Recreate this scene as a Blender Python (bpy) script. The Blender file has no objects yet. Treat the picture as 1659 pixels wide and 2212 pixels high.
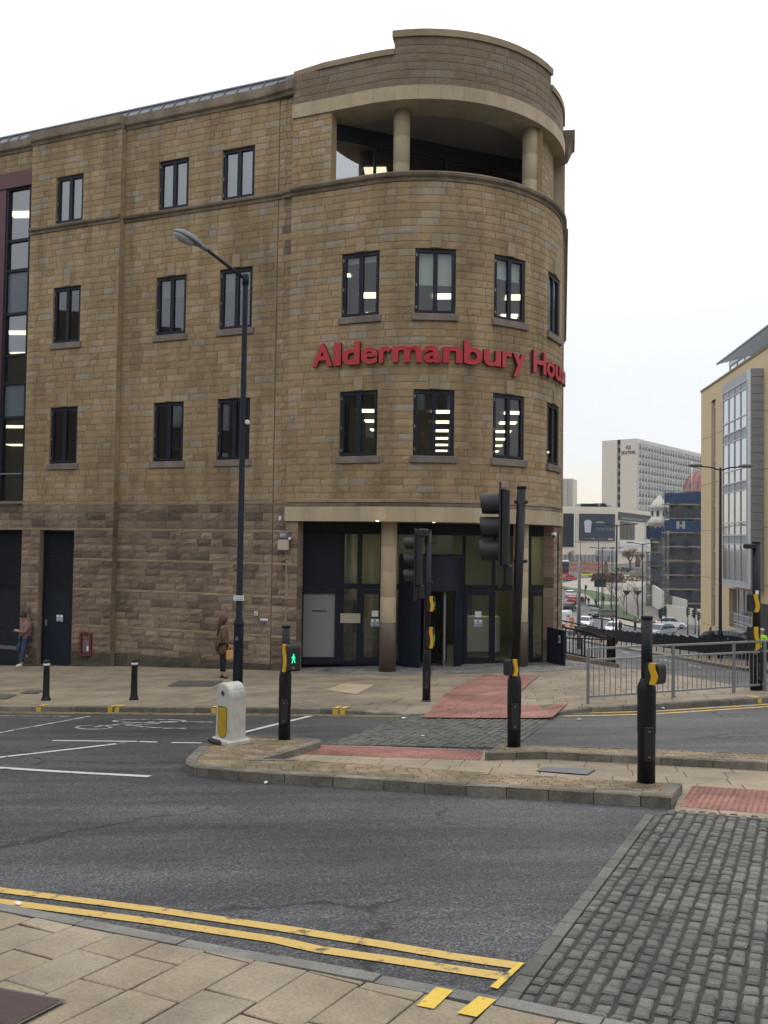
import bpy, bmesh, math, random
from mathutils import Vector, Matrix
random.seed(7)
S = bpy.context.scene
COL = S.collection
R_ = math.radians

# ------------------------------------------------------------------ camera
F_PX = 1900.0; PITCH = 0.034; ROLL = 0.014          # measured on a 1659 x 2212 view of the photograph
CAM = Vector((0, 0, 3.64))
_fw = Vector((0, math.cos(PITCH), math.sin(PITCH)))
_r0 = Vector((1, 0, 0)); _u0 = Vector((0, -math.sin(PITCH), math.cos(PITCH)))
_rt = _r0*math.cos(ROLL) + _u0*math.sin(ROLL); _up = _u0*math.cos(ROLL) - _r0*math.sin(ROLL)
cd = bpy.data.cameras.new('camera'); cam = bpy.data.objects.new('camera', cd); COL.objects.link(cam)
cam.matrix_world = Matrix(((_rt.x, _up.x, -_fw.x, CAM.x), (_rt.y, _up.y, -_fw.y, CAM.y), (_rt.z, _up.z, -_fw.z, CAM.z), (0, 0, 0, 1)))
cd.sensor_fit = 'VERTICAL'; cd.sensor_height = 36.0; cd.lens = F_PX/2212*36; cd.clip_end = 6000; cd.clip_start = .05
S.camera = cam

# ------------------------------------------------------------------ world, sun, exposure
W = bpy.data.worlds.new('World'); S.world = W; W.use_nodes = True
nt = W.node_tree; nt.nodes.clear()
N = nt.nodes.new; L = nt.links.new
out = N('ShaderNodeOutputWorld'); add = N('ShaderNodeMixShader'); add.inputs[0].default_value = .88
HAZE = .00018
SUN_EL, SUN_AZ = R_(38), R_(25)
sky = N('ShaderNodeTexSky'); sky.sky_type = 'NISHITA'; sky.sun_disc = False; sky.sun_elevation = SUN_EL; sky.sun_rotation = SUN_AZ
b1 = N('ShaderNodeBackground'); b1.inputs[1].default_value = .1
b2 = N('ShaderNodeBackground'); b2.inputs[1].default_value = 1.0
L(sky.outputs[0], b1.inputs[0])
tc = N('ShaderNodeTexCoord'); sep = N('ShaderNodeSeparateXYZ'); L(tc.outputs['Generated'], sep.inputs[0])
ns = N('ShaderNodeTexNoise'); ns.inputs['Scale'].default_value = 2.2; ns.inputs['Detail'].default_value = 4
mp = N('ShaderNodeMapping'); mp.inputs['Scale'].default_value = (1, 1, 2.6); L(tc.outputs['Generated'], mp.inputs[0]); L(mp.outputs[0], ns.inputs['Vector'])
md = N('ShaderNodeMath'); md.operation = 'MULTIPLY_ADD'; md.inputs[1].default_value = .16; L(ns.outputs['Fac'], md.inputs[0])
ad2 = N('ShaderNodeMath'); ad2.operation = 'SUBTRACT'; ad2.inputs[1].default_value = .08; L(sep.outputs[2], ad2.inputs[0]); L(ad2.outputs[0], md.inputs[2])
rp = N('ShaderNodeValToRGB'); e = rp.color_ramp.elements
e[0].position = 0.0; e[0].color = (.86, .80, .69, 1); e[1].position = 1.0; e[1].color = (1.75, 1.78, 1.82, 1)
for p, c in ((.035, (.90, .84, .74)), (.09, (.84, .86, .88)), (.2, (.87, .90, .95)), (.36, (1.05, 1.09, 1.13)), (.6, (1.5, 1.53, 1.57))):
    k = e.new(p); k.color = (*c, 1)
L(md.outputs[0], rp.inputs[0])
L(rp.outputs[0], b2.inputs[0]); L(b1.outputs[0], add.inputs[1]); L(b2.outputs[0], add.inputs[2]); L(add.outputs[0], out.inputs[0])
sd = bpy.data.lights.new('sun', 'SUN'); sd.energy = .5; sd.angle = R_(20); sd.color = (1, .96, .9)
sun = bpy.data.objects.new('sun', sd); COL.objects.link(sun)
_sdir = Vector((math.sin(SUN_AZ)*math.cos(SUN_EL), math.cos(SUN_AZ)*math.cos(SUN_EL), math.sin(SUN_EL)))
sun.rotation_euler = _sdir.to_track_quat('Z', 'Y').to_euler(); sun.location = (0, 0, 60)
vs = S.view_settings; vs.view_transform = 'Standard'; vs.look = 'None'; vs.exposure = .12; vs.gamma = 1
try: vs.use_curve_mapping = False
except Exception: pass

# ------------------------------------------------------------------ terrain and measuring helpers
PY = [-60, -10, 0, 8.8, 12, 20, 23.2, 27, 31, 45.8, 73.6, 115, 135, 180, 240, 300, 400, 4000]
PL = [0.5, 1.1, 1.63, 2.363, 2.63, 3.22, 3.51, 3.66, 4.05, 6.1, 8.4, 11.5, 12, 11.8, 10, 6, 4.5, 4.5]
PRY = [-60, 18, 20, 24, 27, 31, 38, 45.8, 73.6, 115, 135, 180, 240, 300, 400, 4000]
PR = [.5, 2.75, 2.95, 3.38, 3.85, 4.38, 5.2, 5.85, 8.2, 11.4, 12, 11.8, 10, 6, 4.5, 4.5]
def lin(v, xs, ys):
    if v <= xs[0]: return ys[0]
    for i in range(1, len(xs)):
        if v <= xs[i]:
            t = (v-xs[i-1])/(xs[i]-xs[i-1]); return ys[i-1]*(1-t)+ys[i]*t
    return ys[-1]
def sst(a, b, v):
    t = min(1, max(0, (v-a)/(b-a))); return t*t*(3-2*t)
def g(x, y):
    a = lin(y, PY, PL) - .03*max(-20, min(10.4, x))
    w = sst(5, 8, x)*sst(17, 24, y)
    if w > 0: a = a*(1-w) + lin(y, PRY, PR)*w
    return 3.64 - a
def drp(x, y):            # dropped kerb at the crossing mouth on the far pavement
    return -.085*sst(-.9, .3, x-.35*(y-15))*(1-sst(2.6, 3.6, x-.15*(y-15)))*(1-sst(15.2, 17.2, y))
def ray(x, y): return _fw + _rt*((x-829.5)/F_PX) + _up*((1106-y)/F_PX)
def G(x, y, off=0.0):     # the spot of ground seen at that place in the photograph
    d = ray(x, y); t = .5; p = CAM
    while t < 3000:
        p = CAM + d*t
        if p.z < g(p.x, p.y)+off:
            a, b = t/1.01, t
            for _ in range(30):
                m = (a+b)/2; p = CAM+d*m
                if p.z < g(p.x, p.y)+off: b = m
                else: a = m
            p = CAM+d*a; return Vector((p.x, p.y))
        t *= 1.01
    return Vector((p.x, p.y))
def GP(pts, off=0.0): return [G(x, y, off) for x, y in pts]
def AY(x, y, Y):
    d = ray(x, y); return CAM + d*(Y/d.y)
def on(x, y, off=0.0): return Vector((x, y, g(x, y)+off))

# ------------------------------------------------------------------ materials
MATS = {}
def nodes(name):
    m = bpy.data.materials.new(name); m.use_nodes = True; MATS[name] = m
    t = m.node_tree; b = t.nodes['Principled BSDF']; return m, t, b
def mat(name, c, rough=.6, metal=0.0, var=.12, vs_=6.0, bump=0.0, bs=40.0, emit=None, es=0.0, spec=.5, dirt=0.0):
    m, t, b = nodes(name)
    b.inputs['Roughness'].default_value = rough; b.inputs['Metallic'].default_value = metal
    b.inputs['Specular IOR Level'].default_value = spec
    geo = t.nodes.new('ShaderNodeNewGeometry')
    n = t.nodes.new('ShaderNodeTexNoise'); n.inputs['Scale'].default_value = vs_; n.inputs['Detail'].default_value = 5
    t.links.new(geo.outputs['Position'], n.inputs['Vector'])
    mx = t.nodes.new('ShaderNodeMix'); mx.data_type = 'RGBA'
    mx.inputs['A'].default_value = (*[v*(1-var) for v in c], 1); mx.inputs['B'].default_value = (*[min(1, v*(1+var)) for v in c], 1)
    t.links.new(n.outputs['Fac'], mx.inputs['Factor'])
    src = mx.outputs['Result']
    if dirt:
        n3 = t.nodes.new('ShaderNodeTexNoise'); n3.inputs['Scale'].default_value = vs_*.35; n3.inputs['Detail'].default_value = 8; n3.inputs['Roughness'].default_value = .7
        t.links.new(geo.outputs['Position'], n3.inputs['Vector'])
        r3 = t.nodes.new('ShaderNodeValToRGB'); r3.color_ramp.elements[0].position = .5; r3.color_ramp.elements[1].position = .75
        t.links.new(n3.outputs['Fac'], r3.inputs[0])
        m3 = t.nodes.new('ShaderNodeMix'); m3.data_type = 'RGBA'; m3.inputs['B'].default_value = (.06, .055, .045, 1)
        ml = t.nodes.new('ShaderNodeMath'); ml.operation = 'MULTIPLY'; ml.inputs[1].default_value = dirt
        t.links.new(r3.outputs[0], ml.inputs[0]); t.links.new(ml.outputs[0], m3.inputs['Factor']); t.links.new(src, m3.inputs['A']); src = m3.outputs['Result']
    t.links.new(src, b.inputs['Base Color'])
    if bump:
        n2 = t.nodes.new('ShaderNodeTexNoise'); n2.inputs['Scale'].default_value = bs; n2.inputs['Detail'].default_value = 4
        t.links.new(geo.outputs['Position'], n2.inputs['Vector'])
        bp = t.nodes.new('ShaderNodeBump'); bp.inputs['Strength'].default_value = bump; bp.inputs['Distance'].default_value = .01
        t.links.new(n2.outputs['Fac'], bp.inputs['Height']); t.links.new(bp.outputs[0], b.inputs['Normal'])
    if emit: b.inputs['Emission Color'].default_value = (*emit, 1); b.inputs['Emission Strength'].default_value = es
    return m
def blockmat(name, stops, rough=.85, fine=25., fvar=.25, stain=.25, sscale=.5, bump=.4, bs=45., moss=None, spec=.3, streak=0.0):
    """stone whose colour differs from block to block (attribute rnd), with grain and large stains"""
    m, t, b = nodes(name); b.inputs['Roughness'].default_value = rough; b.inputs['Specular IOR Level'].default_value = spec
    at = t.nodes.new('ShaderNodeAttribute'); at.attribute_name = 'rnd'
    r = t.nodes.new('ShaderNodeValToRGB'); el = r.color_ramp.elements
    for i, (p, c) in enumerate(stops):
        if i < 2: q = el[i]; q.position = p
        else: q = el.new(p)
        q.color = (*c, 1)
    t.links.new(at.outputs['Fac'], r.inputs[0])
    geo = t.nodes.new('ShaderNodeNewGeometry')
    n = t.nodes.new('ShaderNodeTexNoise'); n.inputs['Scale'].default_value = fine; n.inputs['Detail'].default_value = 6; n.inputs['Roughness'].default_value = .65
    t.links.new(geo.outputs['Position'], n.inputs['Vector'])
    n2 = t.nodes.new('ShaderNodeTexNoise'); n2.inputs['Scale'].default_value = sscale; n2.inputs['Detail'].default_value = 7; n2.inputs['Roughness'].default_value = .65
    mp_ = t.nodes.new('ShaderNodeMapping'); mp_.inputs['Scale'].default_value = (1, 1, .6); t.links.new(geo.outputs['Position'], mp_.inputs[0]); t.links.new(mp_.outputs[0], n2.inputs['Vector'])
    def mulramp(src, fac, lo, hi, p0, p1):
        mr = t.nodes.new('ShaderNodeMapRange'); mr.inputs['From Min'].default_value = p0; mr.inputs['From Max'].default_value = p1
        mr.inputs['To Min'].default_value = lo; mr.inputs['To Max'].default_value = hi; t.links.new(fac, mr.inputs['Value'])
        v = t.nodes.new('ShaderNodeVectorMath'); v.operation = 'SCALE'; t.links.new(src, v.inputs[0]); t.links.new(mr.outputs[0], v.inputs['Scale'])
        return v.outputs[0]
    c = mulramp(r.outputs[0], n.outputs['Fac'], 1-fvar, 1+fvar, .3, .7)
    c = mulramp(c, n2.outputs['Fac'], 1-stain, 1+stain*.6, .3, .65)
    if streak:
        n5 = t.nodes.new('ShaderNodeTexNoise'); n5.inputs['Scale'].default_value = 1; n5.inputs['Detail'].default_value = 6; n5.inputs['Roughness'].default_value = .62
        m5 = t.nodes.new('ShaderNodeMapping'); m5.inputs['Scale'].default_value = (2.1, 2.1, .22); t.links.new(geo.outputs['Position'], m5.inputs[0]); t.links.new(m5.outputs[0], n5.inputs['Vector'])
        c = mulramp(c, n5.outputs['Fac'], 1-streak, 1+streak*.35, .3, .56)
    if moss:
        n4 = t.nodes.new('ShaderNodeTexNoise'); n4.inputs['Scale'].default_value = 1.7; n4.inputs['Detail'].default_value = 8; t.links.new(geo.outputs['Position'], n4.inputs['Vector'])
        mr = t.nodes.new('ShaderNodeMapRange'); mr.inputs['From Min'].default_value = .52; mr.inputs['From Max'].default_value = .72; t.links.new(n4.outputs['Fac'], mr.inputs['Value'])
        mx = t.nodes.new('ShaderNodeMix'); mx.data_type = 'RGBA'; mx.inputs['B'].default_value = (*moss, 1)
        ml = t.nodes.new('ShaderNodeMath'); ml.operation = 'MULTIPLY'; ml.inputs[1].default_value = .75; t.links.new(mr.outputs[0], ml.inputs[0])
        t.links.new(ml.outputs[0], mx.inputs['Factor']); t.links.new(c, mx.inputs['A']); c = mx.outputs['Result']
    t.links.new(c, b.inputs['Base Color'])
    bp = t.nodes.new('ShaderNodeBump'); bp.inputs['Strength'].default_value = bump; bp.inputs['Distance'].default_value = .02
    n3 = t.nodes.new('ShaderNodeTexNoise'); n3.inputs['Scale'].default_value = bs; n3.inputs['Detail'].default_value = 5; t.links.new(geo.outputs['Position'], n3.inputs['Vector'])
    t.links.new(n3.outputs['Fac'], bp.inputs['Height']); t.links.new(bp.outputs[0], b.inputs['Normal'])
    return m
def glassmat(name, tint, base=.08, gain=1.6, rough=.02):
    m = bpy.data.materials.new(name); m.use_nodes = True; MATS[name] = m; t = m.node_tree; t.nodes.clear()
    o = t.nodes.new('ShaderNodeOutputMaterial'); tr = t.nodes.new('ShaderNodeBsdfTransparent'); tr.inputs[0].default_value = (*tint, 1)
    gl = t.nodes.new('ShaderNodeBsdfGlossy'); gl.inputs['Roughness'].default_value = rough; gl.inputs[0].default_value = (.95, .97, 1, 1)
    ge = t.nodes.new('ShaderNodeNewGeometry'); dt = t.nodes.new('ShaderNodeVectorMath'); dt.operation = 'DOT_PRODUCT'; t.links.new(ge.outputs['Normal'], dt.inputs[0]); t.links.new(ge.outputs['Incoming'], dt.inputs[1])
    ab = t.nodes.new('ShaderNodeMath'); ab.operation = 'ABSOLUTE'; t.links.new(dt.outputs['Value'], ab.inputs[0]); sb = t.nodes.new('ShaderNodeMath'); sb.operation = 'SUBTRACT'; sb.inputs[0].default_value = 1.0; t.links.new(ab.outputs[0], sb.inputs[1])
    fr = t.nodes.new('ShaderNodeMath'); fr.operation = 'POWER'; fr.inputs[1].default_value = 4.0; t.links.new(sb.outputs[0], fr.inputs[0])
    ma = t.nodes.new('ShaderNodeMath'); ma.operation = 'MULTIPLY_ADD'; ma.use_clamp = True; ma.inputs[1].default_value = gain; ma.inputs[2].default_value = base
    mx = t.nodes.new('ShaderNodeMixShader'); t.links.new(fr.outputs[0], ma.inputs[0]); t.links.new(ma.outputs[0], mx.inputs[0])
    t.links.new(tr.outputs[0], mx.inputs[1]); t.links.new(gl.outputs[0], mx.inputs[2]); t.links.new(mx.outputs[0], o.inputs[0])
    return m
def asphalt():
    m, t, b = nodes('asphalt'); geo = t.nodes.new('ShaderNodeNewGeometry'); b.inputs['Specular IOR Level'].default_value = .35
    def noise(sc, det=4, rg=.6):
        n = t.nodes.new('ShaderNodeTexNoise'); n.inputs['Scale'].default_value = sc; n.inputs['Detail'].default_value = det; n.inputs['Roughness'].default_value = rg
        t.links.new(geo.outputs['Position'], n.inputs['Vector']); return n
    a = noise(52, 3, .8); bn = noise(.33, 6, .6); c = noise(14, 5, .7); d = noise(230, 2)
    v = t.nodes.new('ShaderNodeTexVoronoi'); v.inputs['Scale'].default_value = 75; t.links.new(geo.outputs['Position'], v.inputs['Vector'])
    r1 = t.nodes.new('ShaderNodeValToRGB'); e = r1.color_ramp.elements; e[0].position = .34; e[0].color = (.020, .020, .0215, 1); e[1].position = .7; e[1].color = (.165, .165, .168, 1)
    k = e.new(.52); k.color = (.058, .058, .059, 1)
    t.links.new(a.outputs['Fac'], r1.inputs[0])
    def mul(src, fac, lo, hi, p0, p1):
        mr = t.nodes.new('ShaderNodeMapRange'); mr.inputs['From Min'].default_value = p0; mr.inputs['From Max'].default_value = p1
        mr.inputs['To Min'].default_value = lo; mr.inputs['To Max'].default_value = hi; t.links.new(fac, mr.inputs['Value'])
        q = t.nodes.new('ShaderNodeVectorMath'); q.operation = 'SCALE'; t.links.new(src, q.inputs[0]); t.links.new(mr.outputs[0], q.inputs['Scale']); return q.outputs[0]
    def stretched(rot, sx, sy, det=5, rg=.6):       # wheel tracks and old patches drawn out along the road
        mpp = t.nodes.new('ShaderNodeMapping'); mpp.inputs['Rotation'].default_value = (0, 0, rot); mpp.inputs['Scale'].default_value = (sx, sy, 1)
        t.links.new(geo.outputs['Position'], mpp.inputs[0]); n = t.nodes.new('ShaderNodeTexNoise'); n.inputs['Scale'].default_value = 1; n.inputs['Detail'].default_value = det; n.inputs['Roughness'].default_value = rg
        t.links.new(mpp.outputs[0], n.inputs['Vector']); return n
    tr = stretched(R_(12), .16, 1.05); tr2 = stretched(R_(12), .5, 3.6, 6, .65)
    col = mul(r1.outputs[0], bn.outputs['Fac'], .72, 1.3, .32, .68)
    col = mul(col, tr.outputs['Fac'], .66, 1.32, .36, .64)
    col = mul(col, tr2.outputs['Fac'], .78, 1.22, .32, .68)
    col = mul(col, c.outputs['Fac'], .82, 1.18, .3, .7)
    col = mul(col, v.outputs['Distance'], 1.35, .95, 0, .6)
    ce = t.nodes.new('ShaderNodeTexVoronoi'); ce.feature = 'DISTANCE_TO_EDGE'; ce.inputs['Scale'].default_value = .33; wv = t.nodes.new('ShaderNodeVectorMath'); wv.operation = 'MULTIPLY_ADD'; wn = noise(2.3, 5); wv.inputs[1].default_value = (.5, .5, .5)
    t.links.new(wn.outputs['Color'], wv.inputs[0]); t.links.new(geo.outputs['Position'], wv.inputs[2]); t.links.new(wv.outputs[0], ce.inputs['Vector'])
    cr = t.nodes.new('ShaderNodeMapRange'); cr.inputs['From Min'].default_value = .004; cr.inputs['From Max'].default_value = .013; cr.inputs['To Min'].default_value = .45; cr.inputs['To Max'].default_value = 1.0; t.links.new(ce.outputs['Distance'], cr.inputs['Value'])
    cm = t.nodes.new('ShaderNodeMapRange'); cm.inputs['From Min'].default_value = .5; cm.inputs['From Max'].default_value = .56; cm.inputs['To Min'].default_value = 1; cm.inputs['To Max'].default_value = 0; t.links.new(bn.outputs['Fac'], cm.inputs['Value'])
    cx = t.nodes.new('ShaderNodeMath'); cx.operation = 'MAXIMUM'; t.links.new(cr.outputs[0], cx.inputs[0]); t.links.new(cm.outputs[0], cx.inputs[1])
    q = t.nodes.new('ShaderNodeVectorMath'); q.operation = 'SCALE'; t.links.new(col, q.inputs[0]); t.links.new(cx.outputs[0], q.inputs['Scale']); col = q.outputs[0]
    t.links.new(col, b.inputs['Base Color'])
    rr = t.nodes.new('ShaderNodeMapRange'); rr.inputs['From Min'].default_value = .35; rr.inputs['From Max'].default_value = .65; rr.inputs['To Min'].default_value = .5; rr.inputs['To Max'].default_value = .8
    t.links.new(bn.outputs['Fac'], rr.inputs['Value']); t.links.new(rr.outputs[0], b.inputs['Roughness'])
    bp = t.nodes.new('ShaderNodeBump'); bp.inputs['Strength'].default_value = .9; bp.inputs['Distance'].default_value = .012
    t.links.new(a.outputs['Fac'], bp.inputs['Height']); t.links.new(bp.outputs[0], b.inputs['Normal'])
    return m
def paintmat(name, c, wear=.45, sc=9.):
    """worn road paint: gaps show the asphalt colour"""
    m, t, b = nodes(name); b.inputs['Roughness'].default_value = .7; geo = t.nodes.new('ShaderNodeNewGeometry')
    n = t.nodes.new('ShaderNodeTexNoise'); n.inputs['Scale'].default_value = sc; n.inputs['Detail'].default_value = 9; n.inputs['Roughness'].default_value = .72
    t.links.new(geo.outputs['Position'], n.inputs['Vector'])
    r = t.nodes.new('ShaderNodeValToRGB'); r.color_ramp.elements[0].position = wear-.08; r.color_ramp.elements[1].position = wear+.04
    r.color_ramp.elements[0].color = (.06, .06, .062, 1); r.color_ramp.elements[1].color = (*c, 1)
    k = r.color_ramp.elements.new(wear+.22); k.color = (*[v*.86 for v in c], 1)
    t.links.new(n.outputs['Fac'], r.inputs[0])
    t.links.new(r.outputs[0], b.inputs['Base Color'])
    return m

asphalt()
TAN = [(p_, tuple(v*1.36 for v in c_)) for p_, c_ in [(0, (.175, .118, .06)), (1, (.25, .185, .112)), (.15, (.19, .132, .07)), (.35, (.215, .152, .084)), (.55, (.238, .171, .098)), (.75, (.20, .143, .082)), (.85, (.255, .192, .12)), (.94, (.20, .178, .145))]]
blockmat('sandstone_block', [(p_, tuple(v*.72+m_*.28 for v, m_ in zip(c_, (.292, .214, .126)))) for p_, c_ in TAN], bump=.4, fvar=.2, stain=.24, streak=.3)
PARA = [(0, (.175, .13, .088)), (1, (.225, .18, .132)), (.5, (.205, .155, .106)), (.8, (.19, .152, .115))]
blockmat('parapet_stone', PARA, bump=.4)
BRN = [(p_, tuple(v*1.38 for v in c_)) for p_, c_ in [(0, (.115, .083, .06)), (1, (.20, .155, .112)), (.3, (.145, .106, .078)), (.6, (.17, .126, .09)), (.8, (.135, .105, .08)), (.1, (.085, .064, .05))]]
blockmat('rock_faced_block', BRN, bump=.9, bs=28., fvar=.34, stain=.3, streak=.25)
mat('mortar', (.37, .30, .205), .95, var=.2, vs_=3)
mat('mortar_brown', (.25, .20, .145), .95, var=.2, vs_=3)
blockmat('band_stone', [(0, (.25, .19, .12)), (1, (.30, .235, .155))], bump=.15, fvar=.1, stain=.25)
blockmat('fascia_stone', [(0, (.36, .29, .19)), (1, (.44, .365, .25))], bump=.08, fvar=.08, stain=.18, sscale=1.2)
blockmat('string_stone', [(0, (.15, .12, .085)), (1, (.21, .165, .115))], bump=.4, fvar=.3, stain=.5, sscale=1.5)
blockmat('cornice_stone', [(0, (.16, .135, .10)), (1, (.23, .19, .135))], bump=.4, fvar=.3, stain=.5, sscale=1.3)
blockmat('keystone', [(0, (.27, .21, .14)), (1, (.31, .24, .165))], bump=.15, fvar=.1, stain=.2)
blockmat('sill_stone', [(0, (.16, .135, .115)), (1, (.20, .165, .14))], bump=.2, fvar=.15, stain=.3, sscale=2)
blockmat('plinth_stone', [(0, (.065, .058, .042)), (1, (.10, .085, .06))], bump=.8, fvar=.35, moss=(.045, .05, .028))
mat('granite_brown', (.10, .072, .055), .35, var=.45, vs_=90, spec=.5)
mat('zinc', (.17, .18, .20), .5, .3, var=.18, vs_=1.5, spec=.5)
mat('lead', (.13, .14, .16), .6, .2, var=.2, vs_=4)
mat('soffit', (.26, .215, .18), .8, var=.15, vs_=2, dirt=.4)
mat('frame_navy', (.010, .014, .024), .5, 0.0, var=.15, spec=.25)
mat('frame_dark', (.006, .009, .015), .5, 0, var=.15, spec=.25)
mat('louvre', (.014, .018, .027), .5, .2)
mat('panel_navy', (.008, .013, .024), .45, 0, var=.15, spec=.3)
mat('burgundy', (.075, .008, .018), .4, var=.1)
mat('spandrel_grey', (.10, .12, .145), .3, var=.1)
glassmat('glass_clear', (.74, .78, .76), .07, .9)
glassmat('glass_dark', (.36, .38, .38), .13, .9)
glassmat('glass_sky', (.5, .53, .55), .22, .9)
glassmat('glass_terrace', (.5, .53, .55), .42, .6)
glassmat('glass_far', (.3, .36, .36), .5, .5, .06)
mat('frosted', (.22, .23, .22), .45, var=.06)
mat('blind', (.52, .56, .53), .8, var=.05)
mat('office_wall', (.55, .53, .45), .9, var=.08)
mat('office_dark', (.045, .043, .04), .9, var=.1)
mat('office_ceiling', (.7, .7, .66), .9, var=.05)
mat('office_floor', (.12, .12, .12), .9)
mat('lamp_panel', (.9, .9, .8), .5, emit=(1, .88, .6), es=3.0)
mat('lobby_wall', (.33, .32, .25), .8, var=.1)
mat('lobby_lamp', (.9, .9, .8), .5, emit=(1, .92, .5), es=8.5)
mat('downlight', (1, .8, .5), .5, emit=(1, .62, .25), es=14.)
mat('sign_red', (.42, .012, .026), .35, var=.06)
mat('sign_side', (.10, .008, .012), .5)
mat('black_paint', (.009, .010, .014), .52, var=.3, vs_=9, dirt=.3, spec=.3)
mat('black_rough', (.014, .014, .016), .65, var=.2, vs_=8)
mat('hood_black', (.018, .019, .022), .6, var=.15)
mat('lamp_blue_black', (.010, .014, .024), .6, var=.25, vs_=4, spec=.2)
mat('lantern_grey', (.16, .17, .18), .5, var=.12)
mat('lantern_glass', (.35, .36, .35), .15, var=.2, vs_=14)
mat('yellow_plastic', (.62, .36, .015), .45, var=.08, dirt=.1)
mat('yellow_panel', (.42, .27, .012), .4, var=.2, vs_=10, dirt=.25)
mat('white_shell', (.48, .46, .42), .55, var=.12, vs_=7, dirt=.5)
mat('dark_rubber', (.04, .03, .028), .8)
mat('white_band', (.65, .65, .62), .5)
mat('green_lit', (0, .2, .1), .5, emit=(.02, 1, .42), es=1.6)
mat('red_lit', (.2, 0, 0), .5, emit=(1, .08, .03), es=3.)
mat('lens_dark', (.03, .03, .03), .2)
mat('galvanised', (.24, .25, .26), .5, .55, var=.2, vs_=12)
mat('white_plastic', (.62, .62, .6), .5, var=.06)
mat('beige_box', (.42, .37, .29), .6, var=.1)
mat('grey_box', (.13, .13, .14), .5)
mat('sign_white', (.72, .74, .74), .5, var=.03)
mat('sign_blue', (.02, .07, .22), .5)
mat('sign_navy', (.012, .03, .09), .5)
mat('sign_purple', (.17, .05, .28), .6)
mat('ink', (.012, .012, .014), .6)
mat('ink_grey', (.12, .13, .13), .6)
mat('red_box', (.13, .02, .028), .5, var=.2)
SLAB = [(0, (.26, .21, .148)), (1, (.31, .252, .178)), (.3, (.272, .22, .154)), (.6, (.29, .237, .166)), (.85, (.255, .212, .157))]
blockmat('slab_buff', SLAB, rough=.8, fine=60., fvar=.22, stain=.35, sscale=1.1, bump=.25, bs=120.)
blockmat('slab_far', [(p, tuple(v*.93 for v in c)) for p, c in SLAB], rough=.75, fine=40., fvar=.2, stain=.38, sscale=.9, bump=.25, bs=90.)
blockmat('brick_paver', [(0, (.19, .14, .085)), (1, (.28, .215, .14)), (.5, (.225, .17, .108))], rough=.85, fine=60., fvar=.3, stain=.4, sscale=2., bump=.4, moss=(.08, .09, .04))
blockmat('tactile_red', [(0, (.24, .108, .086)), (1, (.30, .148, .12)), (.5, (.265, .124, .10))], rough=.8, fine=50., fvar=.22, stain=.4, sscale=1.5, bump=.3)
blockmat('sett', [(0, (.088, .085, .076)), (1, (.165, .158, .138)), (.3, (.108, .104, .092)), (.7, (.135, .128, .113))], rough=.7, fine=70., fvar=.3, stain=.4, sscale=1.2, bump=.5, bs=90., spec=.4)
blockmat('sett_far', [(0, (.085, .083, .075)), (1, (.12, .117, .104))], rough=.75, fine=40., fvar=.15, stain=.3, sscale=.8, bump=.3, spec=.3)
blockmat('kerb_stone', [(0, (.13, .12, .10)), (1, (.21, .195, .165)), (.5, (.165, .15, .125))], rough=.85, fine=50., fvar=.3, stain=.5, sscale=2.5, bump=.4, moss=(.07, .068, .045))
blockmat('kerb_near', [(0, (.17, .165, .15)), (1, (.22, .21, .19))], rough=.85, fine=70., fvar=.22, stain=.3, sscale=2.5, bump=.3)
blockmat('entrance_sett', [(0, (.15, .145, .135)), (1, (.24, .235, .22))], rough=.8, fine=50., fvar=.25, stain=.5, sscale=1.2, bump=.3)
mat('joint_dark', (.05, .043, .034), .95, var=.4, vs_=9)
mat('joint_sett', (.036, .034, .029), .95, var=.4, vs_=9)
mat('joint_buff', (.135, .112, .078), .95, var=.4, vs_=6)
paintmat('paint_white', (.55, .54, .5), .42)
paintmat('paint_white_worn', (.42, .42, .4), .5)
paintmat('paint_yellow', (.55, .37, .105), .43)
paintmat('paint_yellow_far', (.46, .34, .13), .46)
paintmat('paint_yellow_worn', (.66, .45, .06), .42)
mat('manhole', (.09, .085, .075), .7, .1, var=.3, vs_=20, bump=.5, bs=60)
mat('manhole_red', (.06, .036, .034), .7, .1, var=.3, vs_=20, bump=.5, bs=60)
mat('manhole_blue', (.13, .135, .14), .55, .3, var=.15, vs_=20)
mat('ground_earth', (.12, .11, .095), .95, var=.3, vs_=.4)
mat('grass', (.055, .085, .026), .95, var=.35, vs_=1.2, bump=.6, bs=12)
mat('plaza', (.30, .27, .22), .85, var=.15, vs_=.3, dirt=.2)
mat('ramp_paving', (.16, .145, .12), .85, var=.25, vs_=.4, dirt=.3)
mat('wall_pale', (.52, .50, .44), .85, var=.1, vs_=.3, dirt=.15)
mat('concrete_hotel', (.58, .53, .45), .9, var=.05, vs_=.08)
mat('hotel_side', (.56, .55, .51), .85, var=.05, vs_=.1)
mat('hotel_window', (.24, .26, .27), .25, var=.45, vs_=.22)
mat('hotel_spandrel', (.10, .10, .105), .5, var=.25, vs_=.3)
mat('cinema_wall', (.62, .565, .46), .85, var=.05, vs_=.1)
mat('poster_navy', (.010, .022, .040), .5, var=.1)
mat('poster_pale', (.42, .45, .52), .6, var=.15, vs_=.5)
mat('poster_ink', (.16, .23, .24), .6)
mat('tan_panel', (.55, .425, .26), .75, var=.07, vs_=.5)
mat('tan_joint', (.22, .16, .09), .8)
mat('cladding_grey', (.27, .285, .31), .45, .2, var=.1)
mat('cladding_light', (.42, .44, .475), .4, .2, var=.08)
mat('netting', (.03, .038, .052), .95, var=.5, vs_=.5)
mat('netting_blue', (.018, .042, .095), .9, var=.4, vs_=.5)
mat('scaffold_board', (.26, .24, .2), .9, var=.25)
mat('scaffold_tube', (.28, .29, .3), .5, .5)
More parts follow.
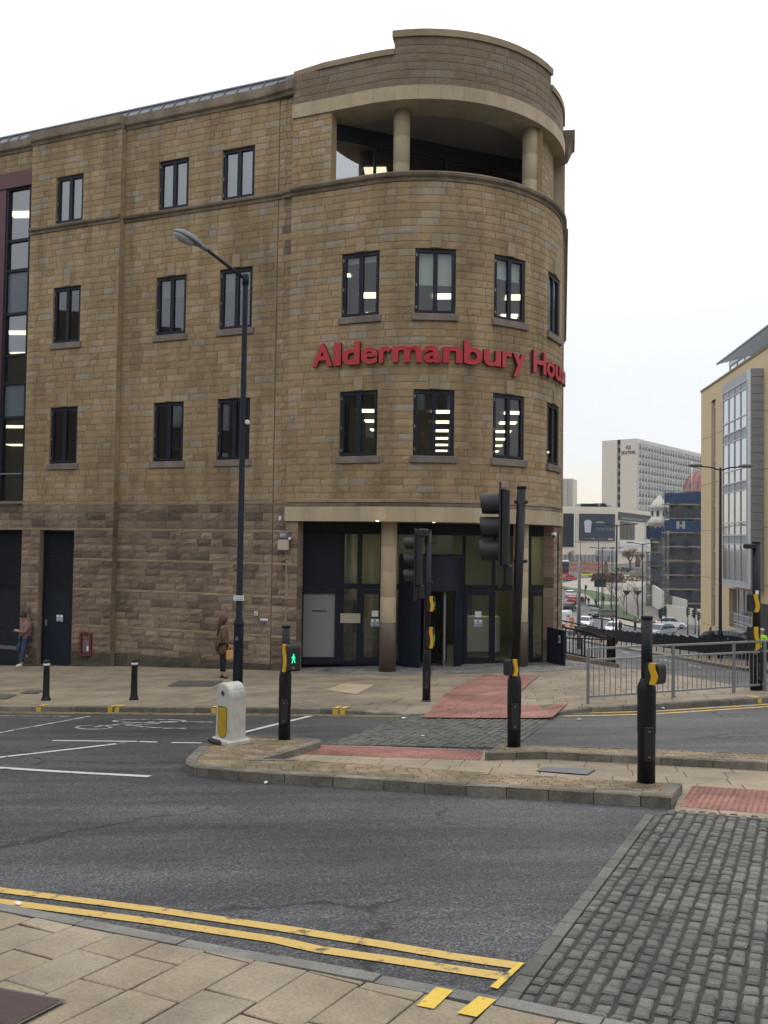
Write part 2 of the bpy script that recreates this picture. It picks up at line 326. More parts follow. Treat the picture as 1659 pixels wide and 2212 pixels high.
mat('theatre_stone', (.20, .185, .155), .9, var=.3, vs_=.5)
mat('dome_red', (.26, .125, .105), .7, var=.15)
mat('tower_far', (.42, .39, .36), .9, var=.05)
mat('bark', (.10, .082, .068), .95, var=.3)
mat('bark_red', (.085, .05, .038), .95, var=.3)
mat('leaf_dark', (.028, .045, .018), .9, var=.4, vs_=2)
mat('leaf_brown', (.12, .075, .04), .95, var=.4, vs_=2)
mat('barrier_orange', (.40, .12, .08), .7, var=.3, vs_=1)
mat('car_white', (.62, .64, .66), .25, var=.03)
mat('car_red', (.42, .018, .022), .25, var=.05)
mat('car_black', (.02, .022, .026), .25)
mat('car_grey', (.05, .055, .065), .25)
mat('car_silver', (.28, .31, .33), .28, .3)
mat('car_yellow', (.55, .47, .05), .3)
mat('car_glass', (.025, .03, .035), .08)
mat('tyre', (.012, .012, .012), .8)
mat('hub', (.3, .3, .3), .4, .5)
mat('head_lamp', (.8, .8, .75), .2, emit=(1, .9, .75), es=1.2)
mat('tail_lamp', (.4, .01, .01), .3, emit=(1, .05, .02), es=1.5)
mat('plate_white', (.6, .6, .55), .5)
mat('skin', (.42, .25, .18), .6, var=.05)
mat('hair_dark', (.016, .010, .008), .6, var=.3, vs_=60)
mat('hair_auburn', (.06, .020, .013), .55, var=.4, vs_=60)
mat('jacket_brown', (.20, .125, .105), .85, var=.2, vs_=18)
mat('coat_khaki', (.105, .066, .038), .85, var=.15, vs_=18)
mat('scarf', (.24, .19, .13), .9, var=.6, vs_=40)
mat('denim', (.028, .052, .105), .85, var=.2, vs_=18)
mat('tights', (.008, .008, .009), .7)
mat('shoe_white', (.6, .6, .6), .6)
mat('bag_tan', (.5, .27, .10), .5)
mat('hi_vis', (.42, .82, .03), .7, var=.1, emit=(.4, .8, .02), es=0.0)
mat('cloth_dark', (.014, .014, .017), .9)
mat('cloth_red', (.25, .03, .03), .9)
mat('cloth_blue', (.03, .06, .16), .9)
mat('helmet', (.75, .75, .74), .4)
mat('litter', (.68, .68, .66), .7)
mat('ad_white', (.62, .6, .57), .4)
mat('ad_red', (.5, .06, .03), .5)
mat('ad_bun', (.5, .22, .06), .5)
mat('opposite_stone', (.10, .088, .07), .9, var=.3, vs_=1.2)
# ------------------------------------------------------------------ mesh building helpers
class MB:
    def __init__(s): s.v = []; s.f = []; s.m = []; s.r = []; s.names = []; s.sm = []
    def mi(s, m):
        if m not in s.names: s.names.append(m)
        return s.names.index(m)
    def face(s, pts, m, r=None, smooth=False):
        b = len(s.v); s.v.extend([tuple(p) for p in pts]); s.f.append(tuple(range(b, b+len(pts)))); s.m.append(s.mi(m)); s.r.append(random.random() if r is None else r); s.sm.append(smooth)
    def mesh(s, verts, faces, m, r=None, smooth=False):
        b = len(s.v); s.v.extend([tuple(p) for p in verts]); k = s.mi(m); r = random.random() if r is None else r
        for f in faces: s.f.append(tuple(i+b for i in f)); s.m.append(k); s.r.append(r); s.sm.append(smooth)
    def box(s, c, d, m, rz=0.0, M=None, r=None, taper=1.0):
        x, y, z = d[0]/2, d[1]/2, d[2]/2; T = M or Matrix.Rotation(rz, 3, 'Z'); c = Vector(c); V = []
        for sz in (-1, 1):
            k = taper if sz > 0 else 1
            for sx, sy in ((-1, -1), (1, -1), (1, 1), (-1, 1)): V.append(c + T @ Vector((sx*x*k, sy*y*k, sz*z)))
        s.mesh(V, [(3, 2, 1, 0), (4, 5, 6, 7), (0, 1, 5, 4), (1, 2, 6, 5), (2, 3, 7, 6), (3, 0, 4, 7)], m, r)
    def bbox(s, c, d, m, rz=0.0, b=.02, M=None):           # box with chamfered edges
        x, y, z = d[0]/2, d[1]/2, d[2]/2; T = M or Matrix.Rotation(rz, 3, 'Z'); c = Vector(c); V = []
        rings = [(x-b, y-b, -z), (x, y, -z+b), (x, y, z-b), (x-b, y-b, z)]
        for rx, ry, rzz in rings:
            for px, py in ((-rx+b, -ry), (rx-b, -ry), (rx, -ry+b), (rx, ry-b), (rx-b, ry), (-rx+b, ry), (-rx, ry-b), (-rx, -ry+b)): V.append(c + T @ Vector((px, py, rzz)))
        Fc = [tuple(range(7, -1, -1)), tuple(range(24, 32))]
        for k in range(3):
            for i in range(8): Fc.append((k*8+i, k*8+(i+1) % 8, (k+1)*8+(i+1) % 8, (k+1)*8+i))
        s.mesh(V, Fc, m)
    def lathe(s, c, prof, m, n=16, smooth=True, M=None, r=None):   # prof: (radius, z) list
        c = Vector(c); T = M or Matrix.Identity(3); V = []; Fc = []
        for rr, z in prof:
            for i in range(n):
                a = 2*math.pi*i/n; V.append(c + T @ Vector((rr*math.cos(a), rr*math.sin(a), z)))
        for k in range(len(prof)-1):
            for i in range(n): Fc.append((k*n+i, k*n+(i+1) % n, (k+1)*n+(i+1) % n, (k+1)*n+i))
        s.mesh(V, Fc, m, r, smooth)
        k = len(prof)-1
        s.mesh([V[i] for i in range(n)], [tuple(range(n-1, -1, -1))], m, r); s.mesh([V[k*n+i] for i in range(n)], [tuple(range(n))], m, r)
    def tube(s, pts, rad, m, n=8, caps=True, smooth=True):
        pts = [Vector(p) for p in pts]; rads = rad if isinstance(rad, (list, tuple)) else [rad]*len(pts)
        V = []; Fc = []; prev = None
        for i, p in enumerate(pts):
            d = (pts[min(i+1, len(pts)-1)]-pts[max(i-1, 0)]).normalized()
            if prev is None: a = d.orthogonal().normalized()
            else:
                a = prev - d*prev.dot(d); a = a.normalized() if a.length > 1e-6 else d.orthogonal().normalized()
            prev = a; b = d.cross(a)
            for k in range(n):
                t = 2*math.pi*k/n; V.append(p + (a*math.cos(t)+b*math.sin(t))*rads[i])
        for i in range(len(pts)-1):
            for k in range(n): Fc.append((i*n+k, i*n+(k+1) % n, (i+1)*n+(k+1) % n, (i+1)*n+k))
        if caps: Fc += [tuple(range(n-1, -1, -1)), tuple((len(pts)-1)*n+k for k in range(n))]
        s.mesh(V, Fc, m, smooth=smooth)
    def bar(s, a, b, w, h, m):      # rectangular bar from a to b
        a = Vector(a); b = Vector(b); d = (b-a); l = d.length
        if l < 1e-5: return
        x = d/l; up_ = Vector((0, 0, 1)) if abs(x.z) < .95 else Vector((0, 1, 0)); y = up_.cross(x).normalized(); z = x.cross(y)
        s.box((a+b)/2, (l, w, h), m, M=Matrix((x, y, z)).transposed())
    def prism(s, poly, z0, z1, m, M=None, c=(0, 0, 0), mside=None):   # 2D polygon (x, y) between z0 and z1, moved by M, c
        T = M or Matrix.Identity(3); c = Vector(c); n = len(poly)
        lo = [c + T @ Vector((x, y, z0)) for x, y in poly]; hi = [c + T @ Vector((x, y, z1)) for x, y in poly]
        s.mesh(hi, [tuple(range(n))], m); s.mesh(lo, [tuple(range(n-1, -1, -1))], m)
        s.mesh(lo+hi, [(i, (i+1) % n, n+(i+1) % n, n+i) for i in range(n)], mside or m)
    def build(s, name, parent=None, loc=None, rz=None, label=None, cat=None, group=None, kind=None, bevel=0.0):
        me = bpy.data.meshes.new(name); me.from_pydata(s.v, [], s.f)
        for n in s.names: me.materials.append(MATS[n])
        me.polygons.foreach_set('material_index', s.m); me.polygons.foreach_set('use_smooth', s.sm)
        a = me.attributes.new('rnd', 'FLOAT', 'FACE'); a.data.foreach_set('value', s.r)
        bm = bmesh.new(); bm.from_mesh(me); bmesh.ops.remove_doubles(bm, verts=bm.verts, dist=1e-5) if len(s.v) < 6000 else None
        bmesh.ops.recalc_face_normals(bm, faces=bm.faces) if len(s.v) < 6000 else None
        bm.to_mesh(me); bm.free(); me.update()
        o = bpy.data.objects.new(name, me); COL.objects.link(o)
        if parent: o.parent = parent
        if loc is not None: o.location = loc
        if rz is not None: o.rotation_euler = (0, 0, rz)
        tag(o, label, cat, group, kind)
        if bevel: md_ = o.modifiers.new('bevel', 'BEVEL'); md_.width = bevel; md_.segments = 2; md_.limit_method = 'ANGLE'; md_.angle_limit = R_(40)
        return o
def tag(o, label=None, cat=None, group=None, kind=None):
    if label: o['label'] = label
    if cat: o['category'] = cat
    if group: o['group'] = group
    if kind: o['kind'] = kind
    return o
def empty(name, loc, label, cat, group=None, rz=0.0):
    o = bpy.data.objects.new(name, None); COL.objects.link(o); o.location = loc; o.rotation_euler = (0, 0, rz); o.empty_display_size = .2
    return tag(o, label, cat, group)
def copy_tree(o, parent=None):
    c = o.copy(); COL.objects.link(c)
    if parent: c.parent = parent
    for ch in list(o.children): copy_tree(ch, c)
    return c
def text_mesh(txt, size, depth, bold=0.0, space=1.0, align='CENTER'):
    cu = bpy.data.curves.new('lettering', 'FONT'); cu.body = txt; cu.size = size; cu.extrude = depth/2; cu.offset = bold; cu.space_character = space
    cu.align_x = align; cu.align_y = 'CENTER'; cu.resolution_u = 3
    o = bpy.data.objects.new('lettering', cu); COL.objects.link(o)
    bpy.context.view_layer.update()
    me = bpy.data.meshes.new_from_object(o.evaluated_get(bpy.context.evaluated_depsgraph_get()))
    bpy.data.objects.remove(o); bpy.data.curves.remove(cu)
    return me
def add_text(mb, txt, size, depth, m, c, M, bold=0.0, space=1.0):
    """text in the local XY plane of M, added to a mesh builder"""
    me = text_mesh(txt, size, depth, bold, space); c = Vector(c)
    mb.mesh([c + M @ v.co for v in me.vertices], [tuple(p.vertices) for p in me.polygons], m); bpy.data.meshes.remove(me)
def facing(nx, ny):      # matrix whose local X runs to the viewer's right, Y up, Z out along (nx, ny)
    n = Vector((nx, ny, 0)).normalized(); return Matrix((Vector((0, 0, 1)).cross(n), Vector((0, 0, 1)), n)).transposed()

# ------------------------------------------------------------------ ground building
def clip_convex(sub, clip):
    o = list(sub); n = len(clip)
    for i in range(n):
        a, b = clip[i], clip[(i+1) % n]; inp = o; o = []
        if not inp: return []
        ex, ey = b[0]-a[0], b[1]-a[1]
        side = lambda p: ex*(p[1]-a[1])-ey*(p[0]-a[0])
        s0 = inp[-1]; ds = side(s0)
        for p in inp:
            dp = side(p)
            if (dp >= 0) != (ds >= 0):
                t = ds/(ds-dp); o.append((s0[0]+(p[0]-s0[0])*t, s0[1]+(p[1]-s0[1])*t))
            if dp >= 0: o.append((p[0], p[1]))
            s0, ds = p, dp
    return o
def area(p): return .5*sum(p[i-1][0]*p[i][1]-p[i][0]*p[i-1][1] for i in range(len(p)))
def ccw(p): return p if area(p) > 0 else p[::-1]
def tiles(mb, poly, ang, cw, lmin, lmax, gap, zf, m, bev=.004, hgt=.02, tilt=0.0, jit=0.0):
    """lay stones of course width cw in the region poly, courses running along ang; zf gives the height"""
    poly = ccw([(p[0], p[1]) for p in poly]); ca, sa = math.cos(ang), math.sin(ang)
    uv = [(x*ca+y*sa, -x*sa+y*ca) for x, y in poly]; u0 = min(p[0] for p in uv); u1 = max(p[0] for p in uv); v0 = min(p[1] for p in uv); v1 = max(p[1] for p in uv)
    uv = ccw(uv); v = v0
    while v < v1:
        u = u0-random.random()*lmax
        while u < u1:
            l = random.uniform(lmin, lmax); ga = gap/2
            j = lambda: random.uniform(-jit, jit)
            rect = [(u+ga+j(), v+ga+j()), (u+l-ga+j(), v+ga+j()), (u+l-ga+j(), v+cw-ga+j()), (u+ga+j(), v+cw-ga+j())]
            c = clip_convex(uv, rect); q = []
            for p in c:
                if not q or (abs(p[0]-q[-1][0])+abs(p[1]-q[-1][1])) > 1e-4: q.append(p)
            if len(q) >= 3 and abs(area(q)) > .12*cw*l*.2:
                cx = sum(p[0] for p in q)/len(q); cy = sum(p[1] for p in q)/len(q); rr = random.random()
                tx, ty, tz = random.uniform(-tilt, tilt), random.uniform(-tilt, tilt), random.uniform(-tilt, tilt)*.1
                def W(p, dz):
                    x, y = p[0]*ca-p[1]*sa, p[0]*sa+p[1]*ca; return (x, y, zf(x, y)+dz+(p[0]-cx)*tx+(p[1]-cy)*ty+tz)
                def ins(p, d):
                    dx, dy = cx-p[0], cy-p[1]; ll = math.hypot(dx, dy) or 1; d = min(d, ll*.45); return (p[0]+dx/ll*d, p[1]+dy/ll*d)
                n = len(q); V = [W(p, -hgt) for p in q]+[W(p, -bev) for p in q]+[W(ins(p, bev*1.6), 0) for p in q]
                Fc = [tuple(range(2*n, 3*n))]
                for k in (0, 1):
                    for i in range(n): Fc.append((k*n+i, k*n+(i+1) % n, (k+1)*n+(i+1) % n, (k+1)*n+i))
                mb.mesh(V, Fc, m, rr)
            u += l
        v += cw
def sheet(mb, poly, zf, m, step=1.5):
    """a flat region cut into a grid so that it follows the ground"""
    poly = ccw([(p[0], p[1]) for p in poly]); x0 = min(p[0] for p in poly); x1 = max(p[0] for p in poly); y0 = min(p[1] for p in poly); y1 = max(p[1] for p in poly)
    nx = max(1, min(60, math.ceil((x1-x0)/step))); ny = max(1, min(80, math.ceil((y1-y0)/step)))
    for i in range(nx):
        for j in range(ny):
            a, b = x0+(x1-x0)*i/nx, x0+(x1-x0)*(i+1)/nx; c, d = y0+(y1-y0)*j/ny, y0+(y1-y0)*(j+1)/ny
            q = clip_convex(poly, [(a, c), (b, c), (b, d), (a, d)])
            if len(q) >= 3 and abs(area(q)) > 1e-6: mb.face([(x, y, zf(x, y)) for x, y in q], m)
def offset_poly(pts, w):      # polyline shifted to its left by w
    o = []
    for i, p in enumerate(pts):
        d0 = (pts[i]-pts[i-1]).normalized() if i > 0 else None; d1 = (pts[i+1]-pts[i]).normalized() if i < len(pts)-1 else None
        if d0 is None: d0 = d1
        if d1 is None: d1 = d0
        n0 = Vector((-d0.y, d0.x)); n1 = Vector((-d1.y, d1.x)); b = (n0+n1).normalized(); k = w/max(.4, b.dot(n0)); o.append(p+b*k)
    return o
def resample(pts, step):
    o = [pts[0]]
    for a, b in zip(pts, pts[1:]):
        n = max(1, math.ceil((b-a).length/step))
        for i in range(1, n+1): o.append(a+(b-a)*(i/n))
    return o
def kerb(mb, pts, w, zt, zb, m, stone=.9):
    """kerb stones along a polyline of 2D points; w to the left of the walk; zt, zb: height functions"""
    pts = resample([Vector(p) for p in pts], stone); inn = offset_poly(pts, w)
    for i in range(len(pts)-1):
        a, b, c, d = pts[i], pts[i+1], inn[i+1], inn[i]; e = (b-a).normalized()*.004; a = a+e; d = d+e; b = b-e; c = c-e
        nr = (d-a).normalized()*.018; dz = random.uniform(-.004, .004)
        V = [(*a, zb(*a)), (*b, zb(*b)), (*b, zt(*b)-.018+dz), (*a, zt(*a)-.018+dz), (*(a+nr), zt(*a)+dz), (*(b+nr), zt(*b)+dz), (*c, zt(*c)+dz), (*d, zt(*d)+dz), (*c, zb(*c)), (*d, zb(*d))]
        mb.mesh(V, [(0, 1, 2, 3), (3, 2, 5, 4), (4, 5, 6, 7), (7, 6, 8, 9), (0, 3, 4, 7, 9), (1, 8, 6, 5, 2)], m)
def stripe(mb, pts, w, zf, m, step=.8):
    pts = resample([Vector(p) for p in pts], step); a = offset_poly(pts, w/2); b = offset_poly(pts, -w/2)
    a = [p+Vector((random.uniform(-1, 1), random.uniform(-1, 1)))*w*.02 for p in a]
    for i in range(len(pts)-1): mb.face([(*p, zf(*p)) for p in (b[i], b[i+1], a[i+1], a[i])], m)
# ------------------------------------------------------------------ the stone corner building
FA = R_(22.5); FD = Vector((-math.cos(FA), math.sin(FA))); FN = Vector((-math.sin(FA), -math.cos(FA))); F0 = Vector((-2.7, 24.87))
DC = Vector((1.1, 27.9)); DR = 4.4; L1 = 2.353; PHI0 = R_(-22.5); PHI1 = R_(78.5); T0 = DC+DR*Vector((math.sin(PHI0), -math.cos(PHI0)))
QA = L1+DR*(PHI1-PHI0); QD = .01
def qphi(deg): return L1+DR*(R_(deg)-PHI0)
def path(q):            # plan of the front: left wing q < 0, bowed corner q > 0, side street wall beyond QA
    if q < .004: return F0-FD*q, FN
    if q < L1: return T0+FD*(L1-q), FN
    if q < QA:
        a = PHI0+(q-L1)/DR; n = Vector((math.sin(a), -math.cos(a))); return DC+DR*n, n
    n = Vector((math.sin(PHI1), -math.cos(PHI1))); return DC+DR*n+Vector((math.cos(PHI1), math.sin(PHI1)))*(q-QA), n
def wp(q, z, d=0.0):
    p, n = path(q); return Vector((p.x+n.x*d, p.y+n.y*d, z))
def qs(q0, q1, step=.35):
    b = [q0, q1]+[k for k in (L1, QA) if q0 < k < q1]; b.sort(); o = [b[0]]
    for a, c in zip(b, b[1:]):
        st = step if (c > L1+1e-6 and a < QA-1e-6) else 2.0
        n = max(1, math.ceil((c-a)/st)); o += [a+(c-a)*i/n for i in range(1, n+1)]
    return o
def base_wall(mb, q0, q1, z0, z1, holes, m, d=0.0, rev=.17, mrev=None):
    cq = sorted(set(qs(q0, q1)+[h[k] for h in holes for k in (0, 1) if q0 < h[k] < q1])); cz = sorted(set([z0, z1]+[h[k] for h in holes for k in (2, 3) if z0 < h[k] < z1]))
    for a, b in zip(cq, cq[1:]):
        for c, e in zip(cz, cz[1:]):
            mq, mz = (a+b)/2, (c+e)/2
            if any(h[0] < mq < h[1] and h[2] < mz < h[3] for h in holes): continue
            mb.face([wp(a, c, d), wp(b, c, d), wp(b, e, d), wp(a, e, d)], m)
    for h in holes:
        a, b, c, e = h[:4]; i, o = d-rev, d+.018; k = mrev or m
        mb.face([wp(a, c, o), wp(a, c, i), wp(a, e, i), wp(a, e, o)], k); mb.face([wp(b, c, o), wp(b, c, i), wp(b, e, i), wp(b, e, o)], k)
        qq = [x for x in cq if a <= x <= b]
        for x, y in zip(qq, qq[1:]):
            mb.face([wp(x, e, o), wp(y, e, o), wp(y, e, i), wp(x, e, i)], k); mb.face([wp(x, c, o), wp(y, c, o), wp(y, c, i), wp(x, c, i)], k)
def zlines(*segs):      # (z0, z1, courses) ...
    o = [segs[0][0]]
    for a, b, n in segs: o += [a+(b-a)*i/n for i in range(1, n+1)]
    return o
def blocks(mb, q0, q1, zl, holes, m, lmin, lmax, amp, d=0.0, gap=.014, pick=None):
    for a, b in zip(zl, zl[1:]):
        mz = (a+b)/2; free = [(q0, q1)]
        for h in holes:
            if h[2] < mz < h[3]:
                nf = []
                for x, y in free:
                    if h[1] <= x or h[0] >= y: nf.append((x, y)); continue
                    if h[0] > x: nf.append((x, h[0]))
                    if h[1] < y: nf.append((h[1], y))
                free = nf
        for x, y in free:
            u = x-random.random()*lmin*.6
            first = True
            while u < y-.02:
                l = random.uniform(lmin, lmax); e = min(u+l, y); s = max(u, x)
                if y-e < lmin*.4: e = y
                if e-s > .03:
                    mm = pick(s, e, mz) if pick else m
                    g2 = gap/2; X0, X1, Z0, Z1 = s+g2, e-g2, a+g2, b-g2; nx = 4 if e-s > .2 else 3; bq = random.uniform(.3, 1)*amp; V = []; idx = {}
                    for j in range(3):
                        for i in range(nx):
                            edge = i in (0, nx-1) or j in (0, 2)
                            dd = d + ((.012+amp*.2 if amp < .03 and amp > .005 else random.uniform(.004, .011)+amp*.18) if edge else random.uniform(.35, 1)*bq+.012)
                            px = X0+(X1-X0)*i/(nx-1); pz = Z0+(Z1-Z0)*(j/2 if j != 1 else random.uniform(.3, .6))
                            if not edge: px += random.uniform(-.25, .25)*(X1-X0)/(nx-1)
                            idx[i, j] = len(V); V.append(wp(px, pz, dd))
                    Fc = [(idx[i, j], idx[i+1, j], idx[i+1, j+1], idx[i, j+1]) for j in range(2) for i in range(nx-1)]
                    ring = [(i, 0) for i in range(nx)]+[(nx-1, 1)]+[(i, 2) for i in range(nx-1, -1, -1)]+[(0, 1)]; b0 = len(V)
                    for i, j in ring:
                        px = X0+(X1-X0)*i/(nx-1); pz = Z0+(Z1-Z0)*j/2; V.append(wp(px, pz, d-.014))
                    n = len(ring)
                    for k in range(n): Fc.append((idx[ring[k]], b0+k, b0+(k+1) % n, idx[ring[(k+1) % n]]))
                    mb.mesh(V, Fc, mm)
                u = e
                if e >= y: break
def sweep(mb, q0, q1, prof, m, d=0.0, caps=True, step=.35, joint=0.0):
    Q = qs(q0, q1, step)
    if joint:
        n = max(1, round((q1-q0)/joint)); Q = sorted(set(Q+[q0+(q1-q0)*i/n for i in range(n+1)])); bounds = [q0+(q1-q0)*i/n for i in range(n+1)]
    for k, (a, b) in enumerate(zip(Q, Q[1:])):
        r = random.Random(int((sum(1 for x in bounds if x <= a+1e-6))*77+prof[0][1]*100)).random() if joint else .5
        for (d0, z0), (d1, z1) in zip(prof, prof[1:]): mb.face([wp(a, z0, d+d0), wp(b, z0, d+d0), wp(b, z1, d+d1), wp(a, z1, d+d1)], m, r)
    if joint:
        for x in bounds[1:-1]:      # open joints between the stones
            (da, za), (db, zb) = max(zip(prof, prof[1:]), key=lambda s: abs(s[1][1]-s[0][1]))
            mb.face([wp(x-.005, za, d+da+.002), wp(x+.005, za, d+da+.002), wp(x+.005, zb, d+db+.002), wp(x-.005, zb, d+db+.002)], 'mortar_brown')
    if caps:
        for q in (q0, q1): mb.face([wp(q, z, d+dd) for dd, z in prof], m, .5)

bld = empty('office_building', (*F0, 0), 'tan sandstone office building with a bowed corner, upper balcony and red lettering', 'building')
bld.location = (0, 0, 0)
BAY = .2
ROW = [(5.97, 7.77), (9.82, 11.62), (13.69, 15.21)]
WQ = [(-8.56, -7.46, BAY), (-4.71, -3.62, 0), (-2.43, -1.32, 0)]
h_mid = [(a, b, z0, z1) for a, b, d in WQ[1:] for z0, z1 in ROW]; h_bay = [(a, b, z0, z1) for a, b, d in WQ[:1] for z0, z1 in ROW]
DPHI = [(-31.9, -17.4), (-4.5, 9.8), (24.6, 39.0), (54.0, 68.2)]
h_dr = [(qphi(a), qphi(b), z0, z1) for a, b in DPHI for z0, z1 in ((5.96, 7.75), (9.80, 11.58))]
QV0, QV1 = 1.25, qphi(49.)          # balcony opening
QE0, QE1 = .40, qphi(62.)          # entrance recess
doorB = (-8.84, -7.47, -1.2, 3.9); doorA = (-11.3, -9.8, -1.2, 3.89)
QL = -25.0
# base sheets
w = MB()
base_wall(w, -5.97, 0, 4.78, 16.42, h_mid, 'mortar', mrev='sandstone_block')
base_wall(w, -9.6, -5.97, 4.78, 16.42, h_bay, 'mortar', d=BAY, mrev='sandstone_block')
base_wall(w, QL, -9.6, 15.75, 16.42, [], 'mortar', d=0); base_wall(w, QL, -13.0, 4.78, 15.75, [], 'mortar')
base_wall(w, QD, QA+.6, 4.6, 13.5, h_dr, 'mortar', mrev='sandstone_block')
base_wall(w, -5.97, 0, -1.5, 4.78, [], 'mortar_brown'); base_wall(w, -9.6, -5.97, -1.5, 4.78, [doorB], 'mortar_brown', d=BAY, rev=.25, mrev='rock_faced_block')
base_wall(w, QL, -9.6, -1.5, 4.78, [doorA], 'mortar_brown', rev=.2, mrev='rock_faced_block')
for q in (-5.97, -9.6):
    zl = zlines((-1.5, 4.78, 22), (4.78, 16.42, 58))
    for a, b in zip(zl, zl[1:]): w.face([wp(q, a+.004, 0), wp(q, b-.004, 0), wp(q, b-.004, BAY+.012), wp(q, a+.004, BAY+.012)], 'rock_faced_block' if b < 4.8 else 'sandstone_block'); w.face([wp(q, a-.004, 0), wp(q, a+.004, 0), wp(q, a+.004, BAY), wp(q, a-.004, BAY)], 'mortar_brown')
base_wall(w, QD, QE0, -.5, 4.6, [], 'mortar_brown'); base_wall(w, QE1, QA+.6, -.5, 4.6, [], 'mortar_brown')
base_wall(w, QD, QV0, 13.5, 15.7, [], 'mortar'); base_wall(w, QV1, QA+.6, 13.5, 15.7, [], 'mortar', d=-.3)
base_wall(w, QD, QA+.6, 16.0, 16.95, [], 'mortar', d=.0); base_wall(w, qphi(-13), qphi(55.3), 16.95, 17.42, [], 'mortar', d=.0)
base_wall(w, QA+.6, QA+16, -2.5, 16.4, [], 'mortar', d=.05)
w.face([wp(QA+.6, -2.5, -.3), wp(QA+.6, 16.4, -.3), wp(QA+.6, 16.4, .05), wp(QA+.6, -2.5, .05)], 'mortar')
w.face([wp(QD, 4.6, -.5), wp(QD, 16.9, -.5), wp(QD, 16.9, .0), wp(QD, 4.6, .0)], 'sandstone_block'); w.face([wp(QD, -.5, -.5), wp(QD, 4.6, -.5), wp(QD, 4.6, .0), wp(QD, -.5, .0)], 'rock_faced_block')
# rear of the building: plain walls so that it is a closed volume
bk = [(-2.7+15.7, 48), (9.0, 45.5)]
p0 = path(QL)[0]; p1 = path(QA+16)[0]
w.face([(p0.x, p0.y, -2.5), (p0.x+6.6, p0.y+16, -2.5), (p0.x+6.6, p0.y+16, 16.4), (p0.x, p0.y, 16.4)], 'sandstone_block'); w.face([(p0.x+6.6, p0.y+16, -2.5), (p1.x, p1.y, -2.5), (p1.x, p1.y, 16.4), (p0.x+6.6, p0.y+16, 16.4)], 'sandstone_block')
def pick_up(s, e, z):
    if -.24 < (s+e)/2 and (s+e)/2 < .02 and 11.9 < z < 13.4 and random.random() < .85: return 'string_stone'
    return 'sandstone_block'
UP = zlines((4.78, 5.97, 6), (5.97, 7.77, 9), (7.77, 9.82, 10), (9.82, 11.62, 9), (11.62, 13.48, 9), (13.48, 13.69, 1), (13.69, 15.21, 8), (15.21, 16.42, 6))
UPD = zlines((4.78, 5.96, 6), (5.96, 7.75, 9), (7.75, 9.80, 10), (9.80, 11.58, 9), (11.58, 13.46, 9))
blocks(w, -5.97, -.51, UP, h_mid, 'sandstone_block', .28, .62, .017); blocks(w, -.49, 0, UP, h_mid, 'sandstone_block', .22, .3, .022, pick=pick_up)
blocks(w, -9.6, -5.97, UP, h_bay, 'sandstone_block', .28, .62, .017, d=BAY)
blocks(w, QL, -9.6, zlines((15.75, 16.42, 3)), [], 'sandstone_block', .28, .62, .017); blocks(w, QL, -13.0, UP[:-4], [], 'sandstone_block', .28, .62, .017)
blocks(w, QD, QA+.6, UPD, h_dr, 'sandstone_block', .28, .62, .018)
blocks(w, QD, QV0, zlines((13.66, 15.7, 10)), [], 'sandstone_block', .25, .5, .022); blocks(w, QV1, QA+.6, zlines((13.66, 15.7, 10)), [], 'sandstone_block', .25, .5, .022, d=-.3)
blocks(w, QD, QA+.6, zlines((16.05, 16.95, 4)), [], 'parapet_stone', .4, .85, .02, d=.0); blocks(w, qphi(-13), qphi(55.3), zlines((16.95, 17.42, 2)), [], 'parapet_stone', .4, .85, .02)
blocks(w, QA+.6, QA+16, zlines((-.3, 16.4, 82)), [], 'sandstone_block', .28, .6, .025, d=.05)
# rustic ground storey: light smooth bands between rows of rock-faced courses
bands = [(4.66, 4.78), (3.86, 3.95), (2.93, 3.02), (2.0, 2.09), (.88, .97)]
seg = [(-1.5, -.2, 6), (-.2, .12, 1), (.12, .88, 4), (.88, .97, 1), (.97, 2.0, 5), (2.0, 2.09, 1), (2.09, 2.93, 4), (2.93, 3.02, 1), (3.02, 3.86, 4), (3.86, 3.95, 1), (3.95, 4.66, 3), (4.66, 4.78, 1)]
def lower(q0, q1, holes, d):
    for a, b, n in seg:
        if n == 1 and b-a < .15: blocks(w, q0, q1, [a, b], holes, 'band_stone', .6, 1.1, .004, d=d+.006)
        else: blocks(w, q0, q1, zlines((a, b, n)), holes, 'plinth_stone' if b < .2 else 'rock_faced_block', .36, .8, .036, d=d)
lower(-5.97, -.5, [], 0); lower(-.49, QE0, [], 0); lower(-9.6, -5.97, [doorB], BAY); lower(QL, -9.6, [doorA], 0); lower(QE1, QA+.6, [], 0)
blocks(w, QD, QE0+.02, [4.2, 4.6], [], 'rock_faced_block', .3, .6, .03)
# returns into the balcony and the entrance
for q, z0, z1, dd in ((QV0, 13.6, 15.68, -.3), (QV1, 13.6, 15.68, -.5)): w.face([wp(q, z0, .01), wp(q, z1, .01), wp(q, z1, dd), wp(q, z0, dd)], 'sandstone_block')
for q, dd in ((QE0, -.3), (QE1, -.3)):
    zl = zlines((-.1, 4.2, 14))
    for a, b in zip(zl, zl[1:]): w.face([wp(q, a+.004, .02), wp(q, b-.004, .02), wp(q, b-.004, dd), wp(q, a+.004, dd)], 'rock_faced_block')
for q in (-.5, ): w.face([wp(q-.008, -1, .004), wp(q+.008, -1, .004), wp(q+.008, 16.4, .004), wp(q-.008, 16.4, .004)], 'ink')
w.build('wall', bld)
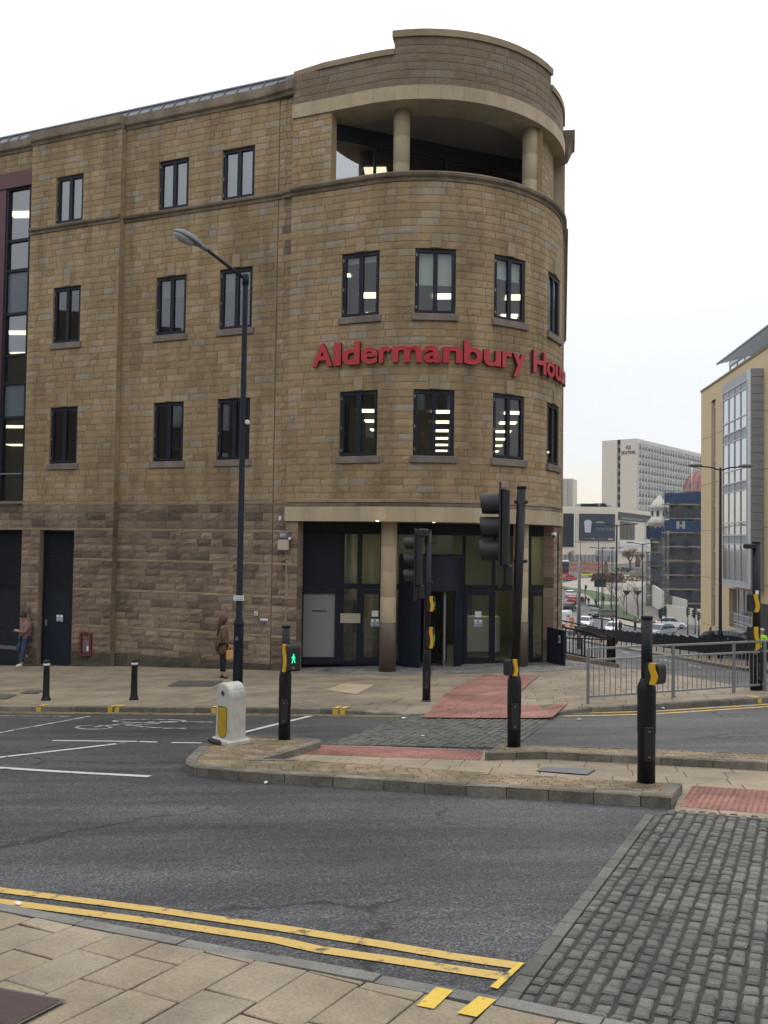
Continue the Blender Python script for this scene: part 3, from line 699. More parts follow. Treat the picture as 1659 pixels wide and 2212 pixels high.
# string courses, cornices, copings and smooth bands
c = MB(); SP = [(0, 13.44), (.05, 13.46), (.06, 13.53), (.12, 13.57), (.13, 13.63), (.10, 13.66), (0, 13.67)]
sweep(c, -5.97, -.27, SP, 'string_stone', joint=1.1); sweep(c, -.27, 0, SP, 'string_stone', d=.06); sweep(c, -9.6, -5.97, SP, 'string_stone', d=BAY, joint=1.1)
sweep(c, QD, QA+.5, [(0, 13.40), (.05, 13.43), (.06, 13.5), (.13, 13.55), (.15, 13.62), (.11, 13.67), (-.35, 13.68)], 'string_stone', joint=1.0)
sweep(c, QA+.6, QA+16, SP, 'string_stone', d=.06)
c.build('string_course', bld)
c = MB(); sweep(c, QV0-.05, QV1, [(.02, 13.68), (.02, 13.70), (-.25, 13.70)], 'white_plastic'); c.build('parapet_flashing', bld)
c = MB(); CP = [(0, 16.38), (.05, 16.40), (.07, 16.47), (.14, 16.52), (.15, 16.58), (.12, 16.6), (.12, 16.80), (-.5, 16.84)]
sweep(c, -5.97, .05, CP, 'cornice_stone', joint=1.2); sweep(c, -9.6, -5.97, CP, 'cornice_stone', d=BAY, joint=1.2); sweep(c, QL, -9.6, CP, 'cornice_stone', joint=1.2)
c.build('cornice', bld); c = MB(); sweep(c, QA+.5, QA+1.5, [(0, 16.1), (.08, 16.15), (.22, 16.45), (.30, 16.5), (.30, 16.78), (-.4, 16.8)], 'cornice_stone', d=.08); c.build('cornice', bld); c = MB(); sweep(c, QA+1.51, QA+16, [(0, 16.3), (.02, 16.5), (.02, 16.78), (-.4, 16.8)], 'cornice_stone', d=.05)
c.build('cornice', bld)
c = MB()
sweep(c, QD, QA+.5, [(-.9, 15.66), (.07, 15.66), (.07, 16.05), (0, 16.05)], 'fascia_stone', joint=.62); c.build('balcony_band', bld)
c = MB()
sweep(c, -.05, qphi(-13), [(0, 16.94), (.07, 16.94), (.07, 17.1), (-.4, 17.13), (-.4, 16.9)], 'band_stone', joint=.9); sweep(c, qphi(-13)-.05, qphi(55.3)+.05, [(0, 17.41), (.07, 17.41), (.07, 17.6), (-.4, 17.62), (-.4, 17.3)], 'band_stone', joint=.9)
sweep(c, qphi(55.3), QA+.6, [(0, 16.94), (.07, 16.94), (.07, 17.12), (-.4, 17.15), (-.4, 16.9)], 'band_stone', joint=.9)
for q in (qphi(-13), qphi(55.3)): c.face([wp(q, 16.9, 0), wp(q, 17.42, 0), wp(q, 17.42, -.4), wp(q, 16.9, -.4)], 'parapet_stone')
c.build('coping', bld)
c = MB(); sweep(c, QD, QE1+1.1, [(-.6, 4.19), (.10, 4.19), (.10, 4.58), (.0, 4.6)], 'fascia_stone', joint=.78)
sweep(c, QD, QA+.5, [(0, 4.6), (.05, 4.6), (.06, 4.66), (.03, 4.7)], 'rock_faced_block', joint=.7); sweep(c, QD, QA+.5, [(.03, 4.70), (.07, 4.71), (.07, 4.78), (0, 4.8)], 'band_stone', joint=1.0)
c.build('fascia', bld)
# roof: zinc mansard along the wing, flat lead roof on the corner
c = MB(); ZQ = [QL+i*.46 for i in range(int((0-QL)/.46)+1)]
for a, b in zip(ZQ, ZQ[1:]):
    dz = lambda q: BAY if -9.6 < q < -5.97 else 0
    c.face([wp(a, 16.8, -.36), wp(b, 16.8, -.36), wp(b, 17.56, -.9), wp(a, 17.56, -.9)], 'zinc')
    c.bar(wp(a, 16.82, -.34), wp(a, 17.56, -.88), .018, .03, 'zinc')
sweep(c, QL, -.1, [(-.88, 17.50), (-.84, 17.56), (-.88, 17.62), (-1.05, 17.62)], 'lead')
p = [wp(q, 17.6, -1.0) for q in (QL, -.1)]; c.face([p[0], p[1], p[1]+Vector((5, 15, .4)), p[0]+Vector((7, 16, .4))], 'lead')
c.face([wp(0, 17.58, -1.0), wp(.05, 16.85, -.3), wp(-.35, 16.85, -.2), wp(-.35, 17.55, -.9)], 'lead'); c.face([wp(.0, 17.1, .02), wp(-.3, 16.95, .1), wp(-.28, 16.62, .16), wp(.02, 16.6, .05)], 'lead')
c.face([wp(q, 16.9, -.38) for q in qs(QD, QA+.6)]+[(6, 40, 16.9), (-3, 40, 16.9)], 'lead'); c.build('roof', bld)
# windows
def make_window(q, z0, z1, wd, d=0.0, glass='glass_dark', blind=0.0, sill=True, key=True, blindm='blind', row3=False):
    P, n = path(q); M = facing(n.x, n.y); h = z1-z0; c0 = Vector((P.x, P.y, (z0+z1)/2))+Vector((n.x, n.y, 0))*(d-.09); hw, hh = wd/2-.005, h/2-.005
    L_ = lambda x, y, z: c0 + M @ Vector((x, y, z))
    f = MB()
    def ring(x0, x1, y0, y1, t, zc, th):
        for cx, cy, sx, sy in (((x0+x1)/2, y0+t/2, x1-x0, t), ((x0+x1)/2, y1-t/2, x1-x0, t), (x0+t/2, (y0+y1)/2, t, y1-y0-2*t), (x1-t/2, (y0+y1)/2, t, y1-y0-2*t)): f.box(L_(cx, cy, zc), (sx, sy, th), 'frame_navy', M=M)
    ring(-hw, hw, -hh, hh, .042, 0, .09); ring(-hw+.044, -.004, -hh+.044, hh-.044, .055, .018, .075); ring(.004, hw-.044, -hh+.044, hh-.044, .055, .018, .075)
    for yy in (-hh*.8, -.1, hh*.8): f.box(L_(-hw+.03, yy, .06), (.03, .07, .03), 'galvanised', M=M)
    wn = f.build('window', bld)
    for sx in (-1, 1):
        pn = MB(); a, b = sx*.05, sx*(hw-.09); pn.face([L_(a, -hh+.1, .0), L_(b, -hh+.1, .0), L_(b, hh-.1, .0), L_(a, hh-.1, .0)], glass); pn.build('pane', wn)
    if blind: bl = MB(); bl.box(L_(0, hh-.06-h*blind/2, -.12), (wd-.12, h*blind, .01), blindm, M=M); bl.build('blind', wn)
    if sill:
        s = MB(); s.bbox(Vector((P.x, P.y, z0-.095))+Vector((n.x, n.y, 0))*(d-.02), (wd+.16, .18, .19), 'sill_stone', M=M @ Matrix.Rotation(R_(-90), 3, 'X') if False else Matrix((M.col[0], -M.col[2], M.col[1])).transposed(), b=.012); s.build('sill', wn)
    if key:
        s = MB(); s.bbox(Vector((P.x, P.y, z1+.205))+Vector((n.x, n.y, 0))*(d-.02), (.27, .15, .39), 'keystone', M=Matrix((M.col[0], -M.col[2], M.col[1])).transposed(), b=.01); s.build('keystone', wn)
    return wn
for a, b, d in WQ:
    for k, (z0, z1) in enumerate(ROW):
        gl = ('glass_dark', 'glass_dark', 'glass_sky')[k]
        make_window((a+b)/2, z0, z1, b-a, d, gl, blind=.98 if k == 2 else (.3 if k == 1 and d == 0 else 0), sill=k < 2, key=k < 2, blindm='frosted' if k == 2 else 'blind')
for i, (a, b) in enumerate(DPHI):
    for k, (z0, z1) in enumerate(((5.96, 7.75), (9.80, 11.58))):
        make_window(qphi((a+b)/2), z0, z1, DR*2*math.sin(R_(b-a)/2), 0.0, 'glass_clear', blind=((0, 0, 0, 0), (.1, .5, .3, .9))[k][i])
# red framed curtain wall at the far left
cw = MB(); q0, q1 = -13.0, -9.6; Mf = facing(FN.x, FN.y)
def fbox(mb, qa, qb, za, zb, d0, d1, m): mb.box((wp((qa+qb)/2, (za+zb)/2, (d0+d1)/2)), (qb-qa, zb-za, d1-d0), m, M=Mf)
def fq(mb, qa, qb, za, zb, d, m): mb.face([wp(qa, za, d), wp(qb, za, d), wp(qb, zb, d), wp(qa, zb, d)], m)
fbox(cw, q0, q1, 15.22, 15.74, -.12, .10, 'burgundy'); fbox(cw, q0, -10.85, 4.8, 15.22, -.12, .06, 'burgundy'); fbox(cw, q0, q1, 4.72, 4.8, -.1, .12, 'sill_stone')
cwo = cw.build('curtain_wall', bld); fr = MB()
lv = [4.80, 5.72, 7.55, 8.7, 9.62, 11.0, 12.45, 13.45, 15.2]
for za in lv: fbox(fr, -10.85, q1, za-.045, za+.045, -.1, .02, 'frame_dark')
for qq in (-10.8, -9.8): fbox(fr, qq-.05, qq+.05, 4.8, 15.2, -.12, .04, 'frame_dark')
fbox(fr, -10.75, -9.85, 5.68, 5.72, .03, .06, 'galvanised')
fr.build('frame', cwo)
for i, (za, zb) in enumerate(zip(lv, lv[1:])):
    pn = MB(); sp = i in (2, 5); fq(pn, -10.76, -9.84, za+.04, zb-.04, -.05, 'spandrel_grey' if sp else 'glass_sky'); pn.build('spandrel' if sp else 'pane', cwo)
# interior of the wing: dark rooms; behind the curtain wall lit offices
it = MB()
for z in (4.85, 8.45, 12.3, 16.3): it.face([wp(-9.7, z, -.3), wp(0, z, -.3), wp(0, z, -4), wp(-9.7, z, -4)], 'office_dark')
it.face([wp(-9.7, 4.85, -4), wp(0, 4.85, -4), wp(0, 16.3, -4), wp(-9.7, 16.3, -4)], 'office_dark')
for q in (-9.72, -.1): it.face([wp(q, 4.85, -.2), wp(q, 4.85, -4), wp(q, 16.3, -4), wp(q, 16.3, -.2)], 'office_dark')
it.face([wp(-24.5, 4.85, -17), wp(-9.7, 4.85, -17), wp(-9.7, 16.3, -17), wp(-24.5, 16.3, -17)], 'office_wall'); it.face([wp(-9.74, 4.85, -.2), wp(-9.74, 4.85, -17), wp(-9.74, 16.3, -17), wp(-9.74, 16.3, -.2)], 'office_wall'); it.face([wp(-24.4, 4.85, -.2), wp(-24.4, 4.85, -17), wp(-24.4, 16.3, -17), wp(-24.4, 16.3, -.2)], 'office_wall')
for z in (8.05, 11.95, 15.3):
    it.face([wp(-24.5, z, -.25), wp(-9.6, z, -.25), wp(-9.6, z, -17), wp(-24.5, z, -17)], 'office_ceiling')
for z in (4.86, 8.8, 12.55): it.face([wp(-24.5, z, -.25), wp(-9.6, z, -.25), wp(-9.6, z, -17), wp(-24.5, z, -17)], 'office_floor')
# corner offices
fp = lambda z: [wp(q, z, -.25) for q in qs(.05, QA)]+[Vector((8.3, 44.5, z)), Vector((-2.9, 44.5, z))]
for z, m in ((4.86, 'office_floor'), (8.04, 'office_ceiling'), (8.8, 'office_floor'), (11.95, 'office_ceiling'), (12.6, 'office_floor')): it.face(fp(z), m)
for za, zb in ((4.86, 8.04), (8.8, 11.95)):
    it.face([(-2.9, 44.4, za), (8.3, 44.4, za), (8.3, 44.4, zb), (-2.9, 44.4, zb)], 'office_wall')
    it.face([(*wp(.05, za, -.3).xy, za), (-2.9, 44.4, za), (-2.9, 44.4, zb), (*wp(.05, za, -.3).xy, zb)], 'office_wall')
    a, b = wp(QA, za, -.3), wp(QA+14, za, -.3); it.face([a, b, (b.x, b.y, zb), (a.x, a.y, zb)], 'office_wall')
    for x, y in ((.4, 33), (3.4, 36), (5.2, 30.5)): it.box((x, y, (za+zb)/2), (.45, .45, zb-za), 'office_wall')
    for k in range(9): it.box((random.uniform(-1.5, 5), random.uniform(27, 34), za+.55), (1.4, .7, 1.1), 'office_dark', rz=random.random())
it.build('interior', bld)
def clight(x, y, z, sx=.6, sy=.6):
    l = MB(); l.box((x, y, z-.012), (sx, sy, .02), 'lamp_panel', rz=-.07); l.build('ceiling_light', bld)
for z in (8.04, 11.95):
    for r in range(6):
        for k in range(4):
            y = 29.4+2.5*r; x = -.6+2.45*k+.066*(y-29.4)
            if (Vector((x, y))-DC).length < DR-.5 or y > 27.9: clight(x, y, z) if x < path(QA)[0].x+.2*(y-27)-.6 else None
    if z > 9: clight(.9, 26.0, z, .3, .3); clight(-1.3, 27.2, z, .3, .3)
for x, y, z in ((-13.0, 31.4, 15.28), (-14.8, 35.5, 11.93), (-16.3, 39.6, 11.93), (-14.7, 35.0, 8.03), (-17.4, 42, 8.03), (-11.6, 32.5, 11.93), (-11.4, 32.0, 8.03)): clight(x, y, z, 1.3, .55)
# balcony: soffit, floor, columns, glazing
b = MB(); b.face([wp(q, 15.665, -.5) for q in qs(QD, QA)]+[Vector((6.8, 36, 15.665)), Vector((-2.5, 36, 15.665))], 'soffit'); b.build('soffit', bld)
b = MB(); b.face([wp(q, 13.5, -.3) for q in qs(QD, QA)]+[Vector((6.8, 36, 13.5)), Vector((-2.5, 36, 13.5))], 'office_floor'); b.build('balcony_floor', bld)
for x, y in ((.35, 24.2), (4.1, 25.2)):
    b = MB(); b.lathe((x, y, 13.4), [(.23, 0), (.23, .74), (.226, .745), (.23, .75), (.23, 1.5), (.226, 1.505), (.23, 1.51), (.23, 2.27)], 'fascia_stone', 28); b.build('balcony_column', bld)
BA, BB = Vector((-1.9, 24.85)), Vector((5.05, 27.6)); bd = (BB-BA).normalized(); bn = Vector((bd.y, -bd.x)); Mb = facing(bn.x, bn.y)
def bpt(u, z, d=0.0): p = BA+bd*u+bn*d; return Vector((p.x, p.y, z))
b = MB(); BL = (BB-BA).length
for u in (0.03, 1.6, 2.6, 3.9, 5.3, BL-.03): b.box(bpt(u, 14.4), (.06, 1.9, .1), 'frame_dark', M=Mb)
b.box(bpt(BL/2, 15.45), (BL, .42, .12), 'frame_dark', M=Mb); b.box(bpt(BL/2, 13.55), (BL, .1, .1), 'frame_dark', M=Mb); gz = b.build('balcony_glazing', bld)
us = (0.03, 1.6, 2.6, 3.9, 5.3, BL-.03)
for i, (u0, u1) in enumerate(zip(us, us[1:])): pn = MB(); pn.face([bpt(u0, 13.6), bpt(u1, 13.6), bpt(u1, 15.24), bpt(u0, 15.24)], 'glass_terrace' if i == 0 else 'glass_dark'); pn.build('pane', gz)
b = MB(); b.face([bpt(-.2, 13.5, -5), bpt(BL-.3, 13.5, -5), bpt(BL-.3, 15.6, -5), bpt(-.2, 15.6, -5)], 'office_dark'); b.face([bpt(0, 15.3, -.3), bpt(BL-.3, 15.3, -.3), bpt(BL-.3, 15.3, -5), bpt(0, 15.3, -5)], 'office_dark'); b.build('upper_office', bld)
for x, y in ((-.42, 27.2), (2.05, 27.9), (-.8, 28.0)): clight(x, y, 15.28, .7, .5)
# ------------------------------------------------ entrance
EA, EB = Vector((-2.85, 25.45)), Vector((5.35, 26.12)); ed = (EB-EA).normalized(); en = Vector((ed.y, -ed.x)); Me = facing(en.x, en.y)
def ept(u, z, d=0.0): p = EA+ed*u+en*d; return Vector((p.x, p.y, z))
def epx(x, y):
    d = ray(x, y); n3 = Vector((en.x, en.y, 0)); t = (Vector((EA.x, EA.y, 0))-CAM).dot(n3)/d.dot(n3); p = CAM+d*t; return (p.xy-EA).dot(ed), p.z
eu = lambda x, y=1300: epx(x, y)[0]
FLZ = .08
ent = MB()
def ebox(mb, u0, u1, z0, z1, m, d0=-.05, d1=.05): mb.box(ept((u0+u1)/2, (z0+z1)/2, (d0+d1)/2), (u1-u0, z1-z0, d1-d0), m, M=Me)
ebox(ent, -.3, eu(1194), 3.86, 4.22, 'frame_dark', -.1, .1)
mids = [(645, 656), (727, 743), (771, 781), (820, 832), (998, 1004), (1062, 1069), (1107, 1114), (1138, 1146), (1176, 1192)]
for a, b_ in mids: ebox(ent, eu(a), eu(b_), FLZ, 3.88, 'frame_navy')
for a, b_ in ((645, 862), (998, 1190)): ebox(ent, eu(a), eu(b_), 2.26, 2.42, 'frame_navy', -.04, .055); ebox(ent, eu(a), eu(b_), FLZ, FLZ+.12, 'frame_navy')
ebox(ent, eu(862), eu(998), 3.2, 3.3, 'frame_navy'); ebox(ent, eu(656), eu(728), 2.42, 3.86, 'panel_navy', -.03, .03)
eo = ent.build('entrance_screen', bld)
def epane(a, b_, z0, z1, m='glass_clear', nm='pane', par=None):
    pn = MB(); u0, u1 = eu(a), eu(b_); pn.face([ept(u0, z0), ept(u1, z0), ept(u1, z1), ept(u0, z1)], m); return pn.build(nm, par or eo)
for a, b_ in ((743, 771), (781, 820), (1004, 1062), (1069, 1107), (1146, 1176)): epane(a, b_, 2.42, 3.87)
for a, b_ in ((743, 771), (1069, 1107)): epane(a, b_, FLZ+.12, 2.26)
epane(862, 998, 3.3, 3.87)
def edoor(a, b_, m):
    f = MB(); u0, u1 = eu(a), eu(b_); t = .1
    for q in ((u0, u0+t, FLZ+.03, 2.25), (u1-t, u1, FLZ+.03, 2.25)): ebox(f, *q, 'frame_navy', -.02, .07)
    for z0, z1 in ((FLZ+.03, FLZ+.22), (2.12, 2.25)): ebox(f, u0+t, u1-t, z0, z1, 'frame_navy', -.02, .07)
    o = f.build('entrance_door', bld); pn = MB(); pn.face([ept(u0+t, FLZ+.2, .02), ept(u1-t, FLZ+.2, .02), ept(u1-t, 2.13, .02), ept(u0+t, 2.13, .02)], m); pn.build('pane', o)
    h = MB(); h.bbox(ept(u0+.06, 1.1, .1), (.05, .26, .06), 'black_rough', M=Me, b=.01); h.build('handle', o); return o
d1 = edoor(648, 731, 'frosted'); d2 = edoor(779, 825, 'glass_clear'); d3 = edoor(1002, 1064, 'glass_clear'); d4 = edoor(1144, 1178, 'glass_clear')
lb = MB(); lb.bbox(ept(eu(757), 1.42, .09), (eu(779)-eu(736), .28, .07), 'beige_box', M=Me, b=.01); lb.build('letter_box', eo)
# revolving door
rv = MB(); uc = (eu(860)+eu(1000))/2; rad = (eu(1000)-eu(860))/2; rc = ept(uc, 0)
a_en = math.atan2(en.y, en.x)
def arcwall(mb, a0, a1, r, z0, z1, m, n=14, th=.05):
    V = []
    for i in range(n+1):
        a = a_en+R_(a0+(a1-a0)*i/n)
        for rr in (r, r-th):
            for z in (z0, z1): V.append((rc.x+rr*math.cos(a), rc.y+rr*math.sin(a), z))
    Fc = []
    for i in range(n):
        k = i*4; Fc += [(k, k+4, k+5, k+1), (k+2, k+3, k+7, k+6), (k+1, k+5, k+7, k+3), (k, k+2, k+6, k+4)]
    Fc += [(0, 1, 3, 2), (n*4, n*4+2, n*4+3, n*4+1)]
    mb.mesh(V, Fc, m)
arcwall(rv, -90, 90, rad, 2.28, 3.25, 'panel_navy', 24); arcwall(rv, -98, -25, rad, FLZ, 2.3, 'panel_navy'); arcwall(rv, 40, 98, rad, FLZ, 2.3, 'panel_navy'); arcwall(rv, 140, 220, rad, FLZ, 2.3, 'frame_dark')
ro = rv.build('revolving_door', bld)
for k in range(3):
    a = a_en+R_(20+120*k); wv = MB(); d2_ = Vector((math.cos(a), math.sin(a), 0)); e0 = rc+d2_*.05; e1 = rc+d2_*(rad-.08)
    for s0, s1 in ((e0, e0+d2_*.05), (e1-d2_*.07, e1)): wv.bar(Vector((s0.x, s0.y, (FLZ+2.25)/2)), Vector((s1.x, s1.y, (FLZ+2.25)/2)), .04, 2.15, 'galvanised' if s0 != e0 else 'frame_dark')
    for z in (.2, 2.2): wv.bar(Vector((e0.x, e0.y, z)), Vector((e1.x, e1.y, z)), .035, .1, 'frame_dark')
    wo = wv.build('door_wing', ro); pn = MB(); pn.face([Vector((e0.x, e0.y, .2)), Vector((e1.x, e1.y, .2)), Vector((e1.x, e1.y, 2.2)), Vector((e0.x, e0.y, 2.2))], 'glass_dark'); pn.build('pane', wo)
# lobby
lo = MB(); zt = 4.0
lo.face([ept(-.6, FLZ, -.06), ept(8.0, FLZ, -.06), ept(8.15, FLZ, -7), ept(-.6, FLZ, -7)], 'office_floor'); lo.face([ept(-.6, zt, -.08), ept(8.0, zt, -.08), ept(8.15, zt, -7), ept(-.6, zt, -7)], 'office_ceiling')
lo.face([ept(-.6, FLZ, -6.9), ept(8.15, FLZ, -6.9), ept(8.15, zt, -6.9), ept(-.6, zt, -6.9)], 'lobby_wall')
for u in (-.55, 8.1): lo.face([ept(u, FLZ, -.1), ept(u, FLZ, -7), ept(u, zt, -7), ept(u, zt, -.1)], 'lobby_wall')
lo.face([ept(1.9, FLZ, -3.0), ept(3.0, FLZ, -3.0), ept(3.0, zt, -3.0), ept(1.9, zt, -3.0)], 'lobby_wall'); lo.box(ept(6.2, .75, -2.4), (1.2, 1.1, .5), 'white_plastic', M=Me); lo.box(ept(1.2, 1.3, -2.6), (2.0, .9, 2.4), 'office_dark', M=Me)
for u, d in ((1.9, -1.5), (4.4, -3.2)): lo.lathe(ept(u, FLZ, d), [(.2, 0), (.2, 3.9)], 'lobby_wall', 16)
lo.box(ept(5.2, 1.1, -5.5), (2.4, 2.0, 1.2), 'office_dark', M=Me)
lo.build('lobby', bld)
for u, d in ((1.0, -1.6), (3.3, -1.4), (5.6, -1.6), (2.2, -4.2), (5.0, -4.4), (7.0, -3)):
    l = MB(); l.box(ept(u, 3.985, d), (1.1, .25, .02), 'lobby_lamp', M=Matrix((Me.col[0], -Me.col[2], Me.col[1])).transposed()); l.build('ceiling_light', bld)
b = MB(); b.face([wp(q, 4.2, -.2) for q in qs(QD, QA)]+[Vector((5.9, 28, 4.2)), Vector((-2.6, 26.5, 4.2))], 'soffit'); b.build('entrance_soffit', bld)
for x, y in ((.15, 24.22), (3.9, 25.0)):
    b = MB(); zz = g(x, y)-.05; prof = [(.218, 1.44-zz)]
    b.lathe((x, y, zz), [(.235, 0), (.235, 1.42-zz), (.218, 1.44-zz)], 'granite_brown', 28)
    for k in range(4): b.lathe((x, y, 1.44+k*.69), [(.214, 0), (.218, .008), (.218, .682), (.214, .69)], 'fascia_stone', 28)
    b.build('entrance_column', bld)
for x, y, dd in ((815, 1126, 0), (938, 1129, 0), (1153, 1136, 0)):
    d = ray(x, y); t = (4.18-CAM.z)/d.z; p = CAM+d*t; b = MB(); b.lathe((p.x, p.y+.15, 4.185), [(.035, 0), (.035, .015)], 'downlight', 12); b.build('downlight', bld)
# service doors in the wing
for (q0, q1, zb, zt_), d, plate in (((-8.84, -7.47, -.40, 3.9), BAY, True), ((-11.3, -9.8, -.62, 3.89), 0, False)):
    m_ = MB(); dd = d-.2
    fbox(m_, q0, q0+.07, zb, zt_, dd-.03, dd+.05, 'frame_dark'); fbox(m_, q1-.07, q1, zb, zt_, dd-.03, dd+.05, 'frame_dark'); fbox(m_, q0, q1, zt_-.07, zt_, dd-.03, dd+.05, 'frame_dark'); fbox(m_, q0, q1, 1.93, 2.01, dd-.03, dd+.05, 'frame_dark'); fbox(m_, q0, q1, -1.4, zb, d-.25, d+.02, 'plinth_stone')
    so = m_.build('service_door', bld)
    lf = MB(); fbox(lf, q0+.07, q1-.07, zb, 1.93, dd-.02, dd+.02, 'panel_navy')
    if not plate:
        for k in range(18): z = 1.75-k*.06; lf.bar(wp(q0+.2, z, dd+.03), wp(q1-.2, z, dd+.03), .02, .03, 'louvre')
        fbox(lf, q0+.3, q1-.3, -.05, .06, dd+.02, dd+.03, 'ink_grey')
    else:
        fbox(lf, q0+.25, q1-.25, zb+.3, 1.75, dd+.02, dd+.026, 'panel_navy')
    lfo = lf.build('door_leaf', so)
    h = MB(); h.bbox(wp(q0+.17, .92, dd+.04), (.05, .2, .05), 'galvanised', M=Mf, b=.008); h.build('handle', lfo)
    lv_ = MB()
    for k in range(int((zt_-.1-2.03)/.055)):
        z = 2.05+k*.055; lv_.box(wp((q0+q1)/2, z, dd+.01), (q1-q0-.14, .012, .06), 'louvre', M=Mf @ Matrix.Rotation(R_(38), 3, 'X'))
    fq(lv_, q0+.05, q1-.05, 2.0, zt_-.05, dd-.03, 'frame_dark'); lv_.build('louvre', so)
# gutter overflow pipe stub on the side wall and the lettering
lets = empty('sign_lettering', wp(0.6, 8.46, .0), 'large red raised lettering reading Aldermanbury House around the bowed stone corner', 'sign'); lets.location = (0, 0, 0)
WID = dict(A=.722, l=.278, d=.611, e=.556, r=.389, m=.889, a=.556, n=.611, b=.611, u=.611, y=.556, H=.722, o=.611, s=.556)
q = .80; k = 6.22/6.78; CAPH = .64; zb0 = 8.46
ref = text_mesh('H', 1, 0, .02); hs = [v.co.y for v in ref.vertices]; HY0 = min(hs); SC = CAPH/(max(hs)-min(hs)); bpy.data.meshes.remove(ref)
for ch in 'Aldermanbury House':
    if ch == ' ': q += .27; continue
    wd = WID[ch]*k
    def glyph(c_, bold):
        cu = bpy.data.curves.new('glyph', 'FONT'); cu.body = c_; cu.size = 1; cu.extrude = .05; cu.offset = bold; cu.resolution_u = 4
        o = bpy.data.objects.new('glyph', cu); COL.objects.link(o); bpy.context.view_layer.update(); me = bpy.data.meshes.new_from_object(o.evaluated_get(bpy.context.evaluated_depsgraph_get())); bpy.data.objects.remove(o); bpy.data.curves.remove(cu); return me
    me = glyph(ch, .027); me0 = glyph('H', .027); y0 = min(v.co.y for v in me0.vertices); y1 = max(v.co.y for v in me0.vertices); bpy.data.meshes.remove(me0)
    vs2 = [v.co.copy() for v in me.vertices]; xa = min(v.x for v in vs2); xb = max(v.x for v in vs2); lb_ = MB(); t0, t1 = q+.022, q+wd-.022
    V = [wp(t0+(v.x-xa)/(xb-xa)*(t1-t0), zb0+(v.y-y0)/(y1-y0)*CAPH, .09+(.05 if v.z > 0 else -.04)) for v in vs2]
    ff = [tuple(p.vertices) for p in me.polygons]; fz = [sum(vs2[i].z for i in f)/len(f) for f in ff]
    lb_.mesh(V, [f for f, z in zip(ff, fz) if z > .04], 'sign_red'); lb_.mesh(V, [f for f, z in zip(ff, fz) if z <= .04], 'sign_side')
    lb_.build('letter', lets); bpy.data.meshes.remove(me); q += wd
# ------------------------------------------------------------------ ground, roads, pavements
ST = dict(kind='structure')
gm = MB(); xs = [-400, -200, -100, -60, -40, -25, -15, -8, 0, 5, 10, 15, 20, 30, 45, 60, 80, 110, 150, 220, 400]; ys = [-60, -30, -12, 0, 10, 20, 26, 31, 38, 46, 60, 73, 95, 115, 125, 135, 150, 165, 180, 200, 220, 240, 260, 280, 300, 340, 400, 700, 1500, 4000]
for i in range(len(xs)-1):
    for j in range(len(ys)-1):
        V = []
        for x, y in ((xs[i], ys[j]), (xs[i+1], ys[j]), (xs[i+1], ys[j+1]), (xs[i], ys[j+1])): V.append((x*(1 if ys[j] < 500 else 3), y, g(x, y)-.45))
        gm.face([(x, y, g(x, y)-.45) for x, y in ((xs[i], ys[j]), (xs[i+1], ys[j]), (xs[i+1], ys[j+1]), (xs[i], ys[j+1]))], 'ground_earth')
for sgn in (-1, 1): gm.face([(sgn*400, -60, 3), (sgn*4000, -60, 3), (sgn*4000, 4000, -1.4), (sgn*400, 4000, -1.4)], 'ground_earth')
gm.build('ground', **ST)
RZ = lambda x, y: g(x, y)-.10
rd = MB(); sheet(rd, [(-28, -12), (20, -12), (20, 23.2), (-28, 23.2)], RZ, 'asphalt', .8); sheet(rd, [(-28, 23.2), (20, 23.2), (20, 31), (-28, 31)], RZ, 'asphalt', 1.0)
sheet(rd, [(-60, -12), (-28, -12), (-28, 31), (-60, 31)], RZ, 'asphalt', 2); sheet(rd, [(20, -12), (45, -12), (45, 31), (20, 31)], RZ, 'asphalt', 2); sheet(rd, [(4, 31), (45, 31), (45, 140), (4, 140)], RZ, 'asphalt', 2)
rd.build('road', **ST)
# --- pavement in front of the building
K = GP([(0, 1536.5), (600, 1541.6), (885, 1545), (1207, 1543.5), (1414, 1533), (1659, 1517.7)], -.1)
K = [K[0]+(K[0]-K[1])*6]+K+[K[-1]+(K[-1]-K[-2])*1.6]
PZ = lambda x, y: g(x, y)+drp(x, y)
RB = GP([(1665, 1495), (1593, 1483), (1503, 1464.5), (1409.6, 1452), (1297, 1432), (1226, 1424)])
RB = [RB[0]+(RB[0]-RB[1])*1.4]+RB
far_poly = [*K, *RB, Vector((8.5, 40)), Vector((4, 40)), Vector((4, 26)), Vector((-2, 27)), Vector((-30, 38))]
b = MB(); sheet(b, far_poly, lambda x, y: PZ(x, y)-.015, 'joint_buff', .8); b.build('pavement_bed', **ST)
ka = math.atan2(K[3].y-K[1].y, K[3].x-K[1].x)
EPOLY = [Vector(p) for p in ((-2.6, 24.5), (-1.2, 23.75), (.4, 23.45), (2.4, 23.35), (4.4, 23.6), (6.0, 24.2), (7.2, 25.4), (7.4, 27.5), (5.6, 27.5), (5.2, 26.6), (-2.4, 26.2))]
RT1 = GP([(910.6, 1541.5), (1192.8, 1542.8), (1226.9, 1518.4), (1100.8, 1517.5), (910.6, 1541.5)][:4])
RT2 = GP([(930, 1530), (1099, 1517.5), (1164.8, 1461.5), (1048.7, 1458.7), (974.7, 1491.5)])
def sub(p, kx=0): return p
Kin = offset_poly(K, .15)
pv = MB(); front = [Vector((x.x, x.y)) for x in Kin]
tiles(pv, [*front, *RB, Vector((7.6, 31)), Vector((5.9, 27.8)), Vector((5, 26)), Vector((-2, 26.5)), Vector((-22, 33.5))], ka, .42, .45, .75, .010, PZ, 'slab_far', .004, .012, .008)
pv.build('pavement', **ST)
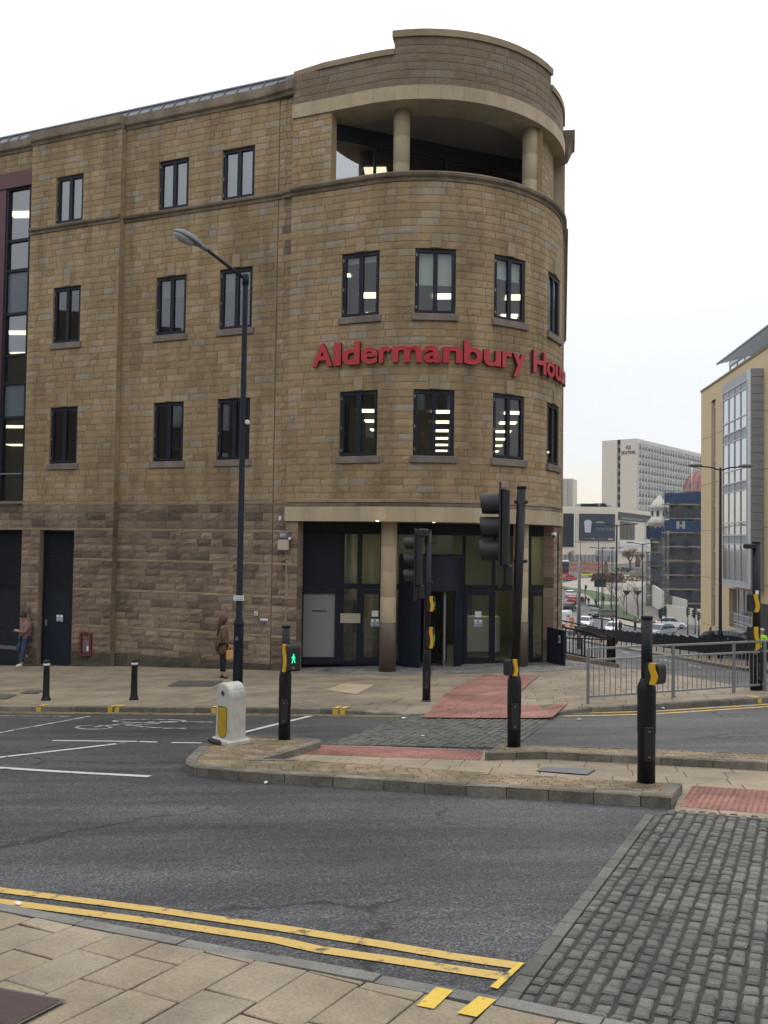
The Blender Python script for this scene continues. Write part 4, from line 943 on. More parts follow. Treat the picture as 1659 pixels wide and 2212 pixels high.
def overlay(name, poly, ang, cw, l0, l1, gap, zf, m, up=.004, base='joint_buff', **k):
    b_ = MB(); sheet(b_, poly, lambda x, y: zf(x, y)+up, base, .8); tiles(b_, poly, ang, cw, l0, l1, gap, lambda x, y: zf(x, y)+up+.008, m, .003, .006, **k); return b_.build(name, **ST)
overlay('entrance_paving', EPOLY, ka+.3, .11, .1, .16, .012, PZ, 'entrance_sett', tilt=.02)
ra = math.atan2((RT2[2]-RT2[0]).y, (RT2[2]-RT2[0]).x)
overlay('tactile_paving', GP([(910.6, 1541.5), (1192.8, 1542.8), (1226.9, 1518.4), (942, 1516.5)]), ka, .30, .30, .31, .008, PZ, 'tactile_red', up=.02); overlay('tactile_paving', GP([(942, 1516.4), (1102, 1517), (1164.8, 1461.5), (1048.7, 1458.7), (974.7, 1491.5)]), ra, .30, .30, .31, .008, PZ, 'tactile_red', up=.016)
kb = MB(); kerb(kb, K, .15, PZ, lambda x, y: g(x, y)-.2, 'kerb_stone', .85); kb.build('kerb', **ST)
overlay('pale_slabs', GP([(703, 1491), (741, 1478), (809, 1479.5), (771, 1501)]), ka, .42, .5, .7, .01, PZ, 'fascia_stone')
# --- crossing between pavement and island, cobbled
CF = GP([(890.6, 1545), (1207, 1543.8), (1120, 1607), (1088, 1618), (700, 1610)], -.1)
def setts(name, poly, ang, cw, l0, l1, m='sett', up=.02, jit=.004):
    b_ = MB(); sheet(b_, poly, lambda x, y: RZ(x, y)+.008, 'joint_sett', .8); tiles(b_, poly, ang, cw, l0, l1, .019, lambda x, y: RZ(x, y)+up, m, .009, .022, .06, jit); return b_.build(name, **ST)
ca_ = (CF[0]-CF[4]).normalized(); setts('cobbled_crossing', CF, math.atan2(ca_.y, ca_.x), .11, .11, .15, 'sett_far', jit=.002)
CN = GP([(1084.5, 2160), (1394, 1763), (1459, 1753), (1659, 1770)], -.1); e1 = (CN[1]-CN[0]).normalized()
kd = (G(1309, 2207, -.1)-CN[0]).normalized()
CN = [CN[0], CN[1], CN[2], CN[3], CN[3]+(CN[3]-CN[2])*3, CN[0]+kd*4.5]
ed_ = Vector((e1.y, -e1.x)); strip = [CN[0], CN[1], CN[1]+ed_*.075, CN[0]+ed_*.075]
setts('cobbled_crossing', [CN[0]+ed_*.08, CN[1]+ed_*.08, *CN[2:]], math.atan2(e1.y, e1.x), .082, .085, .125, jit=.005)
b = MB(); tiles(b, strip, math.atan2(e1.y, e1.x), .2, .16, .3, .006, lambda x, y: RZ(x, y)+.018, 'sett', .004, .02, .01); b.build('crossing_edging', **ST)
# --- island
PI0 = lambda x, y: g(x, y); PC = lambda x, y: g(x, y)-.085
outer = GP([(692, 1597), (620, 1591), (540, 1589), (475, 1594), (430, 1612), (403, 1638), (400, 1648), (412, 1654), (425, 1657), (515, 1666), (829, 1685), (1007, 1696.5), (1184.5, 1705.5), (1384, 1718), (1449.5, 1723), (1474.5, 1693)])
inner = GP([(1444.5, 1690), (1374, 1688), (1180, 1676), (1007, 1666), (829, 1653), (640, 1641), (562, 1640), (692, 1603)])
ipoly = outer+inner
b = MB(); sheet(b, ipoly, lambda x, y: PI0(x, y)-.008, 'joint_buff', .5); tiles(b, ipoly, ka-.02, .072, .13, .15, .008, PI0, 'brick_paver', .004, .006, .01, .002); b.build('island_paving', **ST)
kb = MB(); oo = outer[::-1]; kerb(kb, oo[::-1], .13, lambda x, y: PI0(x, y)+.006, lambda x, y: g(x, y)-.25, 'kerb_stone', .62) if False else kerb(kb, outer[::1], .13, lambda x, y: PI0(x, y)+.006, lambda x, y: g(x, y)-.25, 'kerb_stone', .62)
kerb(kb, [outer[-1], inner[0]], .1, lambda x, y: PI0(x, y)+.006, lambda x, y: g(x, y)-.25, 'kerb_stone', .6); kerb(kb, inner[::1][-3:], .10, lambda x, y: PI0(x, y)+.006, lambda x, y: g(x, y)-.25, 'kerb_stone', .6); kerb(kb, [inner[-1], outer[0]], .1, lambda x, y: PI0(x, y)+.006, lambda x, y: g(x, y)-.25, 'kerb_stone', .6)
kb.build('island_kerb', **ST)
bt = GP([(1050, 1627), (1076, 1608), (1250, 1613), (1659, 1628), (2000, 1642), (2000, 1664), (1659, 1648), (1320, 1631), (1180, 1624)])
b = MB(); sheet(b, bt, lambda x, y: PI0(x, y)-.008, 'joint_buff', .5); tiles(b, bt, ka-.05, .072, .13, .15, .008, PI0, 'brick_paver', .004, .006, .01, .002); b.build('island_paving', **ST)
kb = MB(); lo_ = lambda x, y: g(x, y)-.25; hi_ = lambda x, y: PI0(x, y)+.006
kerb(kb, [bt[0], bt[8], bt[7], bt[6], bt[5]], .11, hi_, lo_, 'kerb_stone', .62); kerb(kb, [bt[4], bt[3], bt[2], bt[1], bt[0]], .06, hi_, lo_, 'kerb_stone', .62); kb.build('island_kerb', **ST)
cp = GP([(575, 1640), (690, 1609), (829, 1612), (1044, 1621), (1100, 1626), (1659, 1655), (2000, 1672), (2000, 1795), (1659, 1769), (1456, 1752), (1470, 1700), (1374, 1694), (829, 1660), (640, 1648)], -.085)
b = MB(); sheet(b, cp, lambda x, y: PC(x, y)-.008, 'joint_buff', .5); tiles(b, cp, ka-.02, .34, .4, .62, .009, PC, 'slab_buff', .003, .007, .006); b.build('island_path', **ST)
def tactile(poly, m='tactile_red', sp=.052):
    poly = ccw([Vector(p) for p in poly]); d = (poly[1]-poly[0]).normalized(); a = math.atan2(d.y, d.x)
    b_ = MB(); zf = lambda x, y: PC(x, y)+.004; sheet(b_, poly, lambda x, y: PC(x, y)+.001, 'joint_dark', .5); tiles(b_, poly, a, .32, .32, .322, .006, zf, m, .002, .004)
    ca, sa = math.cos(a), math.sin(a); uv = [(p.x*ca+p.y*sa, -p.x*sa+p.y*ca) for p in poly]; u = min(p[0] for p in uv)+.03
    inside = lambda q: all((uv[i][0]-uv[i-1][0])*(q[1]-uv[i-1][1])-(uv[i][1]-uv[i-1][1])*(q[0]-uv[i-1][0]) > .012*math.dist(uv[i], uv[i-1]) for i in range(len(uv)))
    while u < max(p[0] for p in uv):
        v = min(p[1] for p in uv)+.03
        while v < max(p[1] for p in uv):
            if inside((u, v)):
                x, y = u*ca-v*sa, u*sa+v*ca; b_.lathe((x, y, zf(x, y)), [(.014, 0), (.008, .006)], m, 6, smooth=False)
            v += sp
        u += sp
    return b_.build('tactile_paving', **ST)
tactile(GP([(636, 1629), (1038, 1643), (1045, 1622), (692, 1610)], -.085)); tactile(GP([(1469, 1743), (1800, 1769), (1800, 1717), (1494.5, 1698)], -.085))
# --- near pavement
NZ = lambda x, y: g(x, y)-.04
no = GP([(0, 1956), (410, 2034), (829, 2112), (1085, 2160), (1309, 2207)], -.06); no = [no[0]+(no[0]-no[1])*3]+no+[no[-1]+(no[-1]-no[-2])*8]
ni = offset_poly(no, -.115); npoly = [*ni, Vector((6, -4)), Vector((-9, -4))]
b = MB(); sheet(b, [*no, Vector((6, -4)), Vector((-9, -4))], lambda x, y: NZ(x, y)-.012, 'joint_dark', .8)
na = math.atan2((no[2]-no[1]).y, (no[2]-no[1]).x); da = G(535, 2076)-G(320, 2194)
tiles(b, npoly, math.atan2(da.y, da.x), .30, .30, .58, .010, NZ, 'slab_buff', .004, .01, .014, .004); b.build('near_pavement', **ST)
kb = MB(); kerb(kb, no[::-1], .11, lambda x, y: NZ(x, y)+.002, lambda x, y: g(x, y)-.25, 'kerb_near', .75); kb.build('near_kerb', **ST)
# --- road paint
MZ = lambda x, y: RZ(x, y)+.006
def paint(name, pts, wd, m='paint_white', off=-.1): b_ = MB(); stripe(b_, GP(pts, off), wd, MZ, m); return b_.build(name, **ST)
paint('yellow_line', [(-60, 1916), (0, 1924), (330, 1966), (595, 2005), (829.5, 2042.5), (979, 2068), (1126, 2089)], .088, 'paint_yellow'); paint('yellow_line', [(-60, 1941), (0, 1949), (330, 1992), (600, 2032.5), (640, 2042), (690, 2053), (829.5, 2073), (1085, 2111)], .088, 'paint_yellow')
b = MB(); q = GP([(1122, 2082), (1133, 2084), (1075, 2140), (1058, 2135)], -.1); b.face([(*p, MZ(*p)+.003) for p in q], 'paint_yellow_worn'); b.build('yellow_line', **ST)
for poly in ([(942, 2134.5), (979, 2142), (937, 2182), (899.5, 2174.5)], [(1034.5, 2154.5), (1072, 2162), (1029.5, 2199.5), (987, 2191)]):
    b = MB(); sheet(b, GP(poly, -.04), lambda x, y: NZ(x, y)+.006, 'paint_yellow_worn', .3); b.build('kerb_mark', **ST)
for o in (.13, .28):
    b = MB(); stripe(b, offset_poly(K, -o)[:4], .055, MZ, 'paint_yellow_far'); b.build('yellow_line', **ST)
paint('yellow_line', [(1207, 1542.5), (1300, 1540), (1414, 1537), (1659, 1521.9), (1800, 1513)], .115, 'paint_yellow'); paint('yellow_line', [(1217, 1547.5), (1300, 1546), (1414, 1542.9), (1659, 1527), (1800, 1518)], .115, 'paint_yellow')
for x in (66, 228, 243, 459, 728, 744, 1210, 1643):
    a_ = G(x, 1529 if x < 1000 else (1540 if x < 1400 else 1507)); i = min(range(len(K)-1), key=lambda i: abs((K[i]+K[i+1]).x/2-a_.x)); d_ = (K[i+1]-K[i]).normalized(); n_ = Vector((-d_.y, d_.x)); t_ = (a_-K[i]).dot(d_); p_ = K[i]+d_*t_
    b = MB(); w_ = d_*.045
    b.face([(*v, PZ(*v)+.006) for v in (p_-w_, p_+w_, p_+w_+n_*.3, p_-w_+n_*.3)], 'paint_yellow_worn'); o_ = -n_*.003; b.face([(*(p_-w_+o_), RZ(*p_)+.0), (*(p_+w_+o_), RZ(*p_)), (*(p_+w_+o_), PZ(*p_)-.01), (*(p_-w_+o_), PZ(*p_)-.01)], 'paint_yellow_worn'); b.build('kerb_mark', **ST)
z3 = lambda l: [(.3922*x, 1057.2+.3922*y) for x, y in l]
for l, wd, m in (([(-60, 1352), (500, 1250)], .085, 'paint_white_worn'), ([(0, 1248), (380, 1251.5)], .06, 'paint_white_worn'), ([(290, 1385), (755, 1390)], .075, 'paint_white'), ([(768, 1390.5), (865, 1394)], .07, 'paint_white'), ([(945, 1396), (1110, 1398.5)], .07, 'paint_white'),
                 ([(-60, 1484), (640, 1403)], .1, 'paint_white'), ([(630, 1402), (690, 1397)], .05, 'paint_white_worn'), ([(-100, 1528), (0, 1535), (340, 1557), (825, 1583)], .1, 'paint_white'), ([(1290, 1352), (1360, 1335), (1720, 1247)], .1, 'paint_white')): paint('road_marking', z3(l), wd, m)
b = MB()
for cx, cy, rx, ry in ((515, 1312, 95, 10.5), (822, 1277, 196, 9)): stripe(b, GP(z3([(cx+rx*math.cos(t*math.pi/14), cy+ry*math.sin(t*math.pi/14)) for t in range(29)]), -.1), .06, MZ, 'paint_white_worn', 3)
for l in ([(520, 1310), (640, 1296), (860, 1281)], [(640, 1296), (830, 1312), (985, 1319)], [(700, 1304), (880, 1290)], [(600, 1301), (730, 1297)], [(900, 1318), (1025, 1318)], [(880, 1280), (1185, 1284)]): stripe(b, GP(z3(l), -.1), .065, MZ, 'paint_white_worn', 3)
b.build('cycle_symbol', **ST)
# --- covers
def cover(label, poly, m, zf, off=0.0):
    b_ = MB(); q = ccw(GP(poly, off)); c_ = sum(q, Vector((0, 0)))/len(q); V = [(*p, zf(*p)+.012) for p in q]; V2 = [(*(c_+(p-c_)*.93), zf(*(c_+(p-c_)*.93))+.009) for p in q]; n = len(q)
    b_.mesh(V+V2, [(i, (i+1) % n, n+(i+1) % n, n+i) for i in range(n)], 'manhole'); b_.mesh([(x, y, z+.002) for x, y, z in V2], [tuple(range(n))], m)
    return b_.build('manhole_cover', label=label, cat='manhole cover')
cover('grey rectangular cover in the island path behind the brick strip', [(1157, 1667), (1177, 1659), (1287, 1664.5), (1269.5, 1675.5)], 'manhole_blue', PC, -.085)
cover('large dark cover in the pavement near the standing woman and lamp post', z3([(920, 1085), (985, 1055), (1232, 1055), (1165, 1086)]), 'manhole', PZ)
cover('brown cover in the pavement just behind the left black bollard', z3([(108, 1126), (150, 1108), (245, 1109), (205, 1128)]), 'manhole', PZ)
cover('dark cover at the left picture edge on the far pavement', z3([(-80, 1156), (-30, 1131), (95, 1131), (40, 1157)]), 'manhole', PZ)
cover('reddish brown cover in the near pavement at the bottom left corner', [(-90, 2122), (145, 2166), (30, 2225), (-220, 2172)], 'manhole_red', NZ, -.04)
# --- litter
for x, y, s, zf, lab in ((913, 1593, .05, RZ, 'flattened white paper scrap on the cobbled crossing'), (873, 1542, .06, PZ, 'crumpled white litter on the kerb at the cobbled crossing'), (1430, 1532, .05, RZ, 'small white litter on the road below the guard rail'), (38, 1958, .03, RZ, 'pale blue and white wrapper beside the near yellow lines'), (575, 1694, .03, RZ, 'tiny white scrap on the road under the island kerb'), (1252, 1557, .045, RZ, 'white scrap on the road right of the cobbled crossing')):
    p_ = G(x, y, -.1 if zf is RZ else 0); b = MB(); pts = [(p_.x+s*math.cos(k*1.05+.3)*random.uniform(.5, 1), p_.y+s*math.sin(k*1.05)*random.uniform(.5, 1)) for k in range(6)]
    V = [(*q_, zf(*q_)+.012+random.uniform(0, .02)) for q_ in pts]+[(p_.x, p_.y, zf(*p_)+.035)]; b.mesh(V, [(i, (i+1) % 6, 6) for i in range(6)], 'litter'); b.build('litter', label=lab, cat='litter')

# ------------------------------------------------------------------ street furniture
def base_pt(x, y, off=0.0): p_ = G(x, y, off); return Vector((p_.x, p_.y, g(p_.x, p_.y)+off))
VUP = Vector((0, 0, 1))
def push_unit(par, p, yaw, h=.28, lit=None, wide=.13, dep=.15, plate=True):
    """pedestrian unit: black case with a wavy yellow side panel; local X is the lit face, the panel is on local -Y"""
    o = MB(); M = Matrix.Rotation(yaw, 3, 'Z'); L_ = lambda x, y, z: Vector(p) + M @ Vector((x, y, z))
    prof = []
    n = 14
    for k in range(n+1):
        t = k/n; prof.append((dep*(.44+.10*math.sin(t*math.pi*2-.6)), -h/2+h*t))
    poly = [(-dep*.5, -h/2+.02), (-dep*.43, -h/2), (dep*.45, -h/2), (dep*.56, -h/2+.015), (dep*.6, -h/2+.04), (dep*.6, h/2-.045), (dep*.55, h/2-.015), (dep*.42, h/2), (-dep*.43, h/2), (-dep*.5, h/2-.02)]
    V = [L_(x, -wide/2+.012, z) for x, z in poly]+[L_(x, wide/2, z) for x, z in poly]; k = len(poly)
    o.mesh(V, [tuple(range(k)), tuple(range(2*k-1, k-1, -1))]+[(i, (i+1) % k, k+(i+1) % k, k+i) for i in range(k)], 'black_rough'); ob = o.build('push_button_unit', par)
    y_ = MB(); sh = [(x*1.0+.004, z) for x, z in prof]; back = [(x-dep*.42, z) for x, z in prof][::-1]; pl = [(sh[0][0]-.0, -h/2-.006), *sh[1:-1], (sh[-1][0], h/2+.006), (back[0][0], h/2+.006), *back[1:-1], (back[-1][0], -h/2-.006)]
    V = [L_(x, -wide/2-.012, z) for x, z in pl]+[L_(x, -wide/2+.02, z) for x, z in pl]; k = len(pl)
    y_.mesh(V, [tuple(range(k)), tuple(range(2*k-1, k-1, -1))]+[(i, (i+1) % k, k+(i+1) % k, k+i) for i in range(k)], 'yellow_plastic'); y_.build('yellow_panel', ob)
    if lit:
        l = MB(); zc = -.01; s = h/.28
        def man(px, pz, r, seg=8): return [L_(dep*.6+.004, px+r*math.cos(i*2*math.pi/seg), pz+r*math.sin(i*2*math.pi/seg)) for i in range(seg)]
        X = dep*.62+.006; q = lambda *pts: l.face([L_(X, a*s, b_*s+zc) for a, b_ in pts], lit)
        q(*[(.008*math.cos(t*.785), .045+.009*math.sin(t*.785)) for t in range(8)]); q((-.008, .034), (.008, .034), (.009, 0), (-.009, 0)); q((-.009, 0), (0, 0), (-.012, -.042), (-.02, -.042)); q((0, 0), (.009, 0), (.022, -.038), (.013, -.042)); q((-.008, .03), (-.012, .01), (-.022, .004), (-.018, .024)); q((.008, .03), (.016, .02), (.024, .006), (.016, .006))
        l.build('green_man', ob)
        w_ = MB(); w_.box(L_(X-.004, 0, -h*.36), (.012, .035, .035), 'grey_box', M=M); w_.build('push_button', ob)
    return ob
def signal_post(loc, h, label, group=None, rs=.08, rt=.055, hs=.88, lean=(0, 0), cap=True):
    r = empty('signal_post', loc, label, 'signal post', group); s = MB()
    s.lathe((0, 0, -.05), [(rs, 0), (rs, hs*.55), (rs+.004, hs*.56), (rs+.004, hs), (rs, hs+.04), (rt+.006, hs+.1), (rt, hs+.11)], 'black_paint', 20); s.bbox((0, -rs, .38), (.085, .022, .32), 'black_rough', b=.006); s.lathe((0, 0, -.03), [(rs+.02, 0), (rs+.012, .03), (rs, .036)], 'joint_dark', 18)
    for z in (.26, .50): s.lathe((.0, -rs-.012, z), [(.009, 0), (.009, .006)], 'galvanised', 6, M=Matrix.Rotation(R_(90), 3, 'X'))
    s.build('base_sleeve', r)
    t = MB(); a = Vector((0, 0, hs)); b_ = Vector((lean[0], lean[1], h)); t.tube([a, b_], rt, 'black_paint', 18); t.tube([b_-Vector((0, 0, .02)), b_+Vector((0, 0, .012))], rt+.004, 'black_paint', 18); t.build('pole', r); return r
def signal_head(par, p, yaw, hs=.125, unit=.305, lit=None, board=True, hood='hood_black', vis=.27, small=False):
    """three stacked lamp units; local -Y is the way they face"""
    M = Matrix.Rotation(yaw, 3, 'Z'); L_ = lambda x, y, z: Vector(p)+M @ Vector((x, y, z))
    b_ = MB(); H = unit*3
    b_.bbox(L_(0, .07, 0), (.26, .11, H+.1), 'black_rough', M=M, b=.025)
    if board: b_.bbox(L_(0, .01, -.1), (.34, .02, H+.45), 'black_rough', M=M, b=.01); b_.bbox(L_(0, .12, -H/2-.16), (.2, .1, .26), 'black_rough', M=M, b=.02)
    for zz in (H/2-.12, -H/2+.02): b_.tube([L_(0, .18, zz), L_(.0, .3, zz), L_(.02, .34, zz)], .022, 'black_rough', 8)
    o = b_.build('signal_head', par)
    for k in range(3):
        zc = (1-k)*unit; v = MB(); n = 18; V = []
        for ring, (y, rr, cut) in enumerate(((0.0, hs, 0), (-vis*.55, hs*1.0, 0), (-vis, hs*.98, 1))):
            for i in range(n):
                a = 2*math.pi*i/n; yy = y
                if cut: yy = -vis*(.86+.14*(.5+.5*math.sin(a)))
                V.append(L_(rr*math.cos(a), yy, zc+rr*math.sin(a)))
        Fc = [(r_*n+i, r_*n+(i+1) % n, (r_+1)*n+(i+1) % n, (r_+1)*n+i) for r_ in range(2) for i in range(n)]
        v.mesh(V, Fc, hood, smooth=True); v.mesh([L_(.95*(p_.x), p_.y, p_.z) for p_ in [Vector((hs*.95*math.cos(2*math.pi*i/n), -vis*.4, zc+hs*.95*math.sin(2*math.pi*i/n))) for i in range(n)]], [tuple(range(n))], 'lens_dark'); v.build('visor', o)
    return o
# post on the island's left end, lit green man
p = base_pt(614, 1597); sp1 = signal_post(p, 1.51, 'short black post by the white bollard with a lit green man box', 'crossing signal posts')
push_unit(sp1, (.07, -.07, 1.1), R_(-62), h=.35, lit='green_lit', wide=.20, dep=.17)
# tall post on the island's back strip
p = base_pt(1110, 1613); sp2 = signal_post(p, 3.19, 'tall black post on the island carrying a large signal head seen from the side', 'crossing signal posts', rs=.082, rt=.057, hs=.83, lean=(.07, 0))
signal_head(sp2, (-.2, .03, 2.69), R_(-100), hs=.13, unit=.29, vis=.245)
push_unit(sp2, (-.06, -.055, .975), R_(42), h=.19, wide=.11, dep=.13)
# short post at the right end of the island
p = base_pt(1396, 1690); sp3 = signal_post(p, 1.575, 'short thick black post at the right end of the brick island', 'crossing signal posts', rs=.083, rt=.052, hs=.93)
push_unit(sp3, (.05, -.075, 1.05), R_(-50), h=.19, wide=.14, dep=.14)
# post on the pavement before the entrance
p = base_pt(921, 1512); sp4 = signal_post(p, 3.17, 'slim black post in front of the revolving door with signal head and two yellow boxes', 'crossing signal posts', rs=.075, rt=.058, hs=.88)
signal_head(sp4, (-.24, .05, 2.62), R_(-100), hs=.11, unit=.3, vis=.22)
b = MB(); b.bbox((-.1, -.02, 3.12), (.2, .2, .16), 'black_rough', b=.03); b.build('detector', sp4)
for z, h_ in ((1.8, .27), (1.17, .38)): push_unit(sp4, (.05, -.06, z), R_(-9), h=h_, lit='green_lit', wide=.11, dep=.13)
# post at the right picture edge
p = base_pt(1634, 1491); sp5 = signal_post(p, 2.9, 'thick black post behind the grey guard rail at the right picture edge', 'crossing signal posts', rs=.115, rt=.075, hs=.8)
b = MB(); b.bbox((-.15, -.03, 2.82), (.2, .16, .1), 'black_rough', b=.02); b.tube([(-.06, 0, 2.84), (0, 0, 2.84)], .02, 'black_rough'); b.build('detector', sp5); b = MB(); b.box((-.02, -.08, 1.92), (.06, .012, .07), 'sign_white'); b.build('number_plate', sp5)
for z, h_ in ((1.71, .34), (.98, .52)): push_unit(sp5, (-.09, -.05, z), R_(12), h=h_, wide=.11, dep=.20)
# white illuminated bollard on the island
p = base_pt(498, 1606); nf = Vector((-.70, -.71)); bo = empty('traffic_bollard', p, 'white rounded bollard with a yellow lower panel on the island tip', 'bollard'); Mx = Matrix(((-nf.y, nf.x, 0), (nf.x, nf.y, 0), (0, 0, 1))); Mx = Matrix((Vector((-nf.y, nf.x, 0)), Vector((-nf.x, -nf.y, 0)), VUP)).transposed()
b = MB(); out = []; hw = .155; HB = .80
def arch(s, t=0): return [(-hw*s-.012*s, .05), (-hw*s, .25), (-hw*s, HB-.17*s)]+[(-hw*s*math.cos(a*math.pi/10), HB-.17*s+.17*s*math.sin(a*math.pi/10)) for a in range(1, 10)]+[(hw*s, HB-.17*s), (hw*s, .25), (hw*s+.012*s, .05)]
rings = [(-.115, .93), (-.095, 1.0), (.13, 1.0), (.15, .93)]; V = []
for y, s in rings:
    for x, z in arch(s): V.append(Mx @ Vector((x, y-.02, z-(.02 if s < 1 else 0))))
n = len(arch(1)); Fc = [tuple(range(n)), tuple(range(4*n-1, 3*n-1, -1))]
for k in range(3): Fc += [(k*n+i, k*n+i+1, (k+1)*n+i+1, (k+1)*n+i) for i in range(n-1)]
b.mesh(V, Fc, 'white_shell'); b.build('shell', bo, bevel=.012)
b = MB(); b.bbox((0, 0, .04), (.42, .36, .08), 'white_shell', M=Mx, b=.02); b.bbox(Mx @ Vector((-.1, -.14, .035)), (.3, .12, .07), 'dark_rubber', M=Mx, b=.02); b.build('base', bo)
b = MB(); pts = [(-.095, .47), (-.095, .20)]+[(-.095*math.cos(a*math.pi/8), .20-.10*math.sin(a*math.pi/8)) for a in range(1, 8)]+[(.095, .20), (.095, .47), (.08, .485), (-.08, .485)]
b.mesh([Mx @ Vector((x, -.139, z)) for x, z in pts], [tuple(range(len(pts)))], 'yellow_panel'); b.mesh([Mx @ Vector((x*1.07, -.1365, (z-.3)*1.05+.3)) for x, z in pts], [tuple(range(len(pts)))], 'ink'); b.build('reflective_panel', bo)
b = MB(); b.lathe(Mx @ Vector((0, -.128, .665)), [(.036, 0), (.036, .012)], 'ink_grey', 14, M=Mx @ Matrix.Rotation(R_(90), 3, 'X')); b.lathe(Mx @ Vector((0, -.139, .665)), [(.026, 0), (.022, .004)], 'lens_dark', 14, M=Mx @ Matrix.Rotation(R_(90), 3, 'X')); b.build('lens', bo)
# black pavement bollards
p = base_pt(99, 1513)
bb = empty('pavement_bollard', p, 'slender black bollard with a white band, the left one, nearer the leaning man', 'bollard', 'black bollards on the far pavement'); b = MB()
b.lathe((0, 0, -.02), [(.095, 0), (.09, .05), (.07, .1), (.066, .14), (.058, .68), (.062, .69), (.062, .77), (.07, .785), (.05, .815), (.012, .83)], 'black_paint', 18); b.build('shaft', bb); b = MB(); b.lathe((0, 0, .69), [(.0635, 0), (.0635, .045)], 'white_band', 18); b.build('reflective_band', bb)
b2_ = copy_tree(bb); b2_.location = base_pt(289, 1512); b2_['label'] = 'slender black bollard with a white band, the right one, nearer the lamp post'
# near lamp post
p = base_pt(513, 1500); lp = empty('street_lamp', p, 'tall dark blue lamp post with one grey lantern in front of the stone facade', 'street lamp')
b = MB(); b.lathe((0, 0, -.05), [(.105, 0), (.1, 1.42), (.1, 1.47), (.108, 1.48), (.1, 1.52), (.078, 1.6), (.066, 1.62), (.055, 8.7), (.05, 8.74)], 'lamp_blue_black', 20); b.box((-.0, -.1, .6), (.1, .02, .5), 'lamp_blue_black'); b.build('pole', lp)
b = MB(); b.tube([(0, 0, 8.62), (-.25, -.12, 8.78), (-.82, -.4, 9.17)], .034, 'lamp_blue_black', 10); b.tube([(0, 0, 8.5), (0, 0, 8.72)], .068, 'lamp_blue_black', 14); b.build('arm', lp)
ax = Vector((-.82, -.4, .36)).normalized(); az = (VUP-ax*VUP.dot(ax)).normalized(); ay = az.cross(ax); ML = Matrix((ax, ay, az)).transposed(); lc = Vector((-1.1, -.53, 9.27))
def ell(mb, c, ML, L_, W_, prof, m, n=20, tail=.25):
    V = []
    for z, s in prof:
        for i in range(n):
            a = 2*math.pi*i/n; x = math.cos(a); k = 1 if x > 0 else 1; V.append(c+ML @ Vector((L_*x*s, W_*math.sin(a)*s*(1-.28*max(0, -x)), z)))
    Fc = [(r_*n+i, r_*n+(i+1) % n, (r_+1)*n+(i+1) % n, (r_+1)*n+i) for r_ in range(len(prof)-1) for i in range(n)]+[tuple(range(n-1, -1, -1)), tuple((len(prof)-1)*n+i for i in range(n))]
    mb.mesh(V, Fc, m, smooth=True)
b = MB(); ell(b, lc, ML, .33, .16, [(-.01, 1), (.02, 1.02), (.07, .9), (.11, .65), (.13, .3)], 'lantern_grey'); b.tube([Vector((-.74, -.36, 9.11)), lc+ML @ Vector((-.2, 0, .03))], [.045, .06], 'lantern_grey', 12); ln = b.build('lantern', lp)
b = MB(); ell(b, lc+ML @ Vector((.07, 0, 0)), ML, .245, .135, [(-.012, 1), (-.05, .93), (-.09, .7), (-.11, .35)], 'lantern_glass'); b.lathe(lc+ML @ Vector((.02, 0, -.05)), [(.05, -.05), (.05, .01)], 'lens_dark', 10, M=ML); b.build('glass_bowl', ln)
b = MB(); b.bbox((0, -.075, 1.98), (.22, .012, .105), 'sign_white', b=.004); b.bbox((0, -.074, 1.98), (.235, .008, .12), 'ink', b=.003); Mt = facing(0, -1)
add_text(b, 'No loading', .036, .001, 'ink', (0, -.0815, 2.0), Mt, .001); add_text(b, 'at any time', .036, .001, 'ink', (0, -.0815, 1.958), Mt, .001); b.build('parking_plate', lp)
b = MB(); b.bbox((.1, -.02, 5.62), (.09, .1, .09), 'white_plastic', b=.015); b.tube([(.05, 0, 5.66), (.1, 0, 5.66)], .014, 'white_plastic'); b.build('sensor', lp)
b = MB(); b.bbox((-.02, -.1, 1.15), (.05, .012, .07), 'ink_grey', b=.003); b.build('number_plate', lp)
# guard rail
def rail_post(x, y): return base_pt(x, y)
gp_ = [rail_post(1270, 1520), rail_post(1454, 1507), rail_post(1585, 1497), rail_post(1652, 1491)]; gp_.append(gp_[-1]+(gp_[-1]-gp_[-2])*1.7)
gr = empty('guard_rail', gp_[0], 'grey galvanised pedestrian guard rail with thin vertical bars along the right kerb', 'guard rail'); o0 = gp_[0]; TOP, MID, BOT = .96, .76, .12
for i, q in enumerate(gp_):
    b = MB(); c_ = q-o0; b.box(c_+Vector((0, 0, TOP/2-.02)), (.055, .055, TOP+.04), 'galvanised', rz=-.2); b.build('post', gr)
for a, c_ in zip(gp_, gp_[1:]):
    a = a-o0; c_ = c_-o0; b = MB()
    for z in (TOP, MID, BOT): b.bar(a+VUP*z, c_+VUP*z, .03, .035, 'galvanised')
    b.build('rail', gr); b = MB(); n = max(2, round((c_-a).length/.115))
    for k in range(1, n): t = a+(c_-a)*(k/n); b.tube([t+VUP*BOT, t+VUP*MID], .0075, 'galvanised', 6, caps=False)
    b.build('infill_bars', gr)
